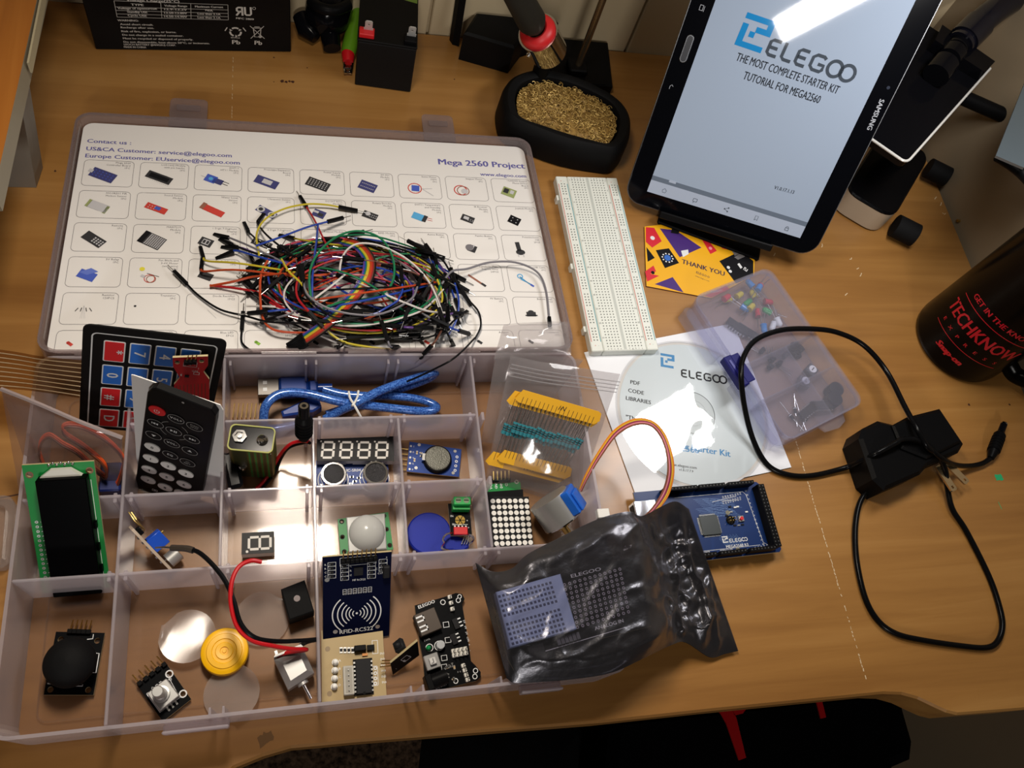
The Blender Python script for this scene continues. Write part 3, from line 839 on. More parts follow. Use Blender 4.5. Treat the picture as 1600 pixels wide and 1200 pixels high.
# rotary encoder
F = Flat('rotary_encoder_module', 'black rotary encoder module with a shiny metal shaft beside the yellow fan', 'encoder module', (213.7, 1070), (258.7, 1035), FLZ + 1.7)
pc = F.P([(213.7, 1070), (258.7, 1035), (298.7, 1092.5), (254.5, 1127.5)])
hs = [F.L(264.6, 1053)[:2], F.L(286, 1084)[:2]]
d = MB(); d.prism(pc, -1.6, 0, PCBK, [circ(*h, 1.5, 14) for h in hs], side=FR4)
for h in hs: d.ring(*h, 1.5, 2.2, .09, PRT)
q = F.P([(229, 1084), (265, 1061), (281, 1090), (250, 1113)]); d.line(q + q[:1], .4, .1, PRT)
a = F.L(231, 1079); b = F.L(261, 1056)
for i, t in enumerate(('CLK', 'DT', 'SW', '+', 'GND')):
    p = lerp(a, b, (i + .4) / 5); d.text(t, p[0] + 1.0, p[1] - 1.6, .1, 2.0, PRT, 'c', -90, .02, res=1)
F.part('circuit_board', d)
c = F.L(256, 1086, 3); d = MB(); d.box(c.x - 6, c.y - 6.2, 0, c.x + 6, c.y + 6.2, 6, STEEL, .4)
for t in (-2.5, 0, 2.5): d.box(c.x + t - .5, c.y - 8.6, 0, c.x + t + .5, c.y - 6, .6, TIN)
F.part('encoder_body', d)
d = MB(); d.lathe([(4.6, 6), (4.4, 8), (3.4, 8.2), (3.4, 11), (3.0, 11.2), (3.0, 21), (2.6, 21.5), (0.01, 21.5)], STEEL, 24, (c.x - .5, c.y + .6)); F.part('shaft', d)
pin_row(F, 'pin_header', row(F.L(219, 1068), F.L(257, 1039), 5), 0, 1.2, True, 2.2, (-.4, 6.5, .2))

# fan with three round clear blades
FANY = mat('yellow_fan_plastic', '#f2b705', 0.35); BLD = clear_plastic('milky_fan_blade', '#f6f0ec', .3, '#e0d6ce', .3)
zc = 9.0
hub = at(351, 1018, zc)
fan = thing('fan_blade', 'yellow propeller hub with three round milky blades in the lower compartment', 'propeller', Matrix.Translation(hub))
d = MB(); d.lathe([(0.01, 2.6), (1.0, 2.6), (1.2, 2.0), (2.2, 2.0), (2.4, 2.8), (4.6, 2.9), (5, 2.3), (6.6, 2.3), (7, 2.8), (9.6, 2.7), (10, 2.1), (11.4, 2.0), (12.8, 1.4), (13.2, .6), (13.2, -4), (12.4, -5), (11.8, -4), (11.8, -1), (0.01, -1)], FANY, 44); obj('hub', d, fan)
for p in ((293, 994), (410, 967), (362, 1083)):
    q = at(*p, zc - 4) - hub; dr = Vector((q.x, q.y, 0)).normalized(); sd = Vector((-dr.y, dr.x, 0)); rows = []
    for i in range(11):
        rr = 15.5; t = -1 + 2 * i / 10
        wd = rr * math.sqrt(max(0.0, 1 - t * t)) if i else 0
        if i == 0: wd = 4.5
        ctr = Vector((q.x, q.y, 0)) + dr * (t * rr) + Vector((0, 0, -3.5))
        rows.append([tuple(ctr + sd * (max(wd, .5) * s_) + Vector((0, 0, 2.6 * s_))) for s_ in (-1, -.6, -.2, .2, .6, 1)])
    d = MB(); d.grid(rows, BLD); d.grid([[(x, y, zz + .5) for x, y, zz in r_] for r_ in rows], BLD, flip=True); obj('blade', d, fan)

# small motor with red and black leads
zm = FLZ + 15.5
F = Flat('toy_motor', 'small silver motor with red and black leads beside the yellow fan', 'motor', (425.4, 1031), (476, 1012), zm)
pc = F.P([(428, 1030), (474, 1013), (491, 1050), (450, 1077)])
d = MB(); d.prism(pc, -15, 0, STEEL, ch=3.2); F.part('can', d)
a = F.L(471, 1064, -7.5); b = F.L(486, 1092, -7.5); d = MB(); d.cyl(lerp(a, b, -.1) + (-7.5,), lerp(a, b, .22) + (-7.5,), 3.2, STEEL); d.cyl(lerp(a, b, .2) + (-7.5,), lerp(a, b, 1) + (-7.5,), 1.0, CHROME, n=12); F.part('shaft', d)
a = F.L(430, 1026, -7); b = F.L(470, 1009, -7); d = MB()
d.prism([a[:2], b[:2], lerp(b, F.L(474, 1013, -7), .9), lerp(a, F.L(428, 1030, -7), .9)], -14, -1, WHT)
for p in ((433, 1024), (472, 1007)):
    q = F.L(*p, -6); d.box(q.x - .8, q.y - .4, -9, q.x + .8, q.y + 3.2, -8.4, TIN)
F.part('end_cap', d)
WRED = mat('red_wire_jacket', '#b3121a', .35); WBLK = mat('black_wire_jacket', '#0e0e10', .3)
def wpath(pts, k=6): return spline([at(*p) for p in pts], k)
Mi = F.I
def wire_part(F, name, pts, r, m, lab=None):
    d = MB(); d.tube([F.I @ p for p in wpath(pts)], r, m); return F.part(name, d, lab)
wire_part(F, 'lead', [(434, 1026, 12), (447, 1020, 16), (479, 1015, 22), (455, 1014, 30), (425, 1009, 38), (394, 1001, 44), (371, 980, 47), (361, 945, 50), (362, 910, 52), (373, 886, 52), (392, 876, 50), (408, 878, 47)], 1.25, WRED, 'red lead')
wire_part(F, 'lead', [(470, 1008, 12), (482, 1002, 20), (496, 999, 26), (470, 1001, 30), (432, 1002, 36), (398, 996, 44), (376, 974, 48), (365, 938, 50), (352, 908, 51), (332, 882, 52), (312, 864, 50), (297, 858, 47)], 1.3, WBLK, 'black lead')
d = MB(); d.tube([F.I @ p for p in wpath([(302, 860, 47.5), (290, 857, 46), (268, 856, 42)])], 1.9, mat('clear_shrink_tube', '#3a332d', .3)); d.tube([F.I @ p for p in wpath([(268, 856, 42), (255, 855, 40), (243, 856, 37)])], .6, TIN); F.part('tinned_end', d)

# square black relay
F = Flat('relay', 'square black component with a round dimple, leaning above the silver motor', 'relay', (452, 968.6), (491, 955), 18)
pc = F.P([(439, 920.5), (476, 906), (491, 955), (452, 968.6)])
d = MB(); d.prism(pc, -15, 0, BLKM, ch=.6); c = F.L(464, 935); d.flat(circ(c.x, c.y, 1.9), .08, mat('dark_red_dot', '#3a1416', .4)); F.part('case', d)
d = MB()
for p in ((450, 925), (470, 917), (480, 950), (460, 957)): q = F.L(*p, -15); d.pin(q.x, q.y, -18, -15, TIN)
F.part('pins', d)

# one-digit display, lying on its side
def seg_digit(mb, x0, y0, w, h, t, z, m, slant=0.0, dg=None):
    T = dg or (lambda x, y: (x, y))
    def bar(ax, ay, bx, by):
        dx, dy = bx - ax, by - ay; l = math.hypot(dx, dy); ux, uy = dx / l, dy / l; g_ = t * .32; e = t * .5
        P_ = [(ax + ux * g_, ay + uy * g_), (ax + ux * e - uy * e, ay + uy * e + ux * e), (bx - ux * e - uy * e, by - uy * e + ux * e), (bx - ux * g_, by - uy * g_), (bx - ux * e + uy * e, by - uy * e - ux * e), (ax + ux * e + uy * e, ay + uy * e - ux * e)]
        mb.flat([T(px + slant * (py - y0), py) for px, py in P_], z, m)
    x1, y1, ym = x0 + w, y0 + h, y0 + h / 2
    for a in ((x0, y0, x1, y0), (x0, ym, x1, ym), (x0, y1, x1, y1), (x0, y0, x0, ym), (x0, ym, x0, y1), (x1, y0, x1, ym), (x1, ym, x1, y1)): bar(*a)
SEGW = mat('unlit_segment', '#c9c6c0', .5); DSPB = mat('display_face', '#0f0f12', .4); DSPS = mat('display_side', '#d2cec6', .5)
F = Flat('single_digit_display', 'single seven-segment digit lying sideways on the compartment floor', 'display', (377.3, 866.5), (428, 863.2), FLZ + 8)
d = MB(); a, b = F.L(377.3, 866.5), F.L(428, 829.8)
d.box(a.x, a.y, -8, b.x, b.y, -.3, DSPS); d.box(a.x, a.y, -.3, b.x, b.y, 0, DSPB)
seg_digit(d, 0, 0, 7.4, 12.6, 1.5, .09, SEGW, 0, lambda x, y: (a.x + 4.3 + y, b.y - 3.2 - x)); c = F.L(386, 862); d.flat(circ(c.x, c.y, .8), .09, SEGW)
F.part('housing', d)
d = MB()
for x in (a.x + 3, a.x + 5.5, a.x + 8, a.x + 10.5, a.x + 13): d.pin(x, a.y + 2, -8.2, -7.9, TIN)
d.tube([(b.x - 1.5, a.y + .2, -7.5), (b.x - 1, a.y - 1.2, -7.3)], .35, TIN); F.part('pins', d)

# four-digit display, tipped up on the sensor in front of it
F = Flat('four_digit_display', 'black four-digit display tipped up behind the blue sensor board', 'display', (495.4, 719), (616, 720), 15)
pc = F.P([(495, 686), (615, 681.6), (616, 720), (495.4, 720)])
d = MB(); d.prism(pc, -7, -.3, DSPS); d.prism(pc, -.3, 0, DSPB)
o0, ox, oy = Vector(pc[3] + (0,)), Vector(pc[2] + (0,)), Vector(pc[0] + (0,))
ex, ey = (ox - o0).normalized(), (oy - o0).normalized(); wx, wy = (ox - o0).length, (oy - o0).length
for i in range(4):
    xx = 3.0 + i * (wx - 3.2) / 4; hh = min(12.5, wy - 4.4)
    seg_digit(d, 0, 0, 7, hh, 1.5, .09, SEGW, .10, lambda x, y: tuple((o0 + ex * (xx + x) + ey * (2.2 + y))[:2]))
    q = o0 + ex * (xx - .3) + ey * (wy - 1.6); d.flat(circ(q.x, q.y, .6), .09, SEGW)
F.part('housing', d)
d = MB()
for i in range(6): q = o0 + ex * (10 + i * 5); d.pin(q.x, q.y + 2, -12, -7, TIN)
F.part('pins', d)

# ultrasonic sensor
F = Flat('ultrasonic_sensor', 'blue ultrasonic sensor board with two round silver transducers', 'sensor module', (494, 757), (606.7, 753.5), 7)
pc = F.P([(494, 720), (606.7, 716), (606.7, 762), (494, 766)])
d = MB(); d.prism(pc, -1.6, 0, PCBL, side=FR4)
cs = [F.L(521, 745, 6), F.L(586, 743, 6)]
for c in cs: d.ring(c.x, c.y, 9.3, 9.9, .09, PRT, 32)
c = F.L(551, 737); d.text('HC-SR04', c.x, c.y, .09, 2.8, PRT, 'c', bold=.02)
for p in ((499, 724), (602, 720)): q = F.L(*p); d.ring(q.x, q.y, .5, 1.0, .09, PRT)
deco(d, F.L(545, 748).x, F.L(545, 757).y, F.L(562, 748).x, F.L(545, 745).y, 0, 5, 4)
F.part('circuit_board', d)
for c in cs:
    d = MB(); c2 = (c.x, c.y)
    d.lathe([(8.2, 0), (8.2, 11.4), (7.7, 12), (6.6, 12), (6.6, 10.8)], CHROME, 36, c2); d.lathe([(6.6, 10.9), (0.01, 10.5)], mat('transducer_mesh', '#3c3c3e', .35, .8, bump=(2500, .8)), 30, c2); F.part('transducer', d)
a, b = F.L(538, 727), F.L(563, 720); d = MB(); d.prism(rrect(a.x, a.y, b.x, b.y, 1.6), 0, 3.4, CHROME, ch=.5); F.part('crystal', d)

# clock module with coin cell
F = Flat('clock_module', 'blue clock module with a round coin cell in the right middle compartment', 'clock module', (635.6, 736.6), (717, 745), FLZ + 2.8)
pc = F.P([(639.7, 690), (721, 702), (717, 745), (635.6, 736.6)])
d = MB(); d.prism(pc, -1.6, 0, PCBL, side=FR4)
a, b = F.L(642, 697), F.L(640, 733)
for i in range(5): p = lerp(a, b, i / 4); d.flat(circ(p[0], p[1], .7), .09, TIN); d.text('SDVGB'[i], p[0] + 2, p[1] - .6, .09, 1.6, PRT, res=1)
a, b = F.L(714, 714), F.L(711, 735)
for i in range(4): p = lerp(a, b, i / 3); d.ring(p[0], p[1], .5, 1.0, .09, PRT)
for p in ((655, 695), (650, 731), (708, 739), (711, 705)): q = F.L(*p); d.flat(circ(q.x, q.y, 1.1), .09, TIN)
deco(d, F.L(650, 712).x - 1, F.L(650, 722).y, F.L(660, 712).x, F.L(650, 704).y, 0, 5, 6)
F.part('circuit_board', d)
c = F.L(684, 716, 4); d = MB(); d.lathe([(9.6, 0), (9.6, 3), (9, 3.6), (8.9, 3.6)], BLK, 36, c[:2]); d.box(c.x - 10.4, c.y - 2.4, 0, c.x - 8.2, c.y + 2.4, 4.2, TIN); F.part('cell_holder', d)
d = MB(); d.lathe([(8.9, 1), (8.9, 4), (8.3, 4.6), (7.9, 4.6), (7.8, 4.9), (0.01, 4.9)], mat('coin_cell_steel', '#55554f', .4, .9, bump=(1500, .3)), 40, c[:2]); F.part('coin_cell', d)
pin_row(F, 'pin_header', row(F.L(639, 700), F.L(637, 732), 5), -1.6, -2.4, False, 0, (-5, 0, 0))

# infrared motion sensor
F = Flat('motion_sensor', 'motion sensor with a milky white dome on a green board', 'sensor module', (532, 865), (614.5, 858.7), 9)
pc = F.P([(527.5, 811), (606.6, 800), (614.5, 858.7), (532, 866)])
hp = [(534, 815), (535, 839), (538, 862), (600, 806), (604, 827), (609, 852)]
d = MB(); d.prism(pc, -1.6, 0, PCBG, [circ(*F.L(*p)[:2], .9, 12) for p in hp], side=FR4)
for p in hp: q = F.L(*p); d.ring(q.x, q.y, .9, 1.5, .09, PRB)
F.part('circuit_board', d)
DOME = clear_plastic('milky_lens', '#f6f6f4', .8, '#f2f4f2', .3)
q = F.P([(541, 809), (601, 802.5), (604, 858), (545, 863.5)], 2)
d = MB(); d.prism(q, 0, 3.2, DOME, ch=.5); c = Vector((sum(p[0] for p in q) / 4, sum(p[1] for p in q) / 4, 3.0)); d.dome(c, 11.3, DOME, 10.5, 32, 10); F.part('lens', d)
d = MB()
for i in range(3): d.pin(c.x - 3 + 3 * i, c.y - 14, -6, -1.6, GOLD)
deco(d, c.x - 9, c.y - 8, c.x + 9, c.y + 8, -2.4, 8, 2); F.part('pins', d)

# RFID reader leaning on the middle divider
RM = pose([[.9993, .003, .0372], [.0246, .6988, -.7149], [-.0281, .7153, .6982]], (32.4, 102.3, 24.2))
F = Flat('rfid_reader', 'dark navy reader board with white radio wave print, leaning on a divider', 'reader board', None, None, 0, M=RM)
d = MB(); d.prism(F.P([(504, 870.7), (612, 862), (608, 994), (504.7, 1006)]), -1.6, 0, PCBN, side=FR4)
c = F.L(557.5, 958)
for k, r in enumerate((2.2, 4.2, 6.1, 8.4, 11.0, 14.0)):
    d.ring(c.x, c.y, r, r + .55 + .03 * k, .1, PRT, 60, 132, 228); d.ring(c.x, c.y, r, r + .55 + .03 * k, .1, PRT, 60, -48, 48)
d.flat(circ(c.x, c.y, .7), .1, PRT)
q = F.L(557, 985); d.text('RFID-RC522', q.x, q.y - 1.0, .1, 3.9, PRT, 'c', 1.5, .012)
for p in ((524, 987), (590, 979), (511, 906)): q = F.L(*p); d.ring(q.x, q.y, .01, 1.4, .1, TIN, 18)
def rb(x0, y0, x1, y1): a, b = F.L(x0, y0), F.L(x1, y1); d.frame(min(a.x, b.x), min(a.y, b.y), max(a.x, b.x), max(a.y, b.y), .22, .1, PRT)
for i in range(6): rb(535.5 + i * 7.9, 929.5 - i * .8, 541.5 + i * 7.9, 920.5 - i * .8)
for (x, y, n) in ((512, 879, 4), (532, 882, 4), (574, 879, 4), (592, 874, 3)):
    for i in range(n): rb(x, y + i * 6.3, x + 13, y + i * 6.3 + 5.2)
rb(531, 872, 588, 880)
for (x, y, t) in ((508.5, 884, 'R'), (508.5, 890, 'R'), (508.5, 896, 'C'), (508.5, 902, 'C'), (548, 886, 'C'), (548, 893, 'R'), (548, 900, 'C'), (588, 890, 'C'), (594, 897, 'C17'), (604, 872, '+'), (561, 907, 'MF RC522')): q = F.L(x, y); d.text(t, q.x, q.y, .1, 1.8, PRT, 'c', res=1)
F.part('circuit_board', d)
d = MB(); q = F.L(560, 892); d.box(q.x - 2.6, q.y - 2.6, 0, q.x + 2.6, q.y + 2.6, .9, IC)
for i in range(6): p = F.L(538.5 + i * 7.9, 925 - i * .8); d.box(p.x - .7, p.y - 1, 0, p.x + .7, p.y + 1, .6, TIN); d.box(p.x - .7, p.y - .4, 0, p.x + .7, p.y + .4, .62, IC)
for (x, y, n) in ((518, 881.5, 4), (538, 884.5, 4), (580, 881.5, 4), (598, 876.5, 3)):
    for i in range(n): p = F.L(x, y + i * 6.3); d.box(p.x - 1.2, p.y - .6, 0, p.x + 1.2, p.y + .6, .6, IC); d.box(p.x - 1.3, p.y - .6, 0, p.x - .8, p.y + .6, .62, TIN)
p = F.L(603, 891); d.box(p.x - 2, p.y - 4, 0, p.x + 2, p.y + 4, 3, IC, .6); F.part('chips', d)
pin_row(F, 'pin_header', row(F.L(536, 876), F.L(586, 871), 8), 0, .6, True, 2.4, (0.1, 7.2, 1.5))

# blue key fob with its ring
FOB = mat('blue_fob_plastic', '#10248f', .5, spec=.2)
F = Flat('key_fob', 'round blue key fob with a wire ring in a small compartment', 'key fob', (637, 835), (710, 835), FLZ + 5.5)
c = F.L(671, 833); e = F.L(731, 848)
out = []
for k in range(40):
    t = 2 * PI * k / 40; out.append((c.x + 14.4 * math.cos(t), c.y + 14.0 * math.sin(t)))
poly = [p for p in out if not (p[0] > c.x + 9 and -11.6 < p[1] - c.y < 6.5)]
poly = []
for k in range(41):
    t = R(28 + (360 - 28 - 52) * k / 40); poly.append((c.x + 14.4 * math.cos(t), c.y + 14.0 * math.sin(t)))
poly += [(e.x - 3, e.y - 5.4), (e.x + .5, e.y - 3), (e.x + 1, e.y + .8), (e.x - 2, e.y + 3.4), (e.x - 9, e.y + 5)]
d = MB(); d.prism(poly, -5.2, 0, FOB, ch=.9); F.part('fob', d)
ringp = [F.I @ p for p in spline([at(692, 842, 16), at(694, 848, 14), at(691, 857, 18), at(712, 858, 6), at(737, 848, 7), at(738, 838, 14), at(720, 833, 10), at(700, 834, 14)], 6, True)]
d = MB(); d.tube(ringp, .7, CHROME, closed=True); F.part('split_ring', d)

# module with the green screw terminal, lying on the fob
F = Flat('screw_terminal_module', 'small black module with a bright green screw terminal beside the blue fob', 'module', (704.7, 836.5), (737, 836.5), FLZ + 10.5)
pc = F.P([(700, 787), (733, 785), (737.5, 836), (704.5, 837)])
d = MB(); d.prism(pc, -1.6, 0, PCBK, side=FR4)
c = F.L(719, 813); d.ring(c.x, c.y, .6, 3.3, .09, mat('bare_copper_ring', '#8d7434', .4, .7)); 
for k in range(6): d.line([(c.x, c.y), (c.x + 3.4 * math.cos(k * PI / 3), c.y + 3.4 * math.sin(k * PI / 3))], .5, .13, PCBK)
for p in ((709, 821), (716, 822), (723, 821), (730, 815), (732, 826), (706, 808)): q = F.L(*p); d.text('IN' if p[0] < 710 else '+', q.x, q.y, .1, 2, PRT, res=1)

q = F.L(719, 820); d.line([(q.x - 5, q.y), (q.x + 5, q.y + .2)], .3, .1, PRT)
F.part('circuit_board', d)
q = F.L(719, 831); d = MB(); d.box(q.x - 4.5, q.y - 2.4, 0, q.x + 4.5, q.y + 2.6, 2.6, REDP, .3)
for i in range(4): d.box(q.x - 4 + i * 2.4, q.y + 2, 0, q.x - 3 + i * 2.4, q.y + 3.8, 1.2, PRT)
F.part('resistor_pack', d)
a = F.L(718.5, 790, 0); d = MB(); GRT = mat('green_terminal_plastic', '#1fa04a', .4)
d.prism([(a.x - 5.6, a.y - 4.4), (a.x + 5.6, a.y - 4.4), (a.x + 5.6, a.y + 3), (a.x - 5.6, a.y + 3)], 0, 6, GRT); d.box(a.x - 5.6, a.y - 2.4, 6, a.x + 5.6, a.y + 3, 10, GRT, .4)
for s_ in (-2.6, 2.6): d.cyl((a.x + s_, a.y + .4, 9.9), (a.x + s_, a.y + .4, 10.15), 1.9, mat('terminal_screw', '#6b7a66', .4, .8), n=14); d.box(a.x + s_ - 1.6, a.y + .15, 10.15, a.x + s_ + 1.6, a.y + .65, 10.3, PCBK)
F.part('screw_terminal', d)
a, b = F.L(727, 836), F.L(735, 836); pin_row(F, 'pins', row(a, b, 3), -1.6, -1.7, False, 0, (-2, -5, -2), TIN)

# power supply module
F = Flat('power_supply_module', 'black power supply module with USB port and white headers, front right of the box', 'power module', (663, 1078), (735, 1066), FLZ + 2.2)
pc = F.P([(648, 946), (700, 931), (712, 926.5), (722, 928), (726, 936), (722, 944), (729, 985), (736, 1033), (743, 1040), (751, 1050), (751, 1058), (744, 1064), (735, 1066), (673, 1082), (668, 1080), (663, 1055), (661, 1030), (655, 1000)])
d = MB(); d.prism(pc, -1.6, 0, PCBK, side=FR4)
for p, r in (((692, 941), 1.7), ((716, 938), 1.6), ((718, 932), 1.4), ((743, 1048), 1.6), ((742, 1057), 1.6), ((671, 1012), 2.4), ((686, 1009), 3.0), ((712, 1064), 1.6)):
    q = F.L(*p); d.ring(q.x, q.y, r - .45, r, .09, PRT)
q = F.L(667, 945); d.text('ELEGOO', q.x, q.y - .6, .09, 2.9, PRT, 'c', 13, .03); 
for k in range(6): q = F.L(724 + k * 1.9, 972 + k * 9); d.text(('5V', '0V', '3V', 'ON', '+', '-')[k], q.x, q.y, .09, 1.9, PRT, rot=-78, res=1)
q = F.L(668, 1001); d.text('PWR', q.x, q.y, .09, 1.8, PRT, rot=12, res=1); q = F.L(690, 1071); d.text('DC 6-12V', q.x, q.y - 1, .09, 1.7, PRT, rot=14, res=1)
for (x, y) in ((694, 1028), (694, 1042), (697, 976), (700, 1000)):
    a, b = F.L(x - 4, y + 5), F.L(x + 4, y - 5); d.frame(a.x, a.y, b.x, b.y, .3, .09, PRT)
deco(d, F.L(690, 1030).x, F.L(690, 1062).y, F.L(705, 1030).x, F.L(690, 1032).y, 0, 8, 11); deco(d, F.L(706, 1060).x, F.L(706, 1062).y, F.L(716, 1040).x, F.L(706, 1034).y, 0, 6, 12)
F.part('circuit_board', d)
a, b = F.L(650, 990, 5), F.L(688, 953, 5); d = MB(); ang = 13
T0 = d.T; c = (Vector(a) + Vector(b)) / 2; d.T = Matrix.Translation((c.x, c.y, 0)) @ Matrix.Rotation(R(14), 4, 'Z')
d.box(-7.2, -6.8, 0, 6.5, 6.8, 6.2, mat('usb_shell', '#3e352d', .5, .4), .3); d.box(-7.5, -6, .8, -7.1, 6, 5.4, IC)
for k in range(2):
    for j in range(2): d.box(-6.6, -4.6 + k * 6 + j * 2.6, 6.2, -1.6, -3.6 + k * 6 + j * 2.6, 6.45, PRT)
    d.box(-2.4, -4.6 + k * 6, 6.2, -1.6, -1 + k * 6, 6.45, PRT)
d.T = T0; F.part('usb_port', d)
WHD = mat('white_header_plastic', '#d8d6cd', .5)
def hdr(pa, pb, n, w):
    a, b = F.L(*pa), F.L(*pb); d = MB(); c = ((a.x + b.x) / 2, (a.y + b.y) / 2); ln = math.hypot(b.x - a.x, b.y - a.y); th = math.atan2(b.y - a.y, b.x - a.x)
    d.T = Matrix.Translation((c[0], c[1], 0)) @ Matrix.Rotation(th, 4, 'Z')
    for i in range(n):
        x = -ln / 2 + (i + .5) * ln / n
        for j in range(w):
            y = (j - (w - 1) / 2) * 2.54; d.box(x - 1.2, y - 1.27, 0, x + 1.2, y + 1.27, 2.6, WHD, .35); d.pin(x, y, 2, 7.5, TIN, .6)
    F.part('white_header', d)
hdr((701, 929), (707, 957), 3, 1); hdr((705, 1022), (730, 1017), 4, 2); hdr((722, 1037), (731, 1066), 4, 1)
q = F.L(669, 1013); d = MB(); d.dome((q.x, q.y, 1.5), 1.6, mat('green_lens', '#0f8a4a', .2), 2.4, 14, 6); d.cyl((q.x, q.y, 0), (q.x, q.y, 1.5), 1.6, mat('green_lens', '#0f8a4a', .2), n=14); F.part('indicator_light', d)
q = F.L(687, 1009); d = MB(); d.cyl((q.x, q.y, 0), (q.x, q.y, 5), 2.5, mat('capacitor_top', '#b8bcc0', .3, .7), n=18); F.part('capacitor', d)
q = F.L(675, 1034, 3); d = MB(); d.T = Matrix.Translation((q.x, q.y, 0)) @ Matrix.Rotation(R(10), 4, 'Z'); GRB = mat('grey_button_plastic', '#8d8d8c', .45)
d.box(-4.4, -4.4, 0, 4.4, 4.4, 5, GRB, .4); d.box(-2, -2, 5, 2, 2, 7.5, mat('pale_button', '#c2c2c0', .45), .3); d.line([(-1.2, -1.2), (.2, -1.2), (.2, 1.4)], .4, 7.6, PCBK); F.part('power_button', d)
q = F.L(683, 1062, 4); d = MB(); d.T = Matrix.Translation((q.x, q.y, 0)) @ Matrix.Rotation(R(12), 4, 'Z')
d.box(-7.5, -4.5, 0, -3.6, 4.5, 10, BLK, .4); d.box(-3.6, -4.3, 0, 6, 4.3, 5, BLK, .3); d.cyl((-3.6, 0, 5), (6, 0, 5), 4.3, BLK, n=20); F.part('barrel_jack', d)
for p in ((712, 975), (709, 999)):
    q = F.L(*p); d = MB(); d.T = Matrix.Translation((q.x, q.y, 0)) @ Matrix.Rotation(R(14), 4, 'Z'); d.box(-1.8, -3.3, .1, 1.8, 3.3, 1.8, IC, .2)
    for k in (-2.3, 0, 2.3): d.box(1.8, k - .4, 0, 4, k + .4, .5, PRT)
    F.part('regulator', d)

# stepper driver board
F = Flat('stepper_driver_board', 'tan stepper driver board with a black chip, below the navy reader board', 'driver board', (503, 1097), (605, 1086), FLZ + 2.6)
pc = F.P([(502, 985), (598, 985), (604, 1087), (503, 1097)])
hp = [(512, 1014), (515, 1084)]
d = MB(); d.prism(pc, -1.6, 0, PCBT, side=FR4)
for p in hp: q = F.L(*p); d.ring(q.x, q.y, .01, 1.5, .09, mat('copper_pad', '#7f6a4a', .5))
for k in range(6): q = F.L(594 + k * .6, 1023 + k * 9); d.text(('IN1', 'IN2', 'IN3', 'IN4', 'IN5', 'IN6')[k], q.x, q.y, .09, 1.9, PRT, 'l', res=1)
for k in range(4): q = F.L(531, 1034 + 12.7 * k); d.text('ABCD'[k], q.x, q.y, .09, 2.0, PRT, res=1)
a, b = F.L(583, 1072), F.L(590, 1040); d.frame(a.x, a.y, b.x, b.y, .3, .09, PRT, .8)
a, b = F.L(582, 1022), F.L(590, 1000); d.frame(a.x, a.y, b.x, b.y, .3, .09, PRT)
for k in range(4): q = F.L(586.5, 1044 + 8 * k); d.ring(q.x, q.y, .5, 1.1, .09, PRT)
F.part('circuit_board', d)
for k in range(4):
    q = F.L(524 - .5 * k, 1034 + 12.7 * k, 3); d = MB(); m = mat('clear_led_lens', '#e9e9e4', .12); d.cyl((q.x, q.y, 0), (q.x, q.y, 3.2), 1.6, m, n=16); d.lathe([(1.6, 3.2), (1.5, 3.9), (1.1, 4.5), (.6, 4.8), (.01, 4.9)], m, 16, q[:2]); d.lathe([(2.0, 0), (2.0, .7), (1.6, .7)], m, 16, q[:2]); F.part('indicator_light', d)
q0, q1 = F.L(555, 1085, 4), F.L(581, 1028, 4); d = MB(); d.box(q0.x + .8, q0.y, 1, q1.x - .8, q1.y, 4.2, IC, .3)
n = 8
for i in range(n):
    yy = q0.y + 1.6 + i * (q1.y - q0.y - 3.2) / (n - 1)
    for xx, s_ in ((q0.x + .3, -1), (q1.x - .3, 1)): d.box(xx - .6, yy - .55, 0, xx + .6, yy + .55, 2.4, TIN)
d.box(q0.x - .4, q0.y - .5, 0, q1.x + .4, q1.y + .5, 1.0, BLK); d.flat(circ((q0.x + q1.x) / 2, q0.y + .2, .9, 12), 4.28, BLKM); F.part('chip', d)
q0, q1 = F.L(537, 1087, 3), F.L(552, 1040, 3); d = MB(); d.box(q0.x, q0.y, 0, q1.x, q1.y, 5.2, mat('milky_connector', '#a9a69c', .4), .4); d.box(q0.x + 1.2, q0.y + 1, 5.2, q1.x - 1.0, q1.y - 1, 5.3, mat('connector_recess', '#8f8b80', .5))
for i in range(5): d.pin((q0.x + q1.x) / 2, q0.y + 2.4 + i * (q1.y - q0.y - 4.8) / 4, 5, 6.5, TIN)
F.part('motor_socket', d)
d = MB(); q = F.L(562, 1014); d.box(q.x - 3.4, q.y - 1.6, 0, q.x + 3.6, q.y + 1.6, 4.6, BLK, .3); d.box(q.x + 4.2, q.y - 1.5, 0, q.x + 8.6, q.y + 1.5, 2.6, BLK)
for t in range(4): p = F.L(533 + t * 6, 1016); d.box(p.x - .9, p.y - 1.7, 0, p.x + .9, p.y + 1.7, .6, TIN); d.box(p.x - .8, p.y - .9, 0, p.x + .8, p.y + .9, .65, IC)
p = F.L(570, 1023); d.box(p.x - 1.6, p.y - .8, 0, p.x + 1.6, p.y + .8, 1.2, mat('orange_capacitor', '#c47a1c', .4)); F.part('components', d)

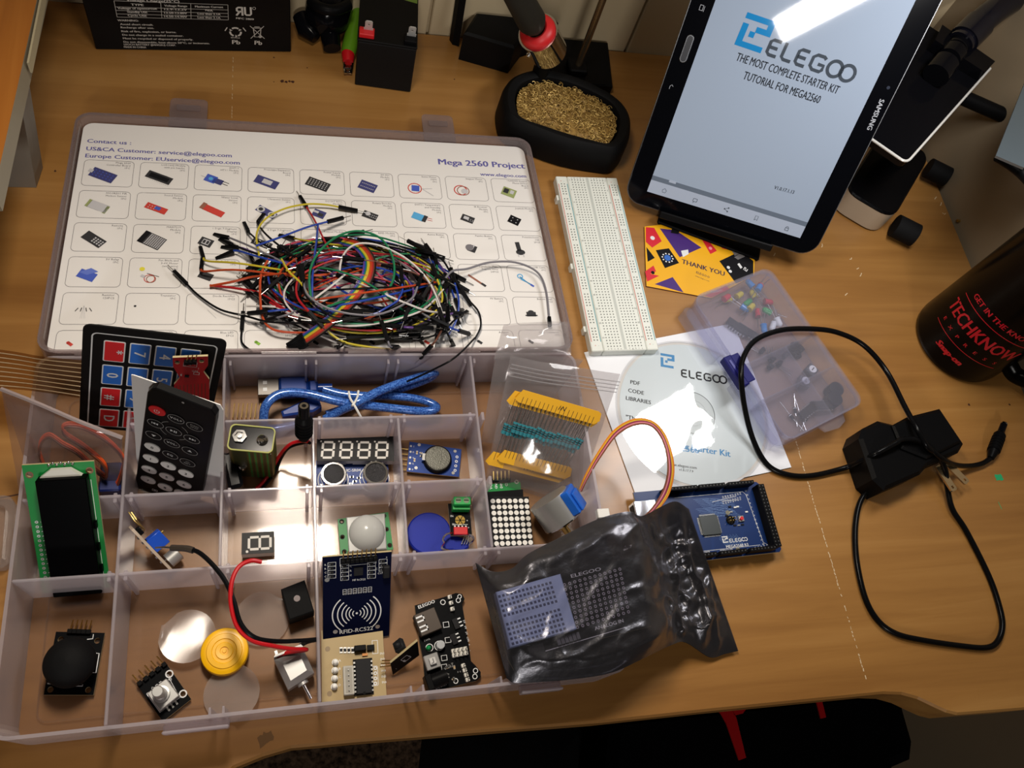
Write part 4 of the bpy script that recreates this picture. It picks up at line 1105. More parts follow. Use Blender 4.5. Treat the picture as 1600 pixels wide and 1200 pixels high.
# infrared receiver module, standing on its edge
za = 16
A_, B_ = at(612, 1047, za - 8), at(653.5, 1013, za + 4)
ex = (B_ - A_).normalized(); v = (at(655, 1024, 4) - at(652.6, 1001.6, 18)).normalized(); ey = -(v - ex * v.dot(ex)).normalized(); ez = ex.cross(ey)
M = Matrix.Identity(4)
for i in range(3): M[i][0], M[i][1], M[i][2], M[i][3] = ex[i], ey[i], ez[i], A_[i]
F = Flat('infrared_receiver_module', 'little black receiver module with three pins, standing askew in the front compartment', 'module', None, None, 0, M=M)
pc = F.P([(614, 1054.5), (655, 1024), (652.6, 1001.6), (610, 1036.5)])
d = MB(); d.prism(pc, -1.5, 0, PCBK, side=FR4)
for p, t in (((620, 1044), '-'), ((633, 1031), 'IR'), ((641, 1024), '+')): q = F.L(*p); d.text(t, q.x, q.y, .09, 2.4, PRT, rot=90, res=1, bold=.02)
q = F.L(632, 1030); d.frame(q.x - 1.6, q.y - 2.5, q.x + 3.4, q.y + 2, .3, .09, PRT)
F.part('circuit_board', d)
q = F.L(632, 1022); d = MB(); d.box(q.x - 3, q.y + 1, -8.5, q.x + 3.4, q.y + 4.5, -1.5, IC, .5); d.dome((q.x, q.y + 4.2, -5), 2.4, IC); F.part('receiver', d)
d = MB()
for i in range(3):
    p0 = F.I @ at(612 + i * 1.0, 1040 - i * 4, za - 6); p1 = F.I @ at(594 + i * 1.5, 1042 - i * 5, za - 2); d.tube([p0, p1], .38, GOLD, n=4)
F.part('pins', d)
# ------------------------------------------------------------------ things standing and leaning in the box
# character display, leaning on the divider
LM = pose([[.9996, -.028, -.009], [.0139, .7188, -.6951], [.026, .6946, .7189]], (-125.4, 122.6, 4.4))
F = Flat('character_display', 'green board with a large blank black display leaning in the left compartment', 'display', None, None, 0, M=LM)
hp = [(46, 742), (140, 735)]
d = MB(); d.prism([(-18, 0), (18, 0), (18, 80), (-18, 80)], -1.6, 0, PCBG, [circ(*F.L(*p)[:2], 1.3, 12) for p in hp], side=FR4)
for p in hp: q = F.L(*p); d.ring(q.x, q.y, 1.3, 2.0, .09, mat('bare_brown_pad', '#6a4a34', .4, .5))
for i in range(16):
    y = 1.5 + i * 2.54 * 1.15; d.ring(-15.2, y, .35, .9, .09, TIN, 10); d.text('%d' % (i + 1), -12.6, y - .6, .09, 1.5, PRT, res=1) if i % 5 == 0 else d.line([(-13.4, y - .3), (-11.8, y + .3)], .4, .09, PRT)
F.part('circuit_board', d)
a = F.L(54, 752, 7); b = F.L(135, 752, 7); d = MB(); d.box(a.x, 0.4, .1, b.x, a.y, 7, mat('display_bezel', '#030304', .3, spec=.1), .5)
for y in (12, 26, 40): d.box(b.x - .1, y, .1, b.x + 1.0, y + 4, 3, mat('display_bezel', '#060607', .22))
d.line([(b.x + .5, 1), (b.x + .5, a.y - 4)], .3, .12, PRT); F.part('bezel', d)
c = F.L(95, 744, 3); d = MB(); d.prism([(c.x - 11, a.y - .4), (c.x + 11, a.y - .4), (c.x + 5, a.y + 4.2), (c.x - 5, a.y + 4.2)], .1, 3.4, mat('white_backlight_edge', '#c8c8c0', .4)); F.part('backlight', d)
d = MB()
for k in range(7): d.dome((c.x - 6 + k * 2, a.y + 6.2 + (k % 2) * .8, 0), .9, TIN, .9, 8, 3)
F.part('solder_joints', d)

# keypad lying across the dividers
KS = .946
CC_ = Vector((0, 0, CAM_H))
KM = Matrix.Translation(CC_) @ Matrix.Scale(KS, 4) @ Matrix.Translation(-CC_) @ pose([[.9784, .2052, .025], [-.0271, .2471, -.9686], [-.205, .947, .2474]], (-77.5, 250.4, 80.3))
F = Flat('membrane_keypad', 'black membrane keypad with blue and red keys across the back of the box', 'keypad', None, None, 0, M=KM)
KPB = mat('keypad_black_film', '#131314', .5); KBL = mat('keypad_blue_key', '#2268c4', .45); KRD = mat('keypad_red_key', '#d31f26', .45)
d = MB(); d.prism(rrect(-38.5, -96, 38.5, 0, 4.5), -1.1, 0, KPB)
d.flat(rrect(-34, -93, 34, -5.5, 3.2), .08, PRT, [rrect(-33.2, -92.2, 33.2, -6.3, 2.6)])
F.part('face', d)
KEYS = ['*741', '0852', '#963', 'DCBA']
kx0 = F.L(178.5, 549); kx1 = F.L(258, 556.5); ky1 = F.L(171, 620)
dx = (kx1.x - kx0.x) / 2; dy = (ky1.y - kx0.y) / 2
for r in range(4):
    for c in range(4):
        ch = KEYS[r][c]; x, y = kx0.x + dx * c, kx0.y + dy * r
        d = MB(); w, h = dx * .42, abs(dy) * .42
        yb = y - h
        d.prism(rrect(x - w, yb, x + w, y + h, 1.0), .1, .3, PRT); d.prism(rrect(x - w + .7, yb + .7, x + w - .7, y + h - .7, .7), .3, .42, KRD if ch in '*#ABCD' else KBL)
        d.text(ch, x - (3.0 if ch != '*' else 1.0), y, .52, 9.0 if ch not in '*#' else 8, PRT, 'c', -90, .02) if True else 0
        F.part('key', d)
FLEX = clear_plastic('brown_flex_film', '#d9b98e', .35, '#5d4630', .3)
e0 = [F.I @ at(*p) for p in ((-60, 530, 50), (-60, 612, 50))]
rows = []
lp = [[(-60, 538, 40), (20, 549, 46), (66, 557, 56), (128, 563, 78)], [(-60, 603, 40), (20, 608, 44), (66, 613, 50), (124, 622, 66)]]
A_ = spline([F.I @ at(*p) for p in lp[0]], 6); B_ = spline([F.I @ at(*p) for p in lp[1]], 6)
d = MB(); d.grid([[tuple(a.lerp(b, k / 8)) for k in range(9)] for a, b in zip(A_, B_)], FLEX)
SLV = mat('silver_trace', '#d8c3a0', .3, .5)
for k in range(8):
    t = .08 + k * .12
    d.tube([a.lerp(b, t) + Vector((0, 0, .3)) for a, b in zip(A_, B_)], .32, SLV, n=5)
F.part('ribbon_tail', d)

# water sensor lying on the keypad
WM = KM @ Matrix.Translation((0, 0, 4.0))
F = Flat('water_sensor', 'red water level sensor lying on the corner of the black keypad', 'sensor', None, None, 0, M=WM)
out = [(269.6, 559), (325, 556.7), (325, 571), (318, 581), (327, 593), (327, 640), (272, 632), (272, 601), (281, 590), (270.5, 573)]
hp = [(277, 566), (315, 564)]
d = MB(); d.prism(F.P(out), -1.5, 0, PCBR, [circ(*F.L(*p)[:2], 1.5, 14) for p in hp], side=FR4)
for k in range(9):
    a, b = F.L(276 + k * 5.6, 602 - k * .4), F.L(276 + k * 5.6, 634); d.line([a[:2], b[:2]], .55, .08, mat('exposed_trace', '#8d1a16' if 0 else '#7c2a20', .4, .4))
a, b = F.L(286, 572), F.L(308, 570); d.frame(a.x, a.y, b.x, b.y + 2, .25, .08, PRT)
for t, p in (('S', (289, 572)), ('+', (297, 571.5)), ('-', (304, 571)), ('1', (310, 577)), ('ON', (304, 581))): q = F.L(*p); d.text(t, q.x, q.y, .09, 2.2, PRT, res=1)
a, b = F.L(302, 585), F.L(312, 582); d.frame(a.x, a.y, b.x, b.y, .3, .08, PRT)
q = F.L(292, 587); d.box(q.x - 1.2, q.y - .8, 0, q.x + 1.2, q.y + .8, .8, IC); q = F.L(283, 585); d.box(q.x - .4, q.y - .7, 0, q.x + .4, q.y + .7, .6, TIN)
F.part('circuit_board', d)
pin_row(F, 'pin_header', row(F.L(291, 564), F.L(304, 563), 3), 0, 1.2, True, 2.5, (.6, 6.6, .2))

# remote control in front of its white card
RS = .94
RCM = Matrix.Translation(CC_) @ Matrix.Scale(RS, 4) @ Matrix.Translation(-CC_) @ pose([[.915, .1942, -.3536], [-.3812, .1292, -.9154], [-.1321, .9724, .1922]], (-61.9, 205.2, 86.9))
crd = Flat('remote_card', 'plain white card standing behind the black remote control', 'card', None, None, 0, M=RCM @ Matrix.Translation((0, 0, -5.0)))
d = MB(); d.prism(crd.P([(205, 586), (209, 586.5), (344, 633), (348.5, 641), (348, 769), (345, 778), (222, 766), (213, 715)]), -.6, 0, PAPER); crd.part('card_sheet', d)
F = Flat('remote_control', 'black remote control with white number buttons standing in the box', 'remote control', None, None, 0, M=RCM)
out = [(230, 614), (236, 608), (244, 606.5), (330, 640), (337, 650), (336, 662), (316, 768), (309, 790), (212, 770), (210, 756), (213, 742)]
d = MB(); d.prism(F.P(out), -4.6, 0, mat('remote_black_film', '#0c0c0d', .35), ch=.5); F.part('body', d)
RED = mat('remote_red_button', '#cf1c22', .4); WB = mat('remote_white_button', '#dddcd8', .45); GL = mat('remote_outline_print', '#9a9a98', .5)
ex = (F.L(260, 668) - F.L(243, 660)); up = (F.L(245, 641) - F.L(238, 695)); 
rx = 4.9
def btn(px, py, lab, kind='o', sz=2.9):
    c = F.L(px, py); d = MB()
    el = circ(c.x, c.y, rx, 22, 4.0)
    if kind == 'w': d.prism(el, 0, .7, WB); d.text(lab, c.x, c.y - 1.3, .8, 3.6, PRB, 'c', 0, .02)
    elif kind == 'r':
        d.prism(el, 0, .7, RED); d.ring(c.x, c.y - .2, 1.3, 1.65, .8, PRT, 20, -230, 50); d.line([(c.x, c.y - .2), (c.x, c.y + 1.7)], .35, .8, PRT)
    else:
        d.prism(el, 0, .4, mat('remote_black_button', '#101011', .4)); d.flat(el, .48, GL, [circ(c.x, c.y, rx - .3, 22, 3.7)])
        if lab in ('prev', 'next', 'play', 'up', 'down'):
            t = lambda pts: d.flat([(c.x + x, c.y + y) for x, y in pts], .5, PRT)
            if lab == 'prev': t([(-.2, -1), (-.2, 1), (-1.9, 0)]); t([(1.5, -1), (1.5, 1), (-.2, 0)]); t([(-2.3, -1), (-2, -1), (-2, 1), (-2.3, 1)])
            if lab == 'next': t([(.2, -1), (.2, 1), (1.9, 0)]); t([(-1.5, -1), (-1.5, 1), (.2, 0)]); t([(2.3, -1), (2, -1), (2, 1), (2.3, 1)])
            if lab == 'play': t([(-2, -1.1), (-2, 1.1), (-.2, 0)]); t([(.1, -1.1), (.1, 1.1), (.7, 1.1), (.7, -1.1)]); t([(1.2, -1.1), (1.2, 1.1), (1.8, 1.1), (1.8, -1.1)])
            if lab == 'up': t([(-1.4, -.8), (1.4, -.8), (0, 1.2)])
            if lab == 'down': t([(-1.4, .8), (1.4, .8), (0, -1.2)])
        else:
            ls = lab.split('|')
            for i, l_ in enumerate(ls): d.text(l_, c.x, c.y - .9 + (len(ls) - 1) * 1.0 - i * 2.0, .5, sz if len(ls) == 1 else 1.9, PRT if len(ls) == 1 else GL, 'c', 0, .01, res=1)
    F.part('button', d)
btn(246, 641, '', 'r'); btn(275.5, 654, 'VOL+'); btn(304.5, 666, 'FUNC|STOP')
btn(243.5, 661, 'prev'); btn(272, 673, 'play'); btn(300, 685.5, 'next')
btn(240.5, 679.5, 'down'); btn(269, 692, 'VOL-'); btn(297, 704, 'up')
btn(238.5, 698, '0', 'w'); btn(266.5, 710, 'EQ'); btn(293.5, 722, 'ST/|REPT')
btn(236, 715.5, '1', 'w'); btn(263.5, 727, '2', 'w'); btn(291, 739, '3', 'w')
btn(233.5, 733, '4', 'w'); btn(261, 744, '5', 'w'); btn(288, 756, '6', 'w')
btn(232, 749, '7', 'w'); btn(258.5, 760.5, '8', 'w'); btn(284, 770, '9', 'w')
d = MB()
c = F.L(286, 629); d.flat(circ(c.x, c.y, .8), .1, GL); c = F.L(242, 766); d.frame(c.x - 1.8, c.y - 1.4, c.x + 1.8, c.y + 1.4, .4, .1, PRT); d.rect(c.x - .8, c.y - .5, c.x + .8, c.y + .5, .1, PRT)
cc_ = F.L(272, 673)
for a0, a1 in ((20, 62), (118, 160), (200, 242), (298, 340)): d.ring(cc_.x, cc_.y, 8.3, 8.6, .1, GL, 60, a0, a1)
F.part('face_print', d)

# bag with the orange servo lead
def bag_sheet(name, mb, pts, m, z=None, seed=1, bulge=0.0, nu=16, nv=12, wr=0.8):
    """a soft film stretched between four edges given as 3D point lists: top, bottom (left to right)"""
    random.seed(seed)
    T, B = pts
    T = spline(T, 6); B = spline(B, 6)
    def samp(L, t):
        f = t * (len(L) - 1); i = min(int(f), len(L) - 2); return L[i].lerp(L[i + 1], f - i)
    ph = [random.uniform(0, 6.3) for _ in range(6)]
    rows = []
    for j in range(nv + 1):
        v = j / nv; r = []
        for i in range(nu + 1):
            u = i / nu; p = samp(T, u).lerp(samp(B, u), v)
            e = math.sin(PI * u) * math.sin(PI * v)
            w = math.sin(9 * u + 5 * v + ph[0]) * .5 + math.sin(17 * v - 6 * u + ph[1]) * .3 + math.sin(23 * u + 11 * v + ph[2]) * .25
            r.append(tuple(p + Vector((0, 0, bulge * e ** .6 + wr * w * (.35 + e)))))
        rows.append(r)
    mb.grid(rows, m)
    return rows
sb = thing('servo_bag', 'clear bag with an orange lead inside, slumped in the rear left corner of the box', 'bag', Matrix.Translation(at(110, 700, 40)))
sbo = at(110, 700, 40)
def rel(p, o): return Vector(at(*p)) - o
BAGS = clear_plastic('smoky_bag_film', '#efe9e8', .28, '#b3a6a6', .14, bump=(60, .4))
d = MB()
bag_sheet('f', d, ([rel(p, sbo) for p in ((2, 609, 74), (60, 632, 74), (125, 660, 68), (191, 684, 62))], [rel(p, sbo) for p in ((30, 770, 14), (80, 776, 10), (140, 774, 10), (192, 772, 12))]), BAGS, seed=3, bulge=12, wr=1.6)
obj('front_film', d, sb)
d = MB()
bag_sheet('b', d, ([rel(p, sbo) for p in ((2, 608, 76), (60, 630, 77), (125, 658, 70), (191, 683, 64))], [rel(p, sbo) for p in ((45, 740, 6), (90, 745, 6), (140, 745, 6), (186, 740, 6))]), BAGS, seed=8, bulge=-6, wr=1.2)
a_, b_, c_ = rel((2, 608, 76.5), sbo), rel((125, 659, 70.6), sbo), rel((191, 684, 63.4), sbo)
d.tube(spline([a_, rel((60, 631, 76.5), sbo), b_, c_], 6), 1.3, mat('bag_zip_strip', '#8a7d7c', .3), n=6)
obj('rear_film', d, sb)
sv = thing('servo_motor', 'dark blue servo with a flat orange lead inside the clear bag', 'servo motor', Matrix.Translation(at(180, 758, 18)))
so = at(180, 758, 18)
d = MB(); q = rel((178, 762, 14), so); d.box(q.x - 6, q.y - 6, -12, q.x + 6, q.y + 12, 8, mat('servo_blue_case', '#14235c', .3), 1.0); obj('case', d, sv)
OR = mat('orange_lead', '#d9541a', .45); RDL = mat('red_brown_lead', '#8e2f18', .45); BRL = mat('brown_lead', '#5a2b16', .45)
pth = [(70, 728, 22), (62, 704, 26), (65, 685, 30), (78, 677, 32), (98, 690, 32), (121, 703, 32), (146, 726, 32), (164, 741, 32), (166, 730, 40), (158, 716, 46), (130, 693, 52), (104, 676, 58), (98, 665, 60), (108, 660, 60), (132, 664, 58), (163, 681, 52), (184, 700, 46), (193, 716, 40), (189, 738, 32), (183, 753, 26), (176, 756, 24), (166, 755, 22)]
pp = [rel(p, so) for p in pth]
for k, m in enumerate((OR, mat('orange_red_lead', '#b5401a', .45), BRL)):
    d = MB(); d.tube([p + Vector((0, -1.2 * k, -.5 * k)) for p in spline(pp, 5)], .75, m, n=6); obj('lead', d, sv)

# nine volt battery in the middle cell
bc = at(393, 686, 49); BM = Matrix.Translation((bc.x, bc.y + .6, TF)) @ Matrix.Rotation(R(-8), 4, 'Z')
bt = thing('nine_volt_battery', 'green striped nine volt battery standing upright with its two snap terminals up', 'battery', BM)
d = MB(); G1 = mat('battery_green_stripe', '#2f7a35', .35, .3); G2 = mat('battery_dark_olive', '#3a3a20', .35, .3); G3 = mat('battery_gold_olive', '#5b5226', .35, .5)
d.prism(rrect(-13, -8.2, 13, 8.2, 3), 0.2, 45.5, G3)
for k in range(8):
    x = -1.0 + k * 1.75; d.box(x, -8.32, .6, x + 1.1, -8.0, 45, G1 if k % 2 == 0 else G2)
for k in range(4): d.box(12.9, -5 + k * 2.6, .6, 13.12, -3.6 + k * 2.6, 45, G1)
d.box(-10, -8.3, .6, -2, -8.1, 45, G2)
obj('case', d, bt)
d = MB(); d.prism(rrect(-13.2, -8.4, 13.2, 8.4, 3.1), 45.5, 46.6, mat('battery_rim', '#7d7f2e', .5, .1), [rrect(-12.4, -7.6, 12.4, 7.6, 2.6)]); d.prism(rrect(-12.4, -7.6, 12.4, 7.6, 2.6), 45, 45.9, BLKG); obj('top_plate', d, bt)
d = MB(); d.lathe([(4.3, 45.9), (4.3, 47.6), (2.9, 47.6), (2.9, 46.6), (0.01, 46.6)], CHROME, 6, (-7, .6)); d.lathe([(1.4, 46.6), (1.4, 48.2), (.01, 48.4)], STEEL, 12, (-7, .6)); obj('terminal', d, bt)
d = MB(); d.lathe([(3.4, 45.9), (3.3, 46.6), (2.5, 46.8), (2.6, 48.8), (2.2, 49.2), (.01, 48.6)], CHROME, 20, (6.2, -.4)); obj('terminal', d, bt)

# snap lead with the barrel plug
sl_o = at(475, 688, 43)
sn = thing('battery_snap_lead', 'black barrel plug standing on the divider with a red and black snap lead', 'battery lead', Matrix.Translation(sl_o))
def r0(p): return at(*p) - sl_o
d = MB(); p0 = Vector((0, 1.2, 0.2)); ax = (at(475, 640, 72) - at(475, 690, 43.5)).normalized()
P_ = lambda t: p0 + ax * t
d.cyl(P_(0), P_(4), 3.2, BLK, r1=4.2, n=18); d.cyl(P_(4), P_(18), 5.0, BLK, r1=5.2, n=18); d.cyl(P_(18), P_(21), 5.2, BLK, r1=3.6, n=18); d.cyl(P_(21), P_(30), 3.4, BLKG, n=18)
for k in range(5): d.cyl(P_(5 + k * 2.6), P_(6 + k * 2.6), 5.45, BLK, n=18)
obj('barrel_plug', d, sn)
d = MB(); d.cyl(P_(30), P_(30.4), 2.6, CHROME, n=16, r1=2.6); d.cyl(P_(30.35), P_(30.45), 1.3, BLK, n=12); obj('plug_tip', d, sn)
d = MB(); d.tube([p - sl_o for p in wpath([(482, 690, 42), (470, 689, 36), (452, 695, 30), (437, 712, 16), (424, 735, 6), (412, 752, 5), (400, 764, 5)])], 1.1, WRED); obj('lead', d, sn)['label'] = 'red lead'
d = MB(); d.tube([p - sl_o for p in wpath([(484, 692, 42), (474, 692, 34), (452, 699, 26), (439, 716, 13), (430, 738, 4.5), (419, 752, 4.5), (409, 764, 4.5)])], 1.1, WBLK); obj('lead', d, sn)['label'] = 'black lead'
q = r0((368, 737, 16)); d = MB(); d.T = Matrix.Translation(q) @ Matrix.Rotation(R(12), 4, 'Z'); d.box(-6, -13, -12, 3, 11, 8, BLKG, 2.0)
obj('snap_clip', d, sn)
d = MB()
for p in ((378, 725, 22), (368, 750, 21)):
    q = r0(p); d.lathe([(3.6, q.z - 3), (3.6, q.z), (2.6, q.z + .6), (2.4, q.z - .6), (.01, q.z - .6)], CHROME, 16, q[:2])
obj('snap_studs', d, sn)

# header strip with seven pins
F = Flat('pin_header_strip', 'row of seven bent gold header pins against the rear divider', 'pin header', (364, 655), (405, 655), 8)
d = MB(); a, b = F.L(364, 655), F.L(405, 655)
for p in row(a, b, 7): d.box(p[0] - 1.25, p[1] - 1.5, -5.8, p[0] + 1.25, p[1] + 1, -3, BLK, .2)
F.part('strip', d)
d = MB()
for p in row(a, b, 7): d.tube([Vector((p[0], p[1], -4)), Vector((p[0], p[1] + .4, 2)), Vector((p[0] + .8, p[1] + 10, 3))], .4, GOLD, n=4)
F.part('pins', d)

# blue USB cable
uo = at(555, 630, 8)
usb = thing('usb_cable', 'translucent blue USB cable folded and tied with a white twist tie', 'cable', Matrix.Translation(uo))
UBL = mat('blue_cable_jacket', '#17408f', .22, .15, coat=.4, speckle=('#4d7fd0', 900, .25))
UBC = mat('blue_plug_hood', '#12357e', .25)
def ru(p): return at(*p) - uo
d = MB()
d.tube([p - uo for p in wpath([(505, 608, 9), (535, 616, 9), (575, 619, 10), (605, 619, 10), (642, 622, 10), (668, 628, 10), (682, 636, 11), (674, 642, 13), (650, 642, 15), (612, 638, 15), (576, 634, 16), (548, 631, 18), (516, 624, 19), (484, 616, 19), (452, 613, 20), (430, 619, 20), (416, 633, 19), (412, 650, 15), (414, 668, 8), (432, 670, 6), (470, 662, 7)], 7)], 3.0, UBL, n=10)
d.tube([p - uo for p in wpath([(508, 655, 8), (530, 643, 14), (556, 630, 23), (586, 614, 22), (616, 602, 20), (646, 592, 19), (672, 584, 18), (680, 583, 15), (668, 592, 11), (630, 606, 9), (590, 618, 6), (545, 636, 6), (510, 648, 6)], 7)], 3.0, UBL, n=10)
obj('cable', d, usb)
d = MB(); a, b = ru((436, 609, 9)), ru((500, 607, 9)); ex = (b - a).normalized(); th = math.atan2(ex.y, ex.x)
d.T = Matrix.Translation(a) @ Matrix.Rotation(th, 4, 'Z'); ln = (b - a).length
d.box(0, -5.4, -4.5, ln * .72, 8.4, 4.5, UBC, 1.6); d.box(ln * .72, -3.6, -3.4, ln * .95, 5.2, 3.4, UBC, 1.2); d.cyl((ln * .95, .6, 0), (ln * 1.3, .4, 0), 2.9, UBC, n=12); obj('plug_hood', d, usb)
d = MB(); d.T = Matrix.Translation(a) @ Matrix.Rotation(th, 4, 'Z'); d.box(-13.5, -4.5, -2.3, 0, 7.5, 2.3, mat('usb_plug_shell', '#6f6c68', .35, .9), .3)
for y in (-1.6, 3.4): d.box(-10.2, y, 2.2, -7.6, y + 2.4, 2.36, PRT)
obj('plug_shell', d, usb)
d = MB(); a, b = ru((440, 648, 7)), ru((492, 634, 8)); th = math.atan2(b.y - a.y, b.x - a.x); d.T = Matrix.Translation(a) @ Matrix.Rotation(th, 4, 'Z'); d.prism([(0, -3), (20, -5), (26, -3), (26, 4), (20, 6), (0, 1)], -4.5, 4.5, UBC, ch=1.2); obj('square_plug_hood', d, usb)
TIEW = mat('white_twist_tie', '#d9d9d4', .5)
d = MB(); d.tube([p - uo for p in wpath([(545, 612, 22), (547, 622, 25), (553, 632, 27), (558, 641, 26), (564, 652, 22), (567, 657, 18)])], .8, TIEW, n=6); d.tube([p - uo for p in wpath([(560, 611, 22), (558, 622, 25), (552, 632, 27.5), (550, 634, 24), (548, 640, 12), (548, 622, 5)])], .8, TIEW, n=6); obj('twist_tie', d, usb)

# sound sensor, seen along its edge
P1, P2 = at(207, 827, 30), at(268, 891, 10)
ex = (P2 - P1).normalized(); v = ((P1 + P2) / 2 - Vector((0, 0, CAM_H))).normalized(); ey = (v - ex * v.dot(ex)).normalized(); ez = ex.cross(ey)
if ez.x < 0: ey = -ey; ez = -ez
M = Matrix.Identity(4)
for i in range(3): M[i][0], M[i][1], M[i][2], M[i][3] = ex[i], ey[i], ez[i], P1[i]
F = Flat('sound_sensor_module', 'sound sensor board standing on edge with a blue trimmer and silver microphone', 'sensor module', None, None, 0, M=M)
sg = -1 if (v.dot(ey) < 0) else 1
ln = (P2 - P1).length; W_ = 9 * sg
d = MB(); d.box(0, 0, -.8, ln, W_, .8, mat('sound_board_edge', '#b7a795', .5))
for k in range(6): d.box(6 + k * 4, .8 * sg, -1.6, 7.4 + k * 4, 2 * sg, -.8, TIN)
for k in range(4): d.box(5 + k * 5, .8 * sg, .8, 6.4 + k * 5, 2 * sg, 1.5, IC)
F.part('circuit_board', d)
x = ln * .46; d = MB(); d.box(x - 4.8, .6 * sg, .8, x + 4.8, 6 * sg, 10, mat('blue_trimmer', '#1c4fc0', .3), .3); d.cyl((x - 2.6, 1.6 * sg, 10), (x - 2.6, 1.6 * sg, 11.4), 1.1, GOLD, n=12); F.part('trimmer', d)
x = ln * .88; d = MB(); d.cyl((x, 4 * sg, 2.2), (x, 4 * sg, 9.5), 4.6, STEEL, n=24); d.cyl((x, 4 * sg, 9.5), (x, 4 * sg, 9.7), 3.9, mat('microphone_felt', '#2c2c2c', .9), n=24); d.tube([(x - 2, 3 * sg, .8), (x - 2, 3 * sg, 2.4)], .4, TIN); F.part('microphone', d)
d = MB(); x = ln * .11; d.box(x - 2.4, 0, .8, x + 2.4, 3 * sg, 3.4, BLK, .3)
for k in range(2):
    d.tube([Vector((x + k * 1.5, 1 * sg, 2)), Vector((x + k * 1.5, 1 * sg, 4.6)), F.I @ at(213 - k * 3, 812 + 2 * k, 33), F.I @ at(205 - k * 4, 800, 34)], .4, GOLD, n=4)
F.part('pins', d)

# LED matrix, tipped up on the divider
F = Flat('led_matrix_module', 'LED matrix of white round dots under a green board with a pin header', 'display module', (771, 851), (834, 850), 17)
pc = F.P([(763.5, 776), (826, 776), (834, 858), (772, 860)])
d = MB(); d.prism(pc, -8, 0, mat('matrix_face', '#121214', .45))
o0 = [F.L(770, 783), F.L(822.5, 782.5), F.L(776, 849.5), F.L(829, 847.5)]
DOT = mat('matrix_dot', '#d6d4ce', .5)
for i in range(7):
    for j in range(8):
        a = o0[0].lerp(o0[1], i / 6); b = o0[2].lerp(o0[3], i / 6); c = a.lerp(b, j / 7); d.flat(circ(c.x, c.y, 1.6, 14), .08, DOT)
F.part('led_matrix', d)
d = MB(); d.prism(F.P([(761, 750), (817, 747), (820, 778), (763, 780)]), -9.6, -8, PCBG, side=FR4)
for t, p in (('VCC', (769, 759)), ('GND', (777, 758)), ('DIN', (785, 758)), ('CS', (793, 757))): q = F.L(*p, -8); d.text(t, q.x, q.y, -7.9, 2.5, PRT, rot=90, res=1, bold=.02)
q = F.L(807, 753, -8); d.ring(q.x, q.y, .8, 1.5, -7.9, TIN)
F.part('circuit_board', d)
d = MB(); d.prism(F.P([(762, 766), (819, 762), (820, 779), (763.5, 781)]), -8, -3.5, BLK); 
a, b = F.L(765.5, 778.5, -3), F.L(818, 777, -3)
for p in row(a, b, 8): d.box(p[0] - .7, p[1] - .5, -3.5, p[0] + .7, p[1] + .5, -3.2, PRT)
F.part('socket', d)
pin_row(F, 'pin_header', row(F.L(770, 752, -8), F.L(794, 751, -8), 5), -8, -5, True, 2.5, (-.8, 4.5, 4.5))
d = MB()
F.part('stray_pins', pins_) if False else None

# zip bags of resistors
bo = at(860, 660, 30)
def rb_(p): return at(*p) - bo
BAGC = BAGP
bagA = thing('resistor_bag', 'front clear zip bag holding two yellow taped strips of resistors', 'bag', Matrix.Translation(bo))
d = MB(); bag_sheet('f', d, ([rb_(p) for p in ((798, 555, 66), (850, 566, 64), (910, 575, 58), (969, 584, 50))], [rb_(p) for p in ((758, 750, 10), (800, 762, 10), (850, 778, 12), (900, 790, 14))]), BAGC, seed=12, bulge=9, wr=.8); obj('front_film', d, bagA)
d = MB(); bag_sheet('b', d, ([rb_(p) for p in ((798, 556, 64), (850, 567, 62), (910, 576, 56), (969, 585, 48))], [rb_(p) for p in ((762, 748, 5), (800, 758, 5), (850, 772, 6), (900, 784, 8))]), BAGC, seed=15, bulge=-4, wr=.6); obj('rear_film', d, bagA)
d = MB()
ZIP = clear_plastic('bag_zip_lock', '#f4f4f4', .42, '#c9c7cb', .15)
for k in range(4):
    o_ = Vector((-1.0 * k, -6.0 - 2.2 * k, .4 - .8 * k)); d.tube([p + o_ for p in spline([rb_(q) for q in ((797, 557, 66), (850, 568, 64), (910, 577, 58), (966, 585, 50))], 6)], .35, ZIP, n=5)
obj('zip_strip', d, bagA)
for i, (tl, tr, bl, br, zz, lb) in enumerate((((787, 507, 62), (888, 503, 58), (772, 560, 56), (893, 552, 52), 0, 'small empty clear bag behind the resistor bag, over the box rim'), ((776, 548, 58), (912, 562, 52), (752, 690, 12), (800, 700, 8), 0, 'clear bag with loose blue resistors, half hidden behind the front bag'))):
    o_ = at(830, 540, 50); bg = thing('clear_bag', lb, 'bag', Matrix.Translation(o_))
    f_ = lambda p: at(*p) - o_
    mid = lambda a, b, dz: ((a[0] + b[0]) / 2, (a[1] + b[1]) / 2 - 2, (a[2] + b[2]) / 2 + dz)
    d = MB(); bag_sheet('x', d, ([f_(tl), f_(mid(tl, tr, 3)), f_(tr)], [f_(bl), f_(mid(bl, br, 3)), f_(br)]), BAGC, seed=31 + i, bulge=5, wr=1.2); obj('front_film', d, bg)
    d = MB(); bag_sheet('x', d, ([f_(tl) - Vector((0, 0, 2)), f_(mid(tl, tr, 1)) - Vector((0, 0, 2)), f_(tr) - Vector((0, 0, 2))], [f_(bl) - Vector((0, 0, 2)), f_(mid(bl, br, 1)) - Vector((0, 0, 2)), f_(br) - Vector((0, 0, 2))]), BAGC, seed=41 + i, bulge=-2, wr=.8); obj('rear_film', d, bg)
YT = mat('yellow_bandolier_tape', '#e2a912', .6); LEADT = mat('resistor_lead', '#9c9c98', .3, .9); RB = mat('teal_resistor_body', '#2f7d8a', .35); BAND = mat('resistor_band', '#4a2418', .4); INKB = mat('dark_pen', '#2a2016', .7)
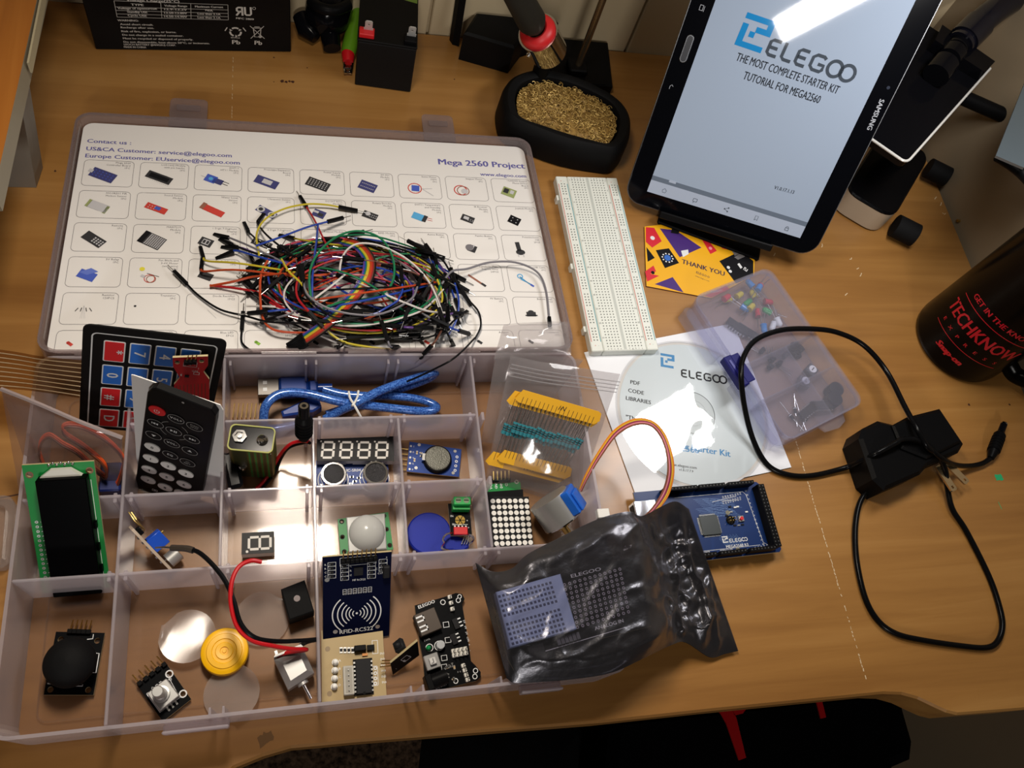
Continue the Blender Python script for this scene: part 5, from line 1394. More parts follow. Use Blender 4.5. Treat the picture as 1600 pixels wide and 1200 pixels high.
def strip(label, tl, tr, bl, br, tw, n, seed, writing):
    """bandolier: tape along the top and bottom edges, resistors across; corners are 3D points"""
    o_ = (tl + br) / 2; ex = (tr - tl).normalized(); ey = (tl - bl); ey = (ey - ex * ey.dot(ex)).normalized(); ez = ex.cross(ey)
    M = Matrix.Identity(4)
    for i in range(3): M[i][0], M[i][1], M[i][2], M[i][3] = ex[i], ey[i], ez[i], o_[i]
    I = M.inverted(); a, b, c, e = I @ tl, I @ tr, I @ bl, I @ br
    t = thing('resistor_strip', label, 'resistor strip', M, 'resistor strips in the clear bag')
    for y, x0, x1, w in ((a.y, a.x, b.x, writing[0]), (c.y, c.x, e.x, writing[1])):
        d = MB(); y0, y1 = (y - tw, y) if y > 0 else (y, y + tw)
        d.prism([(x0 - 3, y0 + tw * .2), (x0, y0), (x1, y0 - .5), (x1 + 3, y0 + tw * .3), (x1 + 2, y1 - 1), (x1, y1), (x0, y1)], -.2, .2, YT)
        for k in range(n):
            x = x0 + 2 + (x1 - x0 - 4) * k / (n - 1); d.line([(x, y0 + (tw * .45 if y < 0 else 0)), (x, y1 - (0 if y < 0 else tw * .5))], .3, .3, INKB)
        if w: d.text(w, (x0 + x1) / 2 + 2, y0 + tw * .3, .45, tw * .5, INKB, 'c', 3, 0, shear=.3)
        obj('tape', d, t)
    random.seed(seed)
    for k in range(n):
        f = k / (n - 1); p = (a.x + 2) * (1 - f) + (b.x - 2) * f; q = (c.x + 2) * (1 - f) + (e.x - 2) * f
        A = Vector((p, a.y - tw, 0)); B = Vector((q, c.y + tw, 0)); d = MB(); m_ = A.lerp(B, .5 + random.uniform(-.02, .02)); u = (B - A).normalized()
        d.tube([A, B], .3, LEADT, n=5)
        for s_ in (-1, 1): d.cyl(m_ + u * s_ * 1.4, m_ + u * s_ * 3.5, 1.55, RB, n=8)
        d.cyl(m_ - u * 1.5, m_ + u * 1.5, 1.25, RB, n=8)
        for s_, bm in ((-2.3, BAND), (-.7, mat('resistor_band_black', '#1a1a1c', .4)), (.7, BAND)): d.cyl(m_ + u * (s_ - .25), m_ + u * (s_ + .25), 1.6 if abs(s_) > 1 else 1.3, bm, n=8)
        obj('resistor', d, t)
strip('taped strip of teal resistors in the bag, lower of the two, marked tape', at(803, 607, 57), at(930, 642, 48), at(762, 722, 18), at(876, 756, 16), 10, 18, 3, ('100', '10K'))
strip('taped strip of teal resistors in the bag, lying on top of the other strip', at(816, 606, 60), at(934, 640, 51), at(780, 718, 22), at(886, 748, 20), 9, 18, 5, ('1N', ''))

# stepper motor
sm_o = at(870, 800, 24)
st = thing('stepper_motor', 'round silver stepper motor with a blue cap and a rainbow of thin leads', 'motor', Matrix.Translation(sm_o))
def rs(p): return at(*p) - sm_o
A_ = rs((858, 790, 26)); axd = (rs((884, 824, 14)) - rs((864, 777, 30))); axd.z *= .35; axd.normalize()
ctr = rs((868, 796, 22))
d = MB(); d.cyl(ctr - axd * 9, ctr + axd * 9, 14, STEEL, n=40); d.cyl(ctr + axd * 9, ctr + axd * 9.8, 13.6, CHROME, n=40); obj('can', d, st)
d = MB(); sd = axd.cross(Vector((0, 0, 1))).normalized(); off = ctr + axd * 10.5 + sd * 2
d.cyl(off - axd * 1, off + axd * 2, 4.5, GOLD, n=20); d.cyl(off + axd * 2, off + axd * 9, 2.4, GOLD, n=16); obj('shaft', d, st)
UBK = mat('blue_stepper_cap', '#1d5fc4', .35)
capc = rs((891, 769, 34)); up2 = (capc - ctr); up2 = (up2 - axd * up2.dot(axd)).normalized(); s2 = axd.cross(up2)
Mc = Matrix.Identity(4)
for i in range(3): Mc[i][0], Mc[i][1], Mc[i][2], Mc[i][3] = axd[i], s2[i], up2[i], (ctr + up2 * 14.5)[i]
d = MB(); d.T = Mc; d.box(-8.5, -8.5, -4, 8.5, 8.5, 2.4, UBK, .8); d.box(-5, -6, 2.4, 8.2, 6, 4.2, UBK, .6); obj('cap', d, st)
for k, (m, nm) in enumerate(((mat('orange_jacket', '#d07a1c', .4), 'orange lead'), (mat('yellow_jacket', '#c9a52c', .4), 'yellow lead'), (mat('purple_jacket', '#7d1f4a', .4), 'purple lead'), (mat('pink_jacket', '#c97a86', .4), 'pink lead'), (mat('brown_jacket', '#7a4630', .4), 'brown lead'))):
    o_ = k - 2
    p = [(907 + o_ * .5, 766 + o_, 34), (918 + o_ * 1.0, 742 + o_ * .8, 40), (938 + o_, 708 + o_ * 1.5, 46), (962 + o_ * .8, 676 + o_ * 2.0, 50), (990, 660 + o_ * 2.2, 54), (1016 - o_ * .6, 661 + o_ * 1.5, 54), (1034 - o_ * 1.3, 678 + o_, 52), (1045 - o_ * 1.8, 706, 50), (1048 - o_ * 2.2, 738, 46), (1040 - o_ * 2.2, 770 - o_, 40), (1022 - o_ * 1.8, 797 - o_ * .8, 36), (1004 - o_, 812 - o_, 32), (985, 816, 30)]
    d = MB(); d.tube([q - sm_o for q in wpath(p, 7)], .62, m, n=6); obj('lead', d, st)['label'] = nm
d = MB(); q = rs((942, 803, 46)); d.box(q.x - 4, q.y - 3, q.z - 3, q.x + 4, q.y + 3, q.z + 2, WHT, .4); obj('plug', d, st)
# ------------------------------------------------------------------ things on the right of the desk
# breadboard
BM_ = frame_px((925, 549), (1030, 546), 8.5)
F = Flat('breadboard', 'long white breadboard standing free between the open lid and the tablet', 'breadboard', (925, 549), (1030, 546), 8.5)
BW, BL = 54.7, 165.0
BBW = mat('breadboard_white', '#d9ddd6', .5); HOLE = mat('contact_hole', '#5d625e', .7); LNR = mat('red_rail_line', '#c25a50', .6); LNB = mat('blue_rail_line', '#2f8f9a', .6)
d = MB()
for x0, x1 in ((0, 9.6), (9.9, 44.8), (45.1, BW)): d.box(x0, 0, -8.5, x1, BL, 0, BBW, .6)
for x in (-1.2,): 
    for y in (18, 75, 142): d.box(-2.2, y, -8.5, 0, y + 5, -2, BBW, .4)
d.box(26.2, 1, .03, 28.5, BL - 1, .06, mat('breadboard_groove', '#b9beb8', .6))
for x, m in ((1.2, LNR), (8.7, LNB), (46.0, LNR), (53.4, LNB)): d.line([(x, 8), (x, BL - 8)], .5, .08, m)
for x in (3.7, 6.2, 48.4, 50.9):
    for g_ in range(10):
        for k in range(5): yy = 9.5 + g_ * 15.24 + k * 2.54; d.rect(x - .5, yy - .5, x + .5, yy + .5, .08, HOLE)
for r in range(63):
    yy = 3.8 + r * 2.54
    for k in range(5):
        for x in (13.6 + k * 2.54, 30.9 + k * 2.54): d.rect(x - .45, yy - .45, x + .45, yy + .45, .08, HOLE)
for r in range(13):
    n_ = r * 5 if r else 1
    yy = 3.8 + (63 - n_) * 2.54
    for x in (11.5, 43.3): d.text(str(n_), x, yy - .7, .09, 1.9, PRB, 'c', 0, res=1)
for k in range(5):
    for y in (1.0, BL - 2.4): d.text('abcde'[k], 13.6 + k * 2.54, y, .09, 1.9, PRB, res=1); d.text('fghij'[k], 30.9 + k * 2.54, y, .09, 1.9, PRB, res=1)
for x, t in ((3.7, '+'), (6.2, '-'), (48.4, '+'), (50.9, '-')):
    for y in (4, BL - 6): d.text(t, x, y, .09, 2.4, LNR if t == '+' else LNB, res=1)
F.part('board', d)

# disc in its paper sleeve
F = Flat('disc_sleeve', 'square white paper sleeve under the disc with clear window', 'disc sleeve', (996.6, 782), (1236.6, 730), 1.0)
sq = F.P([(996.6, 782), (1236.6, 730), (1146, 505), (913, 550.5)])
cd_c = F.L(1083, 645)
d = MB(); d.prism(sq, -.8, -.4, PAPER); cen = cd_c[:2]
SLP = mat('sleeve_paper', '#dfe2e8', .55)
d.prism(sq, -.2, 0, SLP, [circ(cen[0], cen[1], 60.5, 72)], side=SLP)
F.part('sleeve', d)
WIN = clear_plastic('sleeve_window', '#fdfdfd', .03, '#ffffff', .05, bump=(14, .3), refl=.13)
rows = []
random.seed(4)
for i in range(15):
    r_ = []
    for k in range(49):
        rr = 62 * i / 14; t = 2 * PI * k / 48
        wx, wy = rr * math.cos(t), rr * math.sin(t); h = .6 + .55 * noise.noise(Vector((wx * .035 + 4, wy * .035, 1.5))) + .12 * noise.noise(Vector((wx * .11, wy * .11, 4)))
        r_.append((cen[0] + max(rr, .01) * math.cos(t), cen[1] + max(rr, .01) * math.sin(t), .16 + max(0, h) * (1 - (rr / 62) ** 4)))
    rows.append(r_)
d = MB(); d.grid(rows, WIN); F.part('window', d)
cd = Flat('printed_disc', 'pale blue printed disc inside the white sleeve', 'disc', (996.6, 782), (1236.6, 730), .75)
cd_c = cd.L(1083, 645); cx_, cy_ = cd_c.x, cd_c.y
CDB = mat('disc_pale_blue', '#d3dfe6', .35); CDR = mat('disc_ring_print', '#2a2f36', .4)
LOGOB = mat('logo_blue', '#1f86c4', .4); LOGOK = mat('logo_black', '#1c1e24', .4)
d = MB(); d.prism(circ(cx_, cy_, 58.5, 80), -.3, .1, CDB, [circ(cx_, cy_, 7.5, 40)]); d.ring(cx_, cy_, 17.2, 17.7, .18, CDR, 60); d.ring(cx_, cy_, 10.6, 10.9, .18, mat('disc_grey_ring', '#8f979c', .4), 50); d.ring(cx_, cy_, 7.5, 17, .15, mat('disc_hub_clear', '#b9c4c9', .3), 50)
def logo_e(mb, x, y, s, z, m, rot=0, T=None):
    """the interlocked square mark: two stepped strokes"""
    c_, n_ = math.cos(R(rot)), math.sin(R(rot)); q = T or (lambda a, b: (x + (c_ * a - n_ * b) * s, y + (n_ * a + c_ * b) * s))
    for pl in ([(-.5, .52), (.5, .52), (.5, .02), (-.02, .02), (-.02, .2), (.3, .2), (.3, .34), (-.5, .34)],
               [(.42, -.52), (-.5, -.52), (-.5, .2), (-.3, .2), (-.3, -.34), (.42, -.34)],
               [(-.18, .02), (.0, .02), (.0, -.16), (-.18, -.16)]):
        mb.flat([q(a, b) for a, b in pl], z, m)
def elegoo(mb, x, y, s, z, m, rot=0, T=None):
    """wide capitals drawn as strokes; s = height; x, y = left foot"""
    c_, n_ = math.cos(R(rot)), math.sin(R(rot)); q = T or (lambda a, b: (x + (c_ * a - n_ * b) * s, y + (n_ * a + c_ * b) * s)); w = .19
    def st(pts): 
        P_ = [q(a, b) for a, b in pts]; ww = w * (Vector(q(1, 0)) - Vector(q(0, 0))).length
        mb.line(P_, ww, z, m)
    X = 0
    for ch in 'ELEG':
        if ch == 'E': st([(X + .7, .92), (X + .25, .92), (X + .1, .8), (X + .1, .2), (X + .25, .08), (X + .7, .08)]); st([(X + .1, .5), (X + .62, .5)])
        if ch == 'L': st([(X + .1, 1), (X + .1, .2), (X + .25, .08), (X + .7, .08)])
        if ch == 'G': st([(X + .85, .82), (X + .7, .92), (X + .3, .92), (X + .1, .75), (X + .1, .25), (X + .3, .08), (X + .75, .08), (X + .85, .2), (X + .85, .45), (X + .5, .45)])
        X += {'E': .9, 'L': .85, 'G': 1.05}[ch]
    for k in (0, .78):
        st([(X + .48 + k + .42 * math.cos(2 * PI * i / 24), .5 + .44 * math.sin(2 * PI * i / 24)) for i in range(25)])
    return X + 1.7
def twoaxis(F_, p0, px, py, h=0):
    """local drawing axes from three pixels: origin, end of x, end of y (unit = length of x)"""
    o, a, b = F_.L(*p0, h), F_.L(*px, h), F_.L(*py, h); ux = (a - o); uy = Vector((-ux.y, ux.x, 0)).normalized() * (b - o).length
    return o, ux, uy
o = cd.L(1064, 589); e = cd.L(1131, 600); ang = math.degrees(math.atan2(e.y - o.y, e.x - o.x)); s_ = (e - o).length / 5.45
elegoo(d, o.x, o.y, s_ * 1.08, .18, LOGOK, ang)
lg = cd.L(1043, 564); logo_e(d, lg.x, lg.y, 11.5, .18, LOGOB, ang)
for t, p, sz in (('PDF', (984, 597), 4.6), ('CODE', (980.5, 610), 4.6), ('LIBRARIES', (977, 622), 4.6)):
    q = cd.L(*p); d.text(t, q.x, q.y - 1.4, .18, sz, LOGOK, 'l', ang - 2, .02)
q = cd.L(978, 655); d.text('"The Most', q.x, q.y, .18, 5, LOGOK, 'l', ang, .02)
for t, p, sz in (('Complete Starter Kit', (1141, 714), 7.2), ('for MEGA2560', (1092, 709), 7.2)):
    q = cd.L(*p); d.text(t, q.x, q.y - (0 if t[0] == 'C' else 0), .18, sz, LOGOB, 'r', ang - 1, .03)
q = cd.L(1066, 730); d.text('www.elegoo.com', q.x, q.y, .18, 3.2, LOGOK, 'c', ang, .01); q = cd.L(1072, 737); d.text('v1.0.17.7.9', q.x, q.y, .18, 2.6, LOGOK, 'c', ang, .01)
obj('disc', d, cd.t)

# thank-you card
F = Flat('thank_you_card', 'yellow thank you card with printed circuit boards, beside the tablet stand', 'card', (1010, 447), (1112, 465), 1.4)
out = [(1007, 354), (1060, 348), (1180, 392), (1178, 430), (1112, 466), (1010, 447)]
YEL = mat('card_yellow', '#e2a60c', .45); PUR = mat('card_purple', '#3f1f6e', .45); CRD = mat('card_red', '#c81e2e', .45); CKB = mat('card_black', '#17171a', .45)
d = MB(); d.prism(F.P(out), -1.3, 0, YEL, side=mat('card_edge', '#4a1c33', .6))
def cp(pts, m, z=.08): d.flat(F.P(pts), z, m)
cp([(1031, 357), (1056, 360), (1096, 387), (1062, 402)], PUR); cp([(1050, 357), (1062, 359), (1060, 366), (1048, 364)], CKB, .16); cp([(1064, 392), (1075, 390), (1076, 397), (1067, 402)], PRT, .16)
cp([(1009, 355), (1022, 356), (1034, 377), (1019, 387), (1009, 378)], CRD); q = F.L(1019.5, 372); d.flat(circ(q.x, q.y, 2.0, 14), .16, PRT)
cp([(1093, 368), (1102, 370), (1120, 392), (1110, 397)], CRD); q = F.L(1110, 388); d.flat(circ(q.x, q.y, 1.6, 14), .16, mat('card_pink', '#e58a94', .45)); cp([(1125, 379), (1140, 386), (1136, 390), (1128, 388)], CRD)
cp([(1024.5, 391), (1045, 388), (1061, 411), (1039, 419)], CKB); q = F.L(1043, 403); d.flat(circ(q.x, q.y, 3, 16), .16, mat('card_blue', '#2c63b8', .45))
for k in range(10):
    t = 2 * PI * k / 10; d.flat(circ(q.x + 4.6 * math.cos(t), q.y + 4.2 * math.sin(t), .75, 8), .16, PRT)
cp([(1010, 386), (1023, 403), (1012, 409)], CKB)
cp([(1008, 424), (1021, 415), (1025, 424), (1016, 428), (1030, 431), (1011, 440)], CRD); q = F.L(1020, 426); d.flat(circ(q.x, q.y, 1.6, 12), .16, CKB)
cp([(1023, 444), (1051, 433), (1068, 457)], PUR)
cp([(1124, 408), (1158, 392), (1177, 408), (1177, 431), (1150, 443)], CKB); cp([(1143, 391), (1152, 389), (1156, 396), (1148, 400)], mat('card_grey', '#6d6a6a', .5), .16); cp([(1147, 402), (1158, 395), (1164, 401), (1153, 406)], mat('card_grey', '#6d6a6a', .5), .16)
for p in ((1138, 418), (1141, 424)): q = F.L(*p); d.flat(circ(q.x, q.y, 1.5, 12), .16, PRT)
cp([(1152, 413), (1155, 411), (1160, 418), (1157, 420)], PRT, .16); q = F.L(1165, 421); logo_e(d, q.x, q.y, 3.4, .16, PRT, 60)
cp([(1101, 462), (1135, 446), (1140, 452), (1112, 465)], CRD); q = F.L(1120, 455); d.text('ELEGOO', q.x, q.y - 1, .16, 2.8, PRT, 'c', 20, .02)
a, b = F.L(1070, 413), F.L(1127, 430); d.text('THANK YOU', *(((a + b) / 2)[:2]), .1, 6.6, mat('card_text', '#3a2436', .5), 'c', math.degrees(math.atan2(b.y - a.y, b.x - a.x)), .03)
q = F.L(1098, 431); d.text('ELEGOO', q.x, q.y, .1, 3.2, mat('card_text', '#3a2436', .5), 'c', -14, .01, res=1); q = F.L(1097, 436); d.text('www.elegoo.com', q.x, q.y, .1, 1.8, mat('card_text', '#3a2436', .5), 'c', -14, res=1)
F.part('card', d)

# small parts organizer
F = Flat('parts_organizer', 'small clear organizer full of LEDs and chips with a dark blue clasp', 'organizer', (1228, 684), (1345, 634), 22.0)
ORG = clear_plastic('organizer_plastic', '#fafaff', .14, '#d3d5e4', .15)
topc = [F.L(1117, 457), F.L(1195, 420), F.L(1350, 620), F.L(1232, 688)]
o_, xx, yy_ = F.L(1232, 688), (F.L(1350, 628) - F.L(1232, 688)), (F.L(1113, 458) - F.L(1232, 688))
OW, OL = xx.length, 132.0
# work in organizer axes: x across, y along
TO = Matrix.Identity(4); u_ = xx.normalized(); v_ = Vector((-u_.y, u_.x, 0))
for i in range(3): TO[i][0], TO[i][1], TO[i][3] = u_[i], v_[i], o_[i]
TO[2][2] = 1
def lo(px, py, h=0): return TO.inverted() @ F.L(px, py, h)
lt, rt = lo(1113, 458), lo(1197, 422)
OL = (lt.y + rt.y) / 2 + 2; OW = lo(1350, 628).x
d = MB(); d.T = TO
d.prism(rrect(0, 0, OW, OL, 8), -21.8, -2.5, ORG, [rrect(1.3, 1.3, OW - 1.3, OL - 1.3, 7)]); d.prism(rrect(1.2, 1.2, OW - 1.2, OL - 1.2, 7), -21.8, -20.6, ORG)
F.part('base', d)
d = MB(); d.T = TO; d.prism(rrect(-.6, -.6, OW + .6, OL + .6, 8.5), -1.4, 0, ORG); d.prism(rrect(-.6, -.6, OW + .6, OL + .6, 8.5), -5, -1.4, ORG, [rrect(.8, .8, OW - .8, OL - .8, 7.5)]); F.part('lid', d)
d = MB(); d.T = TO
for y in (OL * .27, OL * .5): d.box(1.3, y - .5, -20.6, OW - 1.3, y + .5, -2.5, ORG)
d.box(OW * .62 - .5, 1.3, -20.6, OW * .62 + .5, OL * .5, -2.5, ORG); F.part('divider', d)
CLB = mat('blue_clasp', '#15165c', .5, spec=.2)
cA = lo(1141, 560, -3); cB = lo(1190, 605, -3); cC = lo(1175, 550, -1)
y0, y1 = lo(1190, 592, -2).y, lo(1165, 545, -2).y
d = MB(); d.T = TO; d.box(-9, y0, -6.2, -.8, y1, 1.2, CLB, .8); d.box(-3, y0 + 1, 0, 5, y1 - 1, 1.6, CLB, .5); d.box(-6.4, y0 + 4, 1.2, -4.6, y1 - 4, 1.7, mat('blue_clasp_ridge', '#23247c', .35)); F.part('clasp', d)
d = MB(); d.T = TO; d.prism([(OW * .42, -.6), (OW * .75, -.6), (OW * .72, -6), (OW * .62, -8.5), (OW * .46, -6.5)], -6, -4, ORG); F.part('lid_tab', d)
d = MB(); d.T = TO; d.prism(rrect(-6, OL * .02, -.5, OL * .45, 2), -21.5, -10, ORG); F.part('side_compartment', d)
d = MB(); d.T = TO; d.prism(rrect(-8, OL * .62, -.5, OL * .98, 3), -21.5, -10, ORG); F.part('side_compartment', d)
# contents of the organizer: each piece a thing of its own, lying on the organizer floor
WO = F.M @ TO
ZF = -20.4
def inside(px, py, dz=3): return TO.inverted() @ F.L(px, py, ZF + dz)
def clampo(q, m=5):
    q.x = min(max(q.x, m), OW - m); q.y = min(max(q.y, m), OL - m); return q
LEADM = mat('led_lead', '#b9b9b6', .25, .9)
LEDC = {'red': '#c0283a', 'yellow': '#c9b832', 'green': '#1f9a4c', 'blue': '#2a7fc0', 'white': '#d8dce0'}
random.seed(21)
nled = 0
leds = [('yellow', 1153, 462, 10), ('red', 1190, 445, 200), ('blue', 1185, 452, 30), ('yellow', 1180, 463, 80), ('blue', 1160, 478, 300), ('yellow', 1172, 482, 20), ('red', 1186, 492, 60), ('green', 1204, 487, 130), ('blue', 1194, 508, 240), ('yellow', 1141, 466, 170), ('red', 1133, 466, 10), ('blue', 1176, 446, 100), ('red', 1197, 470, 330), ('white', 1210, 505, 215), ('white', 1215, 498, 260), ('green', 1172, 470, 190)]
WHERE = ['against its far wall', 'in the far corner', 'next to the far red one', 'beside the far blue one', 'in the middle of the far cell', 'near the cell middle', 'by the lead tangle', 'on top of the tangled leads', 'at the near edge of the far cell', 'at the far left', 'in the far left corner', 'behind the others', 'among the leads', 'near the chips', 'by the near divider', 'at the centre']
for i, (cn, px, py, ang) in enumerate(leds):
    q = clampo(inside(px, py, 4 + (i % 3) * 2.2)); q.y = max(q.y, OL * .5 + 5); M = WO @ Matrix.Translation((q.x, q.y, ZF + 2.7 + (i % 3) * 2.4)) @ Matrix.Rotation(R(ang), 4, 'Z')
    t = thing('led', 'tiny %s LED in the far organizer cell, %s' % (cn, WHERE[i]), 'LED', M, 'LEDs in the small organizer')
    m = mat('led_%s_lens' % cn, LEDC[cn], .15)
    d = MB(); d.cyl((0, 0, 0), (4.5, 0, 0), 2.5, m, n=14); d.dome((0, 0, 0), .01, m); d.T = Matrix.Translation((4.5, 0, 0)) @ Matrix.Rotation(R(90), 4, 'Y'); d.dome((0, 0, 0), 2.5, m, 2.5, 14, 5); d.T = Matrix.Identity(4); d.cyl((-.9, 0, 0), (0, 0, 0), 2.8, m, n=14); obj('lens', d, t)
    for s_, l in ((-1.2, 20), (1.2, 17)):
        d = MB(); d.tube([Vector((-.9, s_, 0)), Vector((-7, s_ * 1.2, .3)), Vector((-l * .72, s_ * 1.8, .8))], .28, LEADM, n=5); obj('lead', d, t)
def chip(px, py, ang, ln, w, lab, name='integrated_circuit', dz=2.5):
    q = clampo(inside(px, py, dz), 6); M = WO @ Matrix.Translation((q.x, q.y, ZF + dz)) @ Matrix.Rotation(R(ang), 4, 'Z')
    t = thing(name, lab, 'chip', M); d = MB(); d.box(-ln / 2, -w / 2, -.5, ln / 2, w / 2, 2.6, IC, .3); obj('package', d, t)
    n = int(ln / 2.54); d = MB()
    for k in range(n):
        x = (k - (n - 1) / 2) * 2.54
        for s_ in (-1, 1): d.box(x - .5, s_ * w / 2, .4, x + .5, s_ * (w / 2 + 1.1), 1, TIN); d.box(x - .35, s_ * (w / 2 + .7), -1.9, x + .35, s_ * (w / 2 + 1.1), .6, TIN)
    obj('pins', d, t)
chip(1152, 512, 118, 20, 6.4, 'long black chip with two rows of pins in the left of the far organizer cell')
chip(1168, 520, 121, 20, 6.4, 'black chip lying beside the long chip, nearer the organizer middle')
def small(name, lab, cat, px, py, ang, build, group=None, dz=3):
    q = clampo(inside(px, py, dz), 5); M = WO @ Matrix.Translation((q.x, q.y, ZF)) @ Matrix.Rotation(R(ang), 4, 'Z')
    t = thing(name, lab, cat, M, group); build(t); return t
def transistor(t):
    d = MB(); d.prism([(2.3 * math.cos(R(a)), 2.3 * math.sin(R(a))) for a in range(-30, 211, 20)], 1, 5.5, IC); obj('body', d, t)
    d = MB()
    for s_ in (-1.3, 0, 1.3): d.tube([Vector((s_, 0, 1)), Vector((s_ * 1.3, -6, .8)), Vector((s_ * 2, -13, 1.4))], .25, LEADM, n=5)
    obj('leads', d, t)
for k, (px, py, a) in enumerate(((1190, 548, 210), (1206, 562, 150), (1204, 573, 100), (1226, 556, 240), (1218, 569, 30))):
    small('transistor', 'little black transistor behind the blue clasp, %s' % ('nearest the far divider', 'second along the wall', 'nearest the clasp', 'next to the centre divider', 'at the near divider')[k], 'transistor', px, py, a, transistor, 'transistors in the small organizer')
def tact(t):
    d = MB(); d.box(-3, -3, .5, 3, 3, 4, IC, .2); obj('case', d, t); d = MB(); d.cyl((0, 0, 4), (0, 0, 5.6), 1.7, BLK, n=14); obj('plunger', d, t)
for k, (px, py, a) in enumerate(((1238, 548, 20), (1246, 553, 60), (1250, 545, 10), (1243, 540, 75))):
    small('push_button', 'tiny black push button beyond the centre divider, %s' % ('nearest the divider', 'in front', 'outermost', 'at the back')[k], 'push button', px, py, a, tact, 'push buttons in the small organizer')
def pot(t):
    d = MB(); d.box(-4.6, -4.4, .5, 4.6, 4.4, 6, mat('trimmer_case', '#3e4046', .4), .5); obj('case', d, t)
    d = MB(); d.cyl((0, 0, 6), (0, 0, 7.2), 3.2, mat('trimmer_dial', '#d9dadc', .4), n=22); d.rect(-1.8, -.4, 1.8, .4, 7.28, IC); obj('dial', d, t)
small('trimmer', 'round white-topped trimmer in the small organizer, the one farther from the clasp', 'trimmer', 1266, 580, 20, pot)
small('trimmer', 'round white-topped trimmer in the small organizer, nearer the blue clasp', 'trimmer', 1255, 598, 50, pot)
def buz(t):
    d = MB(); d.cyl((0, 0, .5), (0, 0, 10), 6, IC, n=28); d.cyl((0, 0, 10), (0, 0, 10.1), 1, BLKM, n=10); obj('case', d, t)
small('buzzer', 'round black buzzer in the near right cell of the small organizer', 'buzzer', 1302, 612, 0, buz)
small('buzzer', 'round black buzzer behind the other one, against the organizer wall', 'buzzer', 1298, 628, 0, buz)
def diode(t):
    d = MB(); d.cyl((-2.4, 0, 1.6), (2.4, 0, 1.6), 1.3, IC, n=12); d.cyl((1.2, 0, 1.6), (1.8, 0, 1.6), 1.36, PRT, n=12); obj('body', d, t); d = MB(); d.tube([Vector((-14, .6, 2)), Vector((0, 0, 1.6)), Vector((14, -.6, 2.4))], .3, LEADM, n=5); obj('leads', d, t)
for k, (px, py, a) in enumerate(((1244, 640, 60), (1252, 648, 75), (1262, 652, 30), (1238, 650, 100))):
    small('diode', 'tiny black diode in the near left organizer cell, %s' % ('farthest from the corner', 'in the middle', 'nearest the front', 'against the left wall')[k], 'diode', px, py, a, diode, 'diodes in the small organizer')
chip(1262, 642, 10, 20, 6.4, 'black chip lying in the near left cell of the small organizer', dz=5.5)
chip(1284, 634, -20, 20, 6.4, 'black chip between the diodes and the round buzzers', dz=5.5)

# mains adapter with its coiled cable
ao = at(1430, 700, 0)
ad = thing('power_adapter', 'black plug-in power adapter with a long looping black cable', 'power adapter', Matrix.Translation(ao))
def ra(*p): return at(*p) - ao
body = [ra(*p, 26) for p in ((1343, 690), (1345, 676), (1356, 664), (1380, 655), (1398, 658), (1410, 656), (1420, 648), (1470, 637), (1506, 690), (1507, 702), (1462, 724), (1440, 744), (1380, 766), (1376, 752))]
body = [ra(*p, 24) for p in ((1344, 684), (1350, 668), (1374, 656), (1398, 662), (1420, 650), (1471, 637), (1508, 692), (1500, 706), (1452, 726), (1440, 740), (1384, 765), (1366, 748))]
AB = mat('adapter_black', '#0a0a0b', .4, spec=.3, bump=(1200, .1))
d = MB(); d.prism([tuple(p[:2]) for p in body], .3, 24, AB, ch=2.5); obj('case', d, ad)
d = MB(); d.prism([tuple(ra(*p, 27)[:2]) for p in ((1395, 664), (1420, 652), (1470, 640), (1503, 690), (1450, 716), (1410, 700))], 24, 27, AB, ch=1.5); obj('cover', d, ad)
BR = mat('prong_brass', '#c9b28a', .25, .9)
for (p0, p1) in (((1472, 738), (1488, 768)), ((1484, 728), (1508, 756))):
    a, b = ra(*p0, 11), ra(*p1, 9); th = math.atan2(b.y - a.y, b.x - a.x); d = MB(); d.T = Matrix.Translation(a) @ Matrix.Rotation(th, 4, 'Z'); ln = (b - a).length
    d.prism([(-6, -3), (ln - 1, -3), (ln, -2), (ln, 2), (ln - 1, 3), (-6, 3)], -.8, .8, BR, [circ(ln - 3, 0, 1.2, 10)]); d.T = Matrix.Identity(4); obj('prong', d, ad)
a, b = ra(1387, 752, 9), ra(1368, 760, 7); d = MB()
for k in range(4):
    u0 = a.lerp(b, k * .25); u1 = a.lerp(b, k * .25 + .17); d.cyl(u0, u1, 4.6 - k * .5, AB, n=14)
d.cyl(a, b, 2.8, AB, n=12); obj('strain_relief', d, ad)
CBL = mat('adapter_cable', '#0b0b0c', .22)
path = [(1372, 758, 7), (1355, 768, 5), (1342, 790, 3), (1336, 830, 2.2), (1339, 880, 2.2), (1352, 935, 2.2), (1372, 970, 2.2), (1400, 990, 2.2), (1440, 1000, 2.2), (1500, 1009, 2.2), (1540, 1012, 2.2), (1558, 1003, 2.2), (1566, 980, 2.2), (1562, 950, 2.2), (1545, 900, 2.2), (1510, 830, 2.6), (1488, 795, 4), (1480, 760, 7), (1477, 735, 14), (1466, 712, 24), (1450, 700, 31), (1440, 683, 34), (1430, 665, 34), (1414, 636, 28), (1385, 580, 22), (1350, 540, 24), (1310, 520, 26), (1270, 514, 27.5), (1220, 516, 27.5), (1180, 532, 27), (1161, 560, 27.5), (1158, 590, 26.5), (1164, 640, 17), (1178, 690, 6), (1200, 727, 2.6), (1232, 742, 2.4), (1270, 743, 2.4), (1320, 731, 4), (1345, 720, 16), (1370, 708, 27), (1400, 692, 30.5)]
path2 = [(1400, 692, 30.5), (1412, 686, 31), (1440, 690, 31), (1470, 715, 26), (1492, 726, 14), (1515, 728, 6), (1535, 724, 4), (1548, 716, 4.4)]
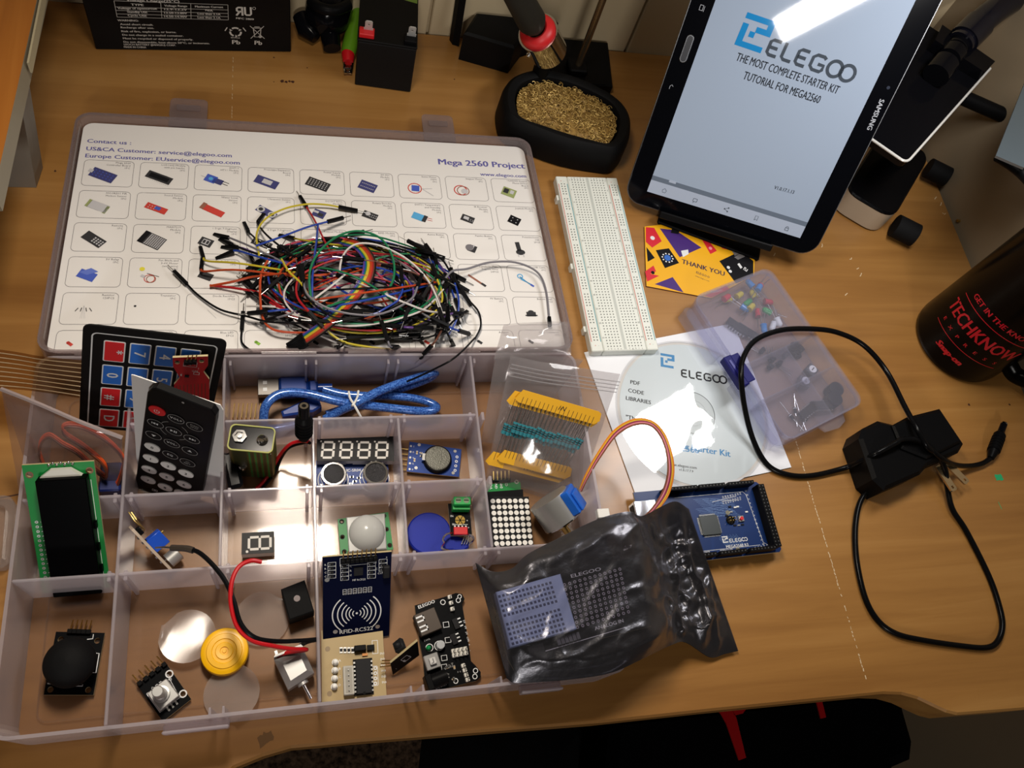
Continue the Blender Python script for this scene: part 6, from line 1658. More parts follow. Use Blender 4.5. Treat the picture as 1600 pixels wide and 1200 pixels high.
d = MB(); d.tube([p - ao for p in wpath(path, 7)], 2.1, CBL, n=10); d.tube([p - ao for p in wpath(path2, 7)], 2.1, CBL, n=10); obj('cable', d, ad)
a, b = ra(1548, 716, 5.2), ra(1569, 662, 5.2); d = MB(); P_ = lambda t: a.lerp(b, t)
d.cyl(P_(0), P_(.2), 2.6, AB, r1=4.2, n=16); d.cyl(P_(.2), P_(.66), 4.7, AB, n=16); d.cyl(P_(.66), P_(.74), 4.7, AB, r1=3, n=16); d.cyl(P_(.74), P_(.97), 2.7, BLKG, n=16)
for k in range(5): d.cyl(P_(.22 + k * .08), P_(.25 + k * .08), 5.0, AB, n=16)
obj('barrel_plug', d, ad)
d = MB(); d.cyl(P_(.97), P_(1.0), 2.75, CHROME, n=16); obj('plug_tip', d, ad)

# mug with red lettering
mx, my, mr = 555, 285, 41
mug = thing('travel_mug', 'black mug with red lettering at the right edge of the desk', 'mug', Matrix.Translation((mx, my, 0)))
MBK = mat('mug_black_glaze', '#080707', .2, spec=.3); MRD = mat('mug_red_print', '#b81427', .35)
d = MB(); d.lathe([(.01, 1.2), (mr - 6, 1.2), (mr - 5, .2), (mr - 2.5, .4), (mr - .6, 2.6), (mr, 6.5), (mr, 170), (mr + .6, 171), (mr + .6, 173.2), (mr - .4, 174), (mr - 2.6, 173), (mr - 3, 169), (mr - 3, 8), (mr - 6, 5), (.01, 5)], MBK, 72); obj('cup', d, mug)
hd = math.atan2(-.35, .8)
d = MB(); hx, hy = math.cos(hd - .55), math.sin(hd - .55)
pts = [Vector((hx * r_, hy * r_, z_)) for r_, z_ in ((mr - 1, 86), (mr + 16, 88), (mr + 27, 76), (mr + 29, 52), (mr + 24, 28), (mr + 10, 17), (mr - 1, 19))]
d.tube(spline(pts, 6), 7, MBK, n=14, rz=4.5); obj('handle', d, mug)
def onmug(mb, s, deg, z, size, bold=.03, sx=1.0, arc=0.0, r=mr + .12, m=MRD, shear=0):
    """lettering wrapped round the mug, centred at an azimuth; arc bends the baseline up at the middle"""
    vs, fs, a, b = text_mesh(s, 0.0, 2); c_ = (a + b) / 2; out = []; n_ = len(vs)
    fs = [tuple(q + n_ * i_ for q in f) for i_ in range(3) for f in fs]; vs = [(x_ + k_, y_, 0) for k_ in (-bold, 0, bold) for x_, y_, _ in vs]
    for x, y, _ in vs:
        X = (x - c_) * size * sx + y * size * shear; t = R(deg) + X / mr; Z = z + y * size + arc * (1 - (X / (abs(b - c_) * size * sx)) ** 2)
        out.append((r * math.cos(t), r * math.sin(t), Z))
    mb.add(out, fs, m)
MA = 216   # azimuth of the print, towards the viewer
d = MB()
onmug(d, 'TECHKNOW', MA, 44, 17.5, .03, .72, 3); 
for i, ch in enumerate('EXPRESS'): onmug(d, ch, MA - 39 + i * 13, 35.5 + 1.4 * math.sin(PI * i / 6), 4.6, .02, 1.2)
onmug(d, 'GET IN THE KNOW', MA + 2, 70, 7.2, .03, .95, 2.5); onmug(d, 'Snap-on', MA - 4, 17.5, 8.6, .07, .95, 1, shear=.2)
def arcline(z, h0, half, w):
    n = 40; vs = []
    for i in range(n + 1):
        t = -half + 2 * half * i / n; zz = z + h0 * (1 - (t / half) ** 2)
        for k in (0, w): vs.append(((mr + .12) * math.cos(R(MA + t)), (mr + .12) * math.sin(R(MA + t)), zz + k))
    d.add(vs, [(2 * i, 2 * i + 2, 2 * i + 3, 2 * i + 1) for i in range(n)], MRD)
arcline(63.5, 3, 50, .7); arcline(29.5, 2, 46, .6)
obj('lettering', d, mug)
# ------------------------------------------------------------------ tablet on its stand
TS = .972
TM = Matrix.Translation(CC_) @ Matrix.Scale(TS, 4) @ Matrix.Translation(-CC_) @ pose([[.9181, .104, -.3825], [-.3862, .4522, -.804], [.0893, .8858, .4553]], (353.7, 401.5, 13.4))
F = Flat('tablet', 'black tablet showing a starter kit tutorial page, propped on a stand', 'tablet', None, None, 0, M=TM)
TBK = mat('tablet_black_glass', '#05060a', .06, spec=.5); RIM = mat('tablet_silver_rim', '#8b8e94', .2, .9)
d = MB(); d.prism(rrect(-85.5, -13.5, 85.5, 230.5, 15, 8), -8, -1.0, RIM, ch=.0); d.prism(rrect(-84.9, -12.9, 84.9, 229.9, 14.5, 8), -1.0, -.1, TBK, ch=.4)
F.part('body', d)
d = MB(); PGE = mat('screen_page', '#8793a4', .03, emit=.3); BAR = mat('screen_bar', '#5c6674', .03, emit=.2); TOOL = mat('screen_toolbar', '#929bab', .03, emit=.3)
SBL = mat('screen_blue', '#1d74ab', .03, emit=.2); SDK = mat('screen_dark_text', '#22252b', .03, emit=.1); SGY = mat('screen_grey_text', '#3f464f', .03, emit=.12)
d.prism([(-68, 0), (68, 0), (68, 217.6), (-68, 217.6)], -.05, 0, PGE)
b0 = F.L(1021, 274).y; b1 = F.L(1019, 281).y
d.rect(-68, b1, 68, b0, .06, BAR); d.rect(-68, 0, 68, b1, .06, TOOL); q = F.L(1051, 284); d.rect(q.x - 3, q.y - 1.2, q.x + 3, q.y + 1.2, .12, TOOL)
for i, p in enumerate(((1038, 298), (1086, 313), (1135, 327), (1181.6, 341), (1229.5, 357))):
    q = F.L(*p); x, y = q.x, q.y
    if i == 0: d.line([(x - 1.8, y + .2), (x, y + 2), (x + 1.8, y + .2), (x + 1.2, y - 1.6), (x - 1.2, y - 1.6), (x - 1.8, y + .2)], .4, .12, SGY)
    if i == 1: d.frame(x - 1.9, y - 1.4, x + 1.9, y + 1.6, .4, .12, SGY, .6); d.line([(x - .6, y - 1.4), (x - 1.2, y - 2.6)], .4, .12, SGY)
    if i == 2:
        d.line([(x + 1.4, y + 1.6), (x - 1.6, y), (x + 1.4, y - 1.6)], .4, .12, SGY)
        for a, b in ((1.4, 1.6), (-1.6, 0), (1.4, -1.6)): d.flat(circ(x + a, y + b, .65, 10), .16, SGY)
    if i == 3: d.line([(x - 1.2, y - 2), (x - 1.2, y + 2), (x + 1.2, y + 2), (x + 1.2, y - 2), (x, y - .8), (x - 1.2, y - 2)], .4, .12, SGY)
    if i == 4: d.frame(x - 1.6, y - 2, x + 1.6, y + .6, .4, .12, SGY); d.ring(x, y + .6, .9, 1.3, .12, SGY, 18, 0, 180)
o, e = F.L(1197, 76), F.L(1334, 113); lo_, le_ = F.L(1182, 66), F.L(1180, 50)
s_ = (F.L(1334, 113) - o).length / 5.45
ang = math.degrees(math.atan2((F.L(1310, 142) - F.L(1149, 87)).y, (F.L(1310, 142) - F.L(1149, 87)).x))
elegoo(d, o.x, o.y - s_ * .35, s_ * 1.03, .12, SGY, ang); q = F.L(1180, 52); logo_e(d, q.x, q.y, 23, .12, SBL, ang)
def fit_text(mb, F_, s, pa, pb, z, m, bold=.015, al=None, sz=None):
    a, b = F_.L(*pa), F_.L(*pb); vs, fs, x0, x1 = text_mesh(s, bold, 2); w = (b - a).length; an = math.degrees(math.atan2(b.y - a.y, b.x - a.x))
    size = sz or w / (x1 - x0); mb.text(s, a.x, a.y, z, size, m, 'l', an, bold, w / ((x1 - x0) * size))
fit_text(d, F, 'THE MOST COMPLETE STARTER KIT', (1149, 94), (1308, 147), .12, SDK, sz=8.6)
fit_text(d, F, 'TUTORIAL FOR MEGA2560', (1160, 123), (1279, 162), .12, SDK, sz=8.6)
fit_text(d, F, 'V1.0.17.1.13', (1209, 295), (1240, 303), .12, SDK, sz=4.2)
F.part('screen', d)
d = MB(); GRB_ = mat('bezel_grey_print', '#9a9ea6', .3)
q0, q1 = F.L(1376, 155), F.L(1355, 203); an = math.degrees(math.atan2((q1 - q0).y, (q1 - q0).x)); vs, fs, x0, x1 = text_mesh('SAMSUNG', .03, 2); sz = (q1 - q0).length / (x1 - x0)
d.text('SAMSUNG', q0.x - .5, q0.y, .1, sz, GRB_, 'l', an, .03)
q = F.L(1096, 12); d.frame(q.x - 1.4, q.y - 2, q.x + 1.4, q.y + 2, .35, .1, GRB_); d.line([(q.x + 2.2, q.y - 2.4), (q.x + 2.2, q.y + 1.6)], .35, .1, GRB_)
q = F.L(1049, 136); d.line([(q.x - 1.2, q.y - 1.8), (q.x - 1.2, q.y + .6), (q.x, q.y + 1.8), (q.x + 1.2, q.y + .6)], .4, .1, GRB_)
F.part('bezel_print', d)
q = F.L(1073, 76); d = MB(); d.prism(rrect(q.x - 3, q.y - 10.5, q.x + 3, q.y + 10.5, 3), -.1, .7, RIM, ch=.3); d.prism(rrect(q.x - 2.2, q.y - 9.7, q.x + 2.2, q.y + 9.7, 2.2), .7, .75, mat('home_key', '#23252b', .25)); F.part('home_button', d)
q = F.L(1388, 137); d = MB(); d.flat(circ(q.x, q.y, 1.3, 14), .08, mat('camera_lens', '#2a2f3c', .1)); F.part('camera_eye', d)

stn = Flat('tablet_stand', 'low black stand holding the lower edge of the tablet', 'tablet stand', None, None, 0, M=TM)
xa, xb = stn.L(1030, 335, 4).x, stn.L(1205, 388, 4).x
d = MB(); d.box(xa, -17.0, -13, xb, -13.6, 5, BLK, .8); d.box(xa, -17, 4.5, xb, -10.8, 7.0, BLK, .8); stn.part('ledge', d)
d = MB(); d.box(xa + 12, -17, -13, xb - 12, 120, -8.6, BLKM, 1); stn.part('back_rest', d)
I3 = TM.inverted(); d = MB()
pa, pb = TM @ Vector((xa, -17, -2)), TM @ Vector((xb, -17, -2)); dirx = (pb - pa); dirx.z = 0; dirx.normalize(); diry = Vector((-dirx.y, dirx.x, 0))
W4 = Matrix.Identity(4)
for i in range(3): W4[i][0], W4[i][1], W4[i][3] = dirx[i], diry[i], ((pa + pb) / 2)[i]
W4[2][3] = 0
d.T = I3 @ W4; hw = (pb - pa).length / 2 - 2
d.box(-hw, -4, .3, hw, 78, 3.4, BLK, 1.0)
d.T = I3 @ W4; d.box(-hw + 14, 66, 3, hw - 14, 70, 60, BLKM, 1); stn.part('base_plate', d)

# ------------------------------------------------------------------ articulated stand behind the tablet
gs_o = at(1395, 345, 0)
gs = thing('articulated_stand', 'glossy black stand with a silver-sided base and chrome-edged arm behind the tablet', 'stand', Matrix.Translation(gs_o))
def rg_(*p): return at(*p) - gs_o
CHAMP = mat('champagne_metal', '#b8ad9a', .4, .25); DUST = mat('dusty_gloss_black', '#08080a', .16, bump=(1500, .25))
K = at(1396, 342, 26); a_ = Vector((.67, .74, 0)); b_ = Vector((-.80, .60, 0))
fp4 = [K - gs_o, K + a_ * 104 - gs_o, K + a_ * 104 + b_ * 50 - gs_o, K + b_ * 50 - gs_o]
def rounded(P4, r, n=6):
    out = []
    for i in range(4):
        p, pv, nx = P4[i], P4[i - 1], P4[(i + 1) % 4]; u, w = (pv - p).normalized(), (nx - p).normalized(); A, B = p + u * r, p + w * r
        for k in range(n + 1):
            t = k / n; out.append(tuple((A * (1 - t) ** 2 + p * 2 * t * (1 - t) + B * t * t)[:2]))
    return out
d = MB(); d.prism(rounded(fp4, 16), 2, 24, CHAMP, smooth=True); obj('base', d, gs)
d = MB(); d.prism(rounded(fp4, 16), 24, 26.5, DUST, ch=1.4); obj('base_top', d, gs)
for (p0, p1, r_) in (((1398, 352, 12), (1430, 368, 12), 10.5), ((1450, 262, 14), (1480, 277, 14), 9.5)):
    a, b = rg_(*p0), rg_(*p1); d = MB(); d.cyl(a, b, r_, BLKM, n=24); obj('rubber_foot', d, gs)
# tapered arm
A1, A2, A3, A4 = rg_(1362, 216, 86), rg_(1417, 254, 86), rg_(1548, 106, 112), rg_(1452, 40, 112)
nrm = (A2 - A1).cross(A4 - A1).normalized(); nrm = nrm if nrm.z > 0 else -nrm
def slab(P4, t, m, mb, r=0):
    n_ = len(P4); vs = [tuple(p) for p in P4] + [tuple(p - nrm * t) for p in P4]
    mb.add(vs, [tuple(range(n_)), tuple(range(2 * n_ - 1, n_ - 1, -1))] + [(i, i + n_, (i + 1) % n_ + n_, (i + 1) % n_) for i in range(n_)], m)
def rc(p, pv, nx, r): return [(p + (pv - p).normalized() * r) * (1 - t) ** 2 + p * 2 * t * (1 - t) + (p + (nx - p).normalized() * r) * t * t for t in [k / 5 for k in range(6)]]
ar = [A1] + rc(A2, A1, A3, 6) + [A3, A4]
d = MB(); slab(ar, 9, BLKG, d); obj('arm_panel', d, gs)
edge = [A1] + rc(A2, A1, A3, 6) + [A3]
d = MB(); d.tube([p - nrm * .8 for p in edge], 1.2, mat('bright_edge', '#e0dfda', .25, .2), n=8); obj('chrome_edge', d, gs)
zz = 112
d = MB(); c = rg_(1470, 130, 108); 
for (p0, p1, r_) in (((1462, 118, 112), (1478, 98, 116), 11), ((1482, 92, 116), (1492, 80, 118), 10), ((1494, 76, 118), (1502, 66, 120), 9)):
    d.cyl(rg_(*p0), rg_(*p1), r_, BLKG, n=28)
u0, u1 = rg_(1440, 60, 114), rg_(1546, 122, 112); dd = (u1 - u0).normalized()
slab([rg_(1466, 46, 114) + nrm * 6, rg_(1455, 70, 114) + nrm * 6, rg_(1532, 120, 113) + nrm * 6, rg_(1548, 103, 113) + nrm * 6], 12, BLKG, d); obj('arm_joint', d, gs)
d = MB(); d.tube(spline([rg_(1500, 68, 120), rg_(1520, 48, 126), rg_(1545, 24, 134), rg_(1580, 0, 140), rg_(1640, -30, 146)], 6), 11.5, mat('blue_black_gloss', '#101018', .1), n=20)
d.cyl(rg_(1506, 62, 122), rg_(1530, 38, 129), 13, mat('blue_black_gloss', '#101018', .1), n=28); obj('gooseneck', d, gs)
d = MB(); q = (A1 + A2 + A3 + A4) / 4; d.cyl(K + a_ * 70 + b_ * 25 - gs_o, q - nrm * 5, 9, BLK, n=20); obj('arm_post', d, gs)
d = MB(); d.tube([rg_(1490, 146, 84), rg_(1590, 190, 84)], 6.5, BLK, n=16); obj('cross_rod', d, gs)
# lamp shade cut off by the frame
ls_o = at(1600, 200, 150)
ls = thing('lamp_shade', 'silver metal lamp shade cut off at the right edge of the picture', 'lamp', Matrix.Translation(ls_o))
def rl(*p): return at(*p) - ls_o
SHD = mat('satin_shade_metal', '#8fa0ac', .28, .85)
P4 = [rl(1604, 122, 150), rl(1556, 243, 142), rl(1600, 262, 148), rl(1680, 150, 158)]
nrm = (P4[1] - P4[0]).cross(P4[3] - P4[0]).normalized(); nrm = nrm if nrm.z > 0 else -nrm
d = MB(); slab(P4, 2.2, SHD, d); obj('shade', d, ls)
d = MB(); a, b = rl(1566, 246, 138), rl(1640, 306, 138); d.tube(spline([rl(1560, 244, 139), rl(1582, 258, 137), rl(1604, 277, 136), rl(1650, 330, 136)], 6), 4.5, BLK, n=12); d.tube(spline([rl(1640, 150, 140), rl(1640, 330, 136)], 4), 4, BLK, n=10); obj('shade_rim', d, ls)
d = MB(); d.cyl(rl(1622, 240, 132), rl(1630, 215, 150), 20, mat('shade_inner', '#a8928c', .4, .5), n=28); obj('lamp_bulb_cup', d, ls)

# ------------------------------------------------------------------ batteries at the back
def front_frame(pa, pb, up=Vector((0, 0, 1))):
    a, b = at(*pa, 0), at(*pb, 0); ex = (b - a).normalized(); ez = ex.cross(up)
    M = Matrix.Identity(4)
    for i in range(3): M[i][0], M[i][1], M[i][2], M[i][3] = ex[i], up[i], ez[i], a[i]
    return M, (b - a).length
BFM, BFW = front_frame((150, 78), (455, 82))
F = Flat('sealed_battery', 'large black sealed battery with white warning print at the back of the desk', 'battery', None, None, 0, M=BFM)
SLA = mat('battery_black_case', '#0b0b0c', .35)
d = MB(); d.box(0, .2, -34, BFW, 94, 0, SLA, .8); F.part('case', d)
BPT = mat('battery_white_print', '#b9b6b0', .6); d = MB()
T_ = lambda p: tuple(F.L(*p)[:2])
for a, b in (((178, 1), (356, 7.5)), ((180, 10.5), (356, 15.5)), ((181, 16), (356.4, 21)), ((182, 21.5), (356.6, 26)), ((183, 26.5), (356.8, 31)), ((178, 1), (183, 26.5)), ((251, 4), (253, 28.5)), ((298, 5.5), (298.5, 29.6)), ((356, 7.5), (356.8, 31))): d.line([T_(a), T_(b)], .3, .1, BPT)
def bt_(s, pa, pb, sz): fit_text(d, F, s, pa, pb, .1, BPT, .03, sz=sz)
bt_('Voltage Charge(25°C)', (198, 2), (281, 4), 3.2)
for r_, (t1, t2, t3) in enumerate((('TYPE', 'Voltage Range', 'Maximum Current'), ('Voltage of opencircuit', '12.9-13.2V', 'N/A'), ('Standby USE', '13.50-13.80V', 'Less than 2.1A'), ('Cycle USE', '14.50-14.90V', 'Less than 2.1A'))):
    y = 8.5 + r_ * 5.6
    w1 = (10, 31, 16, 15)[r_]; bt_(t1, (215 - w1, y), (215 + w1, y + .9), 2.7); bt_(t2, (275 - 18, y + 1.6), (275 + 18, y + 2.4), 2.6); w3 = (22, 6, 18, 18)[r_]; bt_(t3, (327 - w3, y + 2.9), (327 + w3, y + 4.1), 2.6)
for t, y, x0, x1 in (('WARNING:', 33, 184, 217), ('Avoid short circuit.', 39, 188, 240), ('Recharge after use.', 44, 189, 241), ('Risk of fire, explosion, or burns.', 50, 190, 276), ('Do not charge in a sealed container.', 55.5, 191.5, 287), ('Must be recycled or disposed of properly.', 61, 192.5, 302), ('Do not disassemble, heat above 50°C, or incinerate.', 66.5, 193.5, 328), ('LEOCH BATTERY (JIANGSU) CORP.', 70.5, 194, 275), ('MADE IN CHINA', 74.5, 194, 229)):
    bt_(t, (x0, y), (x1, y + (x1 - x0) * .018), 2.5)
q = F.L(382, 26); d.text('RU', q.x + 1.5, q.y, .1, 10.5, BPT, 'c', 0, .05, -.95) if False else None
a = F.L(369, 24); b = F.L(396, 25)
# the mirrored R joined to a U
x, y, h = a.x, a.y, 8.2
for pl in ([(4.6, 0), (4.6, h)], [(4.6, h - .6), (1.8, h - .6), (.8, h - 1.6), (.8, h * .55), (1.8, h * .46), (4.6, h * .46)], [(2.8, h * .46), (.2, 0)], [(6.6, h), (6.6, 1.6), (7.4, .6), (10, .6), (10.8, 1.6), (10.8, h)]):
    d.line([(x + px * 1.05, y + py) for px, py in pl], 1.5, .1, BPT)
q = F.L(397, 13); d.ring(q.x, q.y, 1, 1.3, .1, BPT, 16); bt_('MFC 2809', (369, 29.5), (397, 31.5), 2.4)
q = F.L(368, 50)
for k in range(3):
    t = R(90 + 120 * k); p = [(q.x + 4.2 * math.cos(t + s_) , q.y + 4.2 * math.sin(t + s_)) for s_ in (-.62, -.2, .2, .62)]; d.line(p, 1.5, .1, BPT)
    c_, s2 = math.cos(t + .95), math.sin(t + .95); d.flat([(q.x + 5.4 * c_, q.y + 5.4 * s2), (q.x + 2.6 * c_, q.y + 2.6 * s2), (q.x + 4.4 * math.cos(t + 1.35), q.y + 4.4 * math.sin(t + 1.35))], .12, BPT)
d.line([(q.x - 8, q.y + 1), (q.x - 6, q.y + 4.5)], .8, .1, BPT); d.line([(q.x + 6, q.y + 4.5), (q.x + 8, q.y + 1)], .8, .1, BPT)
bt_('RECYCLE', (361, 59.5), (375, 60.2), 1.8); bt_('Pb', (363, 68.5), (376, 69.2), 6.0); bt_('Pb', (398, 69.5), (410, 70.2), 6.0)
q = F.L(402, 50); X = lambda a, b: (q.x + a, q.y + b)
d.line([X(-3.6, 4), X(3.6, 4)], .6, .1, BPT); d.line([X(-3, 4), X(-2.2, -5), X(2.2, -5), X(3, 4)], .6, .1, BPT); d.line([X(-5.4, 6), X(5.4, -6.6)], .5, .1, BPT); d.line([X(5.4, 6), X(-5.4, -6.6)], .5, .1, BPT); d.ring(q.x + 2, q.y - 4.6, .7, 1.3, .12, BPT, 14); d.line([X(-2, 5.2), X(2, 5.2)], .5, .1, BPT)
F.part('warning_print', d)
SFM, SFW = front_frame((554, 133), (641, 145))
F = Flat('small_battery', 'smaller black battery with a red and a black spade terminal', 'battery', None, None, 0, M=SFM)
d = MB(); d.box(0, .2, -64, SFW, 46.5, 0, mat('battery_satin_case', '#141415', .45), .8); d.box(-.4, 46.5, -64.3, SFW + .4, 48.6, .3, SLA, .6); F.part('case', d)
SI = F.I
def top_pt(px, py, z=48.6): return SI @ at(px, py, z)
d = MB(); q = top_pt(572, 58); d.box(q.x - 5.6, 48.4, q.z - 7, q.x + 6.2, 52.5, q.z + 1.5, REDP, .5); F.part('red_terminal_block', d)
def tab(px, py):
    q = top_pt(px, py); d = MB(); T0 = d.T; d.T = Matrix.Translation((q.x, 51.5, q.z - 2)) @ Matrix.Rotation(R(12), 4, 'X')
    d.prism([(-3.6, -3), (3.6, -3), (3.6, 3), (2.9, 3.4), (2.9, 10.4), (2.0, 11.6), (-2.0, 11.6), (-2.9, 10.4), (-2.9, 3.4), (-3.6, 3)], -.4, .4, mat('tab_metal', '#c4c4c2', .4, .4), [circ(0, 7.6, .9, 10)]); F.part('spade_tab', d)
tab(575, 55); q = top_pt(641, 68); d = MB(); d.box(q.x - 5, 48.4, q.z - 7, q.x + 5, 52, q.z + 1.5, BLK, .5); F.part('black_terminal_block', d); tab(642, 64)
a, b = top_pt(610, -14), top_pt(652, 6); d = MB(); d.add([(a.x, 48.7, a.z), (b.x, 48.7, a.z), (b.x, 48.7, b.z), (a.x, 48.7, b.z - 4)], [(0, 1, 2, 3)], mat('green_battery_label', '#5f7a2a', .4)); F.part('top_label', d)

# green handled tool beside the small battery
go_ = at(545, 80, 6)
tl = thing('green_screwdriver', 'green handled tool with a red collar and steel jaws, beside the small battery', 'tool', Matrix.Translation(go_))
def rt_(*p): return at(*p) - go_
GRH = mat('green_handle', '#5d8f1c', .35)
d = MB(); a, b = rt_(563, 4, 16), rt_(544, 84, 7)
L_ = (b - a); d.tube([a + L_ * t for t in (0, .1, .3, .6, .9, 1)], [4.4, 5.0, 5.6, 6.6, 6.6, 5.8], GRH, n=20); obj('handle', d, tl)
d = MB(); d.tube([b, rt_(544, 92, 6.5), rt_(544, 98, 6)], [5.6, 5.0, 4.2], REDP, n=18); obj('collar', d, tl)
d = MB()
for x0 in (538, 549): d.tube([rt_(x0 + 1, 96, 6), rt_(x0, 106, 5), rt_(x0 + (2 if x0 < 544 else -2), 115, 3)], 1.4, CHROME, n=8)
d.tube([rt_(538, 107, 5), rt_(549, 107, 5)], 1.3, CHROME, n=8); d.tube([rt_(539, 113, 3.5), rt_(548, 113, 3.5)], 1.1, CHROME, n=8); obj('jaws', d, tl)
d = MB(); a2 = rt_(566, -6, 17); d.tube([a2, a], 3.6, mat('grey_handle_cap', '#8a857c', .4), n=16); obj('end_cap', d, tl)

# black plug head between the batteries
po_ = at(500, 50, 0)
pg = thing('black_connector', 'rounded glossy black connector between the two black batteries', 'connector', Matrix.Translation(po_))
def rp_(*p): return at(*p) - po_
d = MB(); c0, c1 = rp_(520, -20, 26), rp_(508, 42, 20)
d.tube([c0 + (c1 - c0) * t for t in (0, .3, .6, .85, 1, 1.08)], [17, 19, 19, 17.5, 13, 6], BLKG, n=30); obj('shell', d, pg)
d = MB(); d.tube([rp_(512, 36, 16), rp_(516, 58, 11), rp_(519, 76, 8)], [8, 8, 7.4], BLKG, n=22); obj('nozzle', d, pg)
d = MB(); d.tube([rp_(470, 24, 14), rp_(480, 46, 10), rp_(494, 60, 8)], [7, 9, 5], BLKG, n=20); obj('lug', d, pg)
d = MB(); d.tube(spline([rp_(486, 2, 38), rp_(500, 12, 40), rp_(522, 16, 40), rp_(545, 8, 38)], 5), 4.5, BLK, n=12); obj('rib', d, pg)

# ------------------------------------------------------------------ soldering stand
so_ = at(850, 120, 0)
ss = thing('soldering_stand', 'black soldering iron stand with a red funnel and a steel rod', 'soldering stand', Matrix.Translation(so_))
def rso(*p): return at(*p) - so_
STB = mat('stand_black', '#0c0c0d', .5)
d = MB(); d.prism([tuple(p[:2]) for p in (rso(716, 93, 0), rso(793, 115, 0), rso(812, 90, 0), Vector((232, 596, 0)) - so_, Vector((157, 597.5, 0)) - so_)], .3, 30, STB, ch=2)
a, b = at(952, 148, 0), at(952, 62, 10)
d.prism([(220 - so_.x, 560 - so_.y), (230 - so_.x, 540 - so_.y), (a.x - so_.x, a.y - so_.y), (b.x - 2 - so_.x, 597.5 - so_.y), (222 - so_.x, 597.5 - so_.y)], .3, 11, STB, ch=1.6); obj('base', d, ss)
C0 = rso(843, 55, 72); D_ = (rso(800, -22, 128) - C0).normalized()
u_ = D_.orthogonal().normalized()
Mf = D_.to_track_quat('Z', 'Y').to_matrix().to_4x4(); Mf.translation = C0
d = MB(); d.T = Mf; d.lathe([(15.5, -26), (15.5, 3), (16.4, 3.6), (16.4, 4.4), (15, 4.4), (14.4, 3), (14.4, -26)], CHROME, 40); obj('holder_tube', d, ss)
d = MB(); d.T = Mf; d.lathe([(14.8, 3.6), (14.9, 5.5), (14.2, 8), (12.4, 10.5), (9.6, 12), (8.2, 11.6), (7.8, 8)], mat('red_silicone', '#c51a1f', .42), 40); obj('funnel', d, ss)
d = MB(); p = C0 - D_ * 24; d.tube([p, p - Vector((0, 0, 1)) * (p.z + so_.z - 28) * 1.0], 7, STB, n=16); d.cyl(p + Vector((-18, -6, -2)), p + Vector((-8, -3, 0)), 1.8, CHROME, n=12); d.dome(tuple(rso(826, 86, 56)), 2.2, CHROME, 2.2, 14, 5, True); obj('holder_post', d, ss)
rb0 = at(903, 103, 16)
d = MB(); d.cyl((rb0.x - so_.x, rb0.y - so_.y, 16), (rb0.x - so_.x, rb0.y - so_.y, 190), 3.1, mat('bronze_rod', '#8d7a60', .25, .9), n=18); obj('rod', d, ss)
d = MB(); d.box(rb0.x - so_.x - 9, rb0.y - so_.y - 8, 10.5, rb0.x - so_.x + 8, rb0.y - so_.y + 8, 18, STB, 1.2); obj('rod_socket', d, ss)
io = at(843, 55, 72)
ir = thing('soldering_iron', 'soldering iron with a dark handle standing in the red funnel', 'soldering iron', Matrix.Translation(io))
d = MB(); d.T = D_.to_track_quat('Z', 'Y').to_matrix().to_4x4(); d.lathe([(3, -40), (5.4, -14), (6.2, -13), (6.6, 14), (7.2, 15)], mat('iron_steel_sleeve', '#5c554c', .3, .9), 24)
for k in range(3): d.cyl((6.4 * math.cos(k * 2.1 - 1), 6.4 * math.sin(k * 2.1 - 1), 6), (6.9 * math.cos(k * 2.1 - 1), 6.9 * math.sin(k * 2.1 - 1), 6), 1.4, BLK, n=10)
obj('barrel', d, ir)
d = MB(); d.T = D_.to_track_quat('Z', 'Y').to_matrix().to_4x4(); d.lathe([(6.4, 14), (9.5, 16), (11.5, 22), (11, 40), (10, 70), (10.5, 120), (8, 126), (.01, 126)], mat('iron_handle', '#26241f', .55), 28); obj('handle', d, ir)

# tip cleaner with brass wool
inner = [(811.6, 146), (824, 133), (851, 127), (882, 133), (923, 148.5), (950, 164), (962, 184.5), (959, 209), (945.5, 221.6), (925, 218), (860, 198), (819.5, 184.5), (810.5, 166.5)]
zi = 27
ip = [at(x, y, zi) for x, y in inner]; ic = sum(ip, Vector()) / len(ip)
tc_ = thing('tip_cleaner', 'oval black tip cleaner tray full of brass wool', 'tip cleaner', Matrix.Translation((ic.x, ic.y, 0)))
pin_ = spline([(p.x - ic.x, p.y - ic.y, 0) for p in ip], 5, True)
def sc(k, dx=0): return [((p.length + k) / p.length * p.x, (p.length + k) / p.length * p.y) for p in pin_]
RUB = mat('rubber_black', '#0d0d0e', .6)
prof = [(13.5, .3), (15, 3), (14.2, 22), (12.5, 28), (9.5, 30.5), (6, 30.5), (3.2, 28.6), (2, 22), (2, 2)]
d = MB(); rings = [[(x, y, z_) for x, y in sc(k)] for k, z_ in prof]; n_ = len(rings[0])
d.add([p for r_ in rings for p in r_], [(l * n_ + i, l * n_ + (i + 1) % n_, (l + 1) * n_ + (i + 1) % n_, (l + 1) * n_ + i) for l in range(len(rings) - 1) for i in range(n_)], RUB, True); d.flat(sc(2), 2, RUB); d.prism(sc(13), .2, .4, RUB); obj('tray', d, tc_)
BRS = mat('brass_wool', '#b08c48', .5, .35, speckle=('#6f5630', 300, .6)); BRL = mat('bright_brass_curl', '#cfae66', .42, .4)
bw = thing('brass_wool', 'matted golden brass wool filling the oval black tray', 'brass wool', Matrix.Translation((ic.x, ic.y, 0)))
random.seed(9)
from mathutils import noise
rows = []; N = len(pin_)
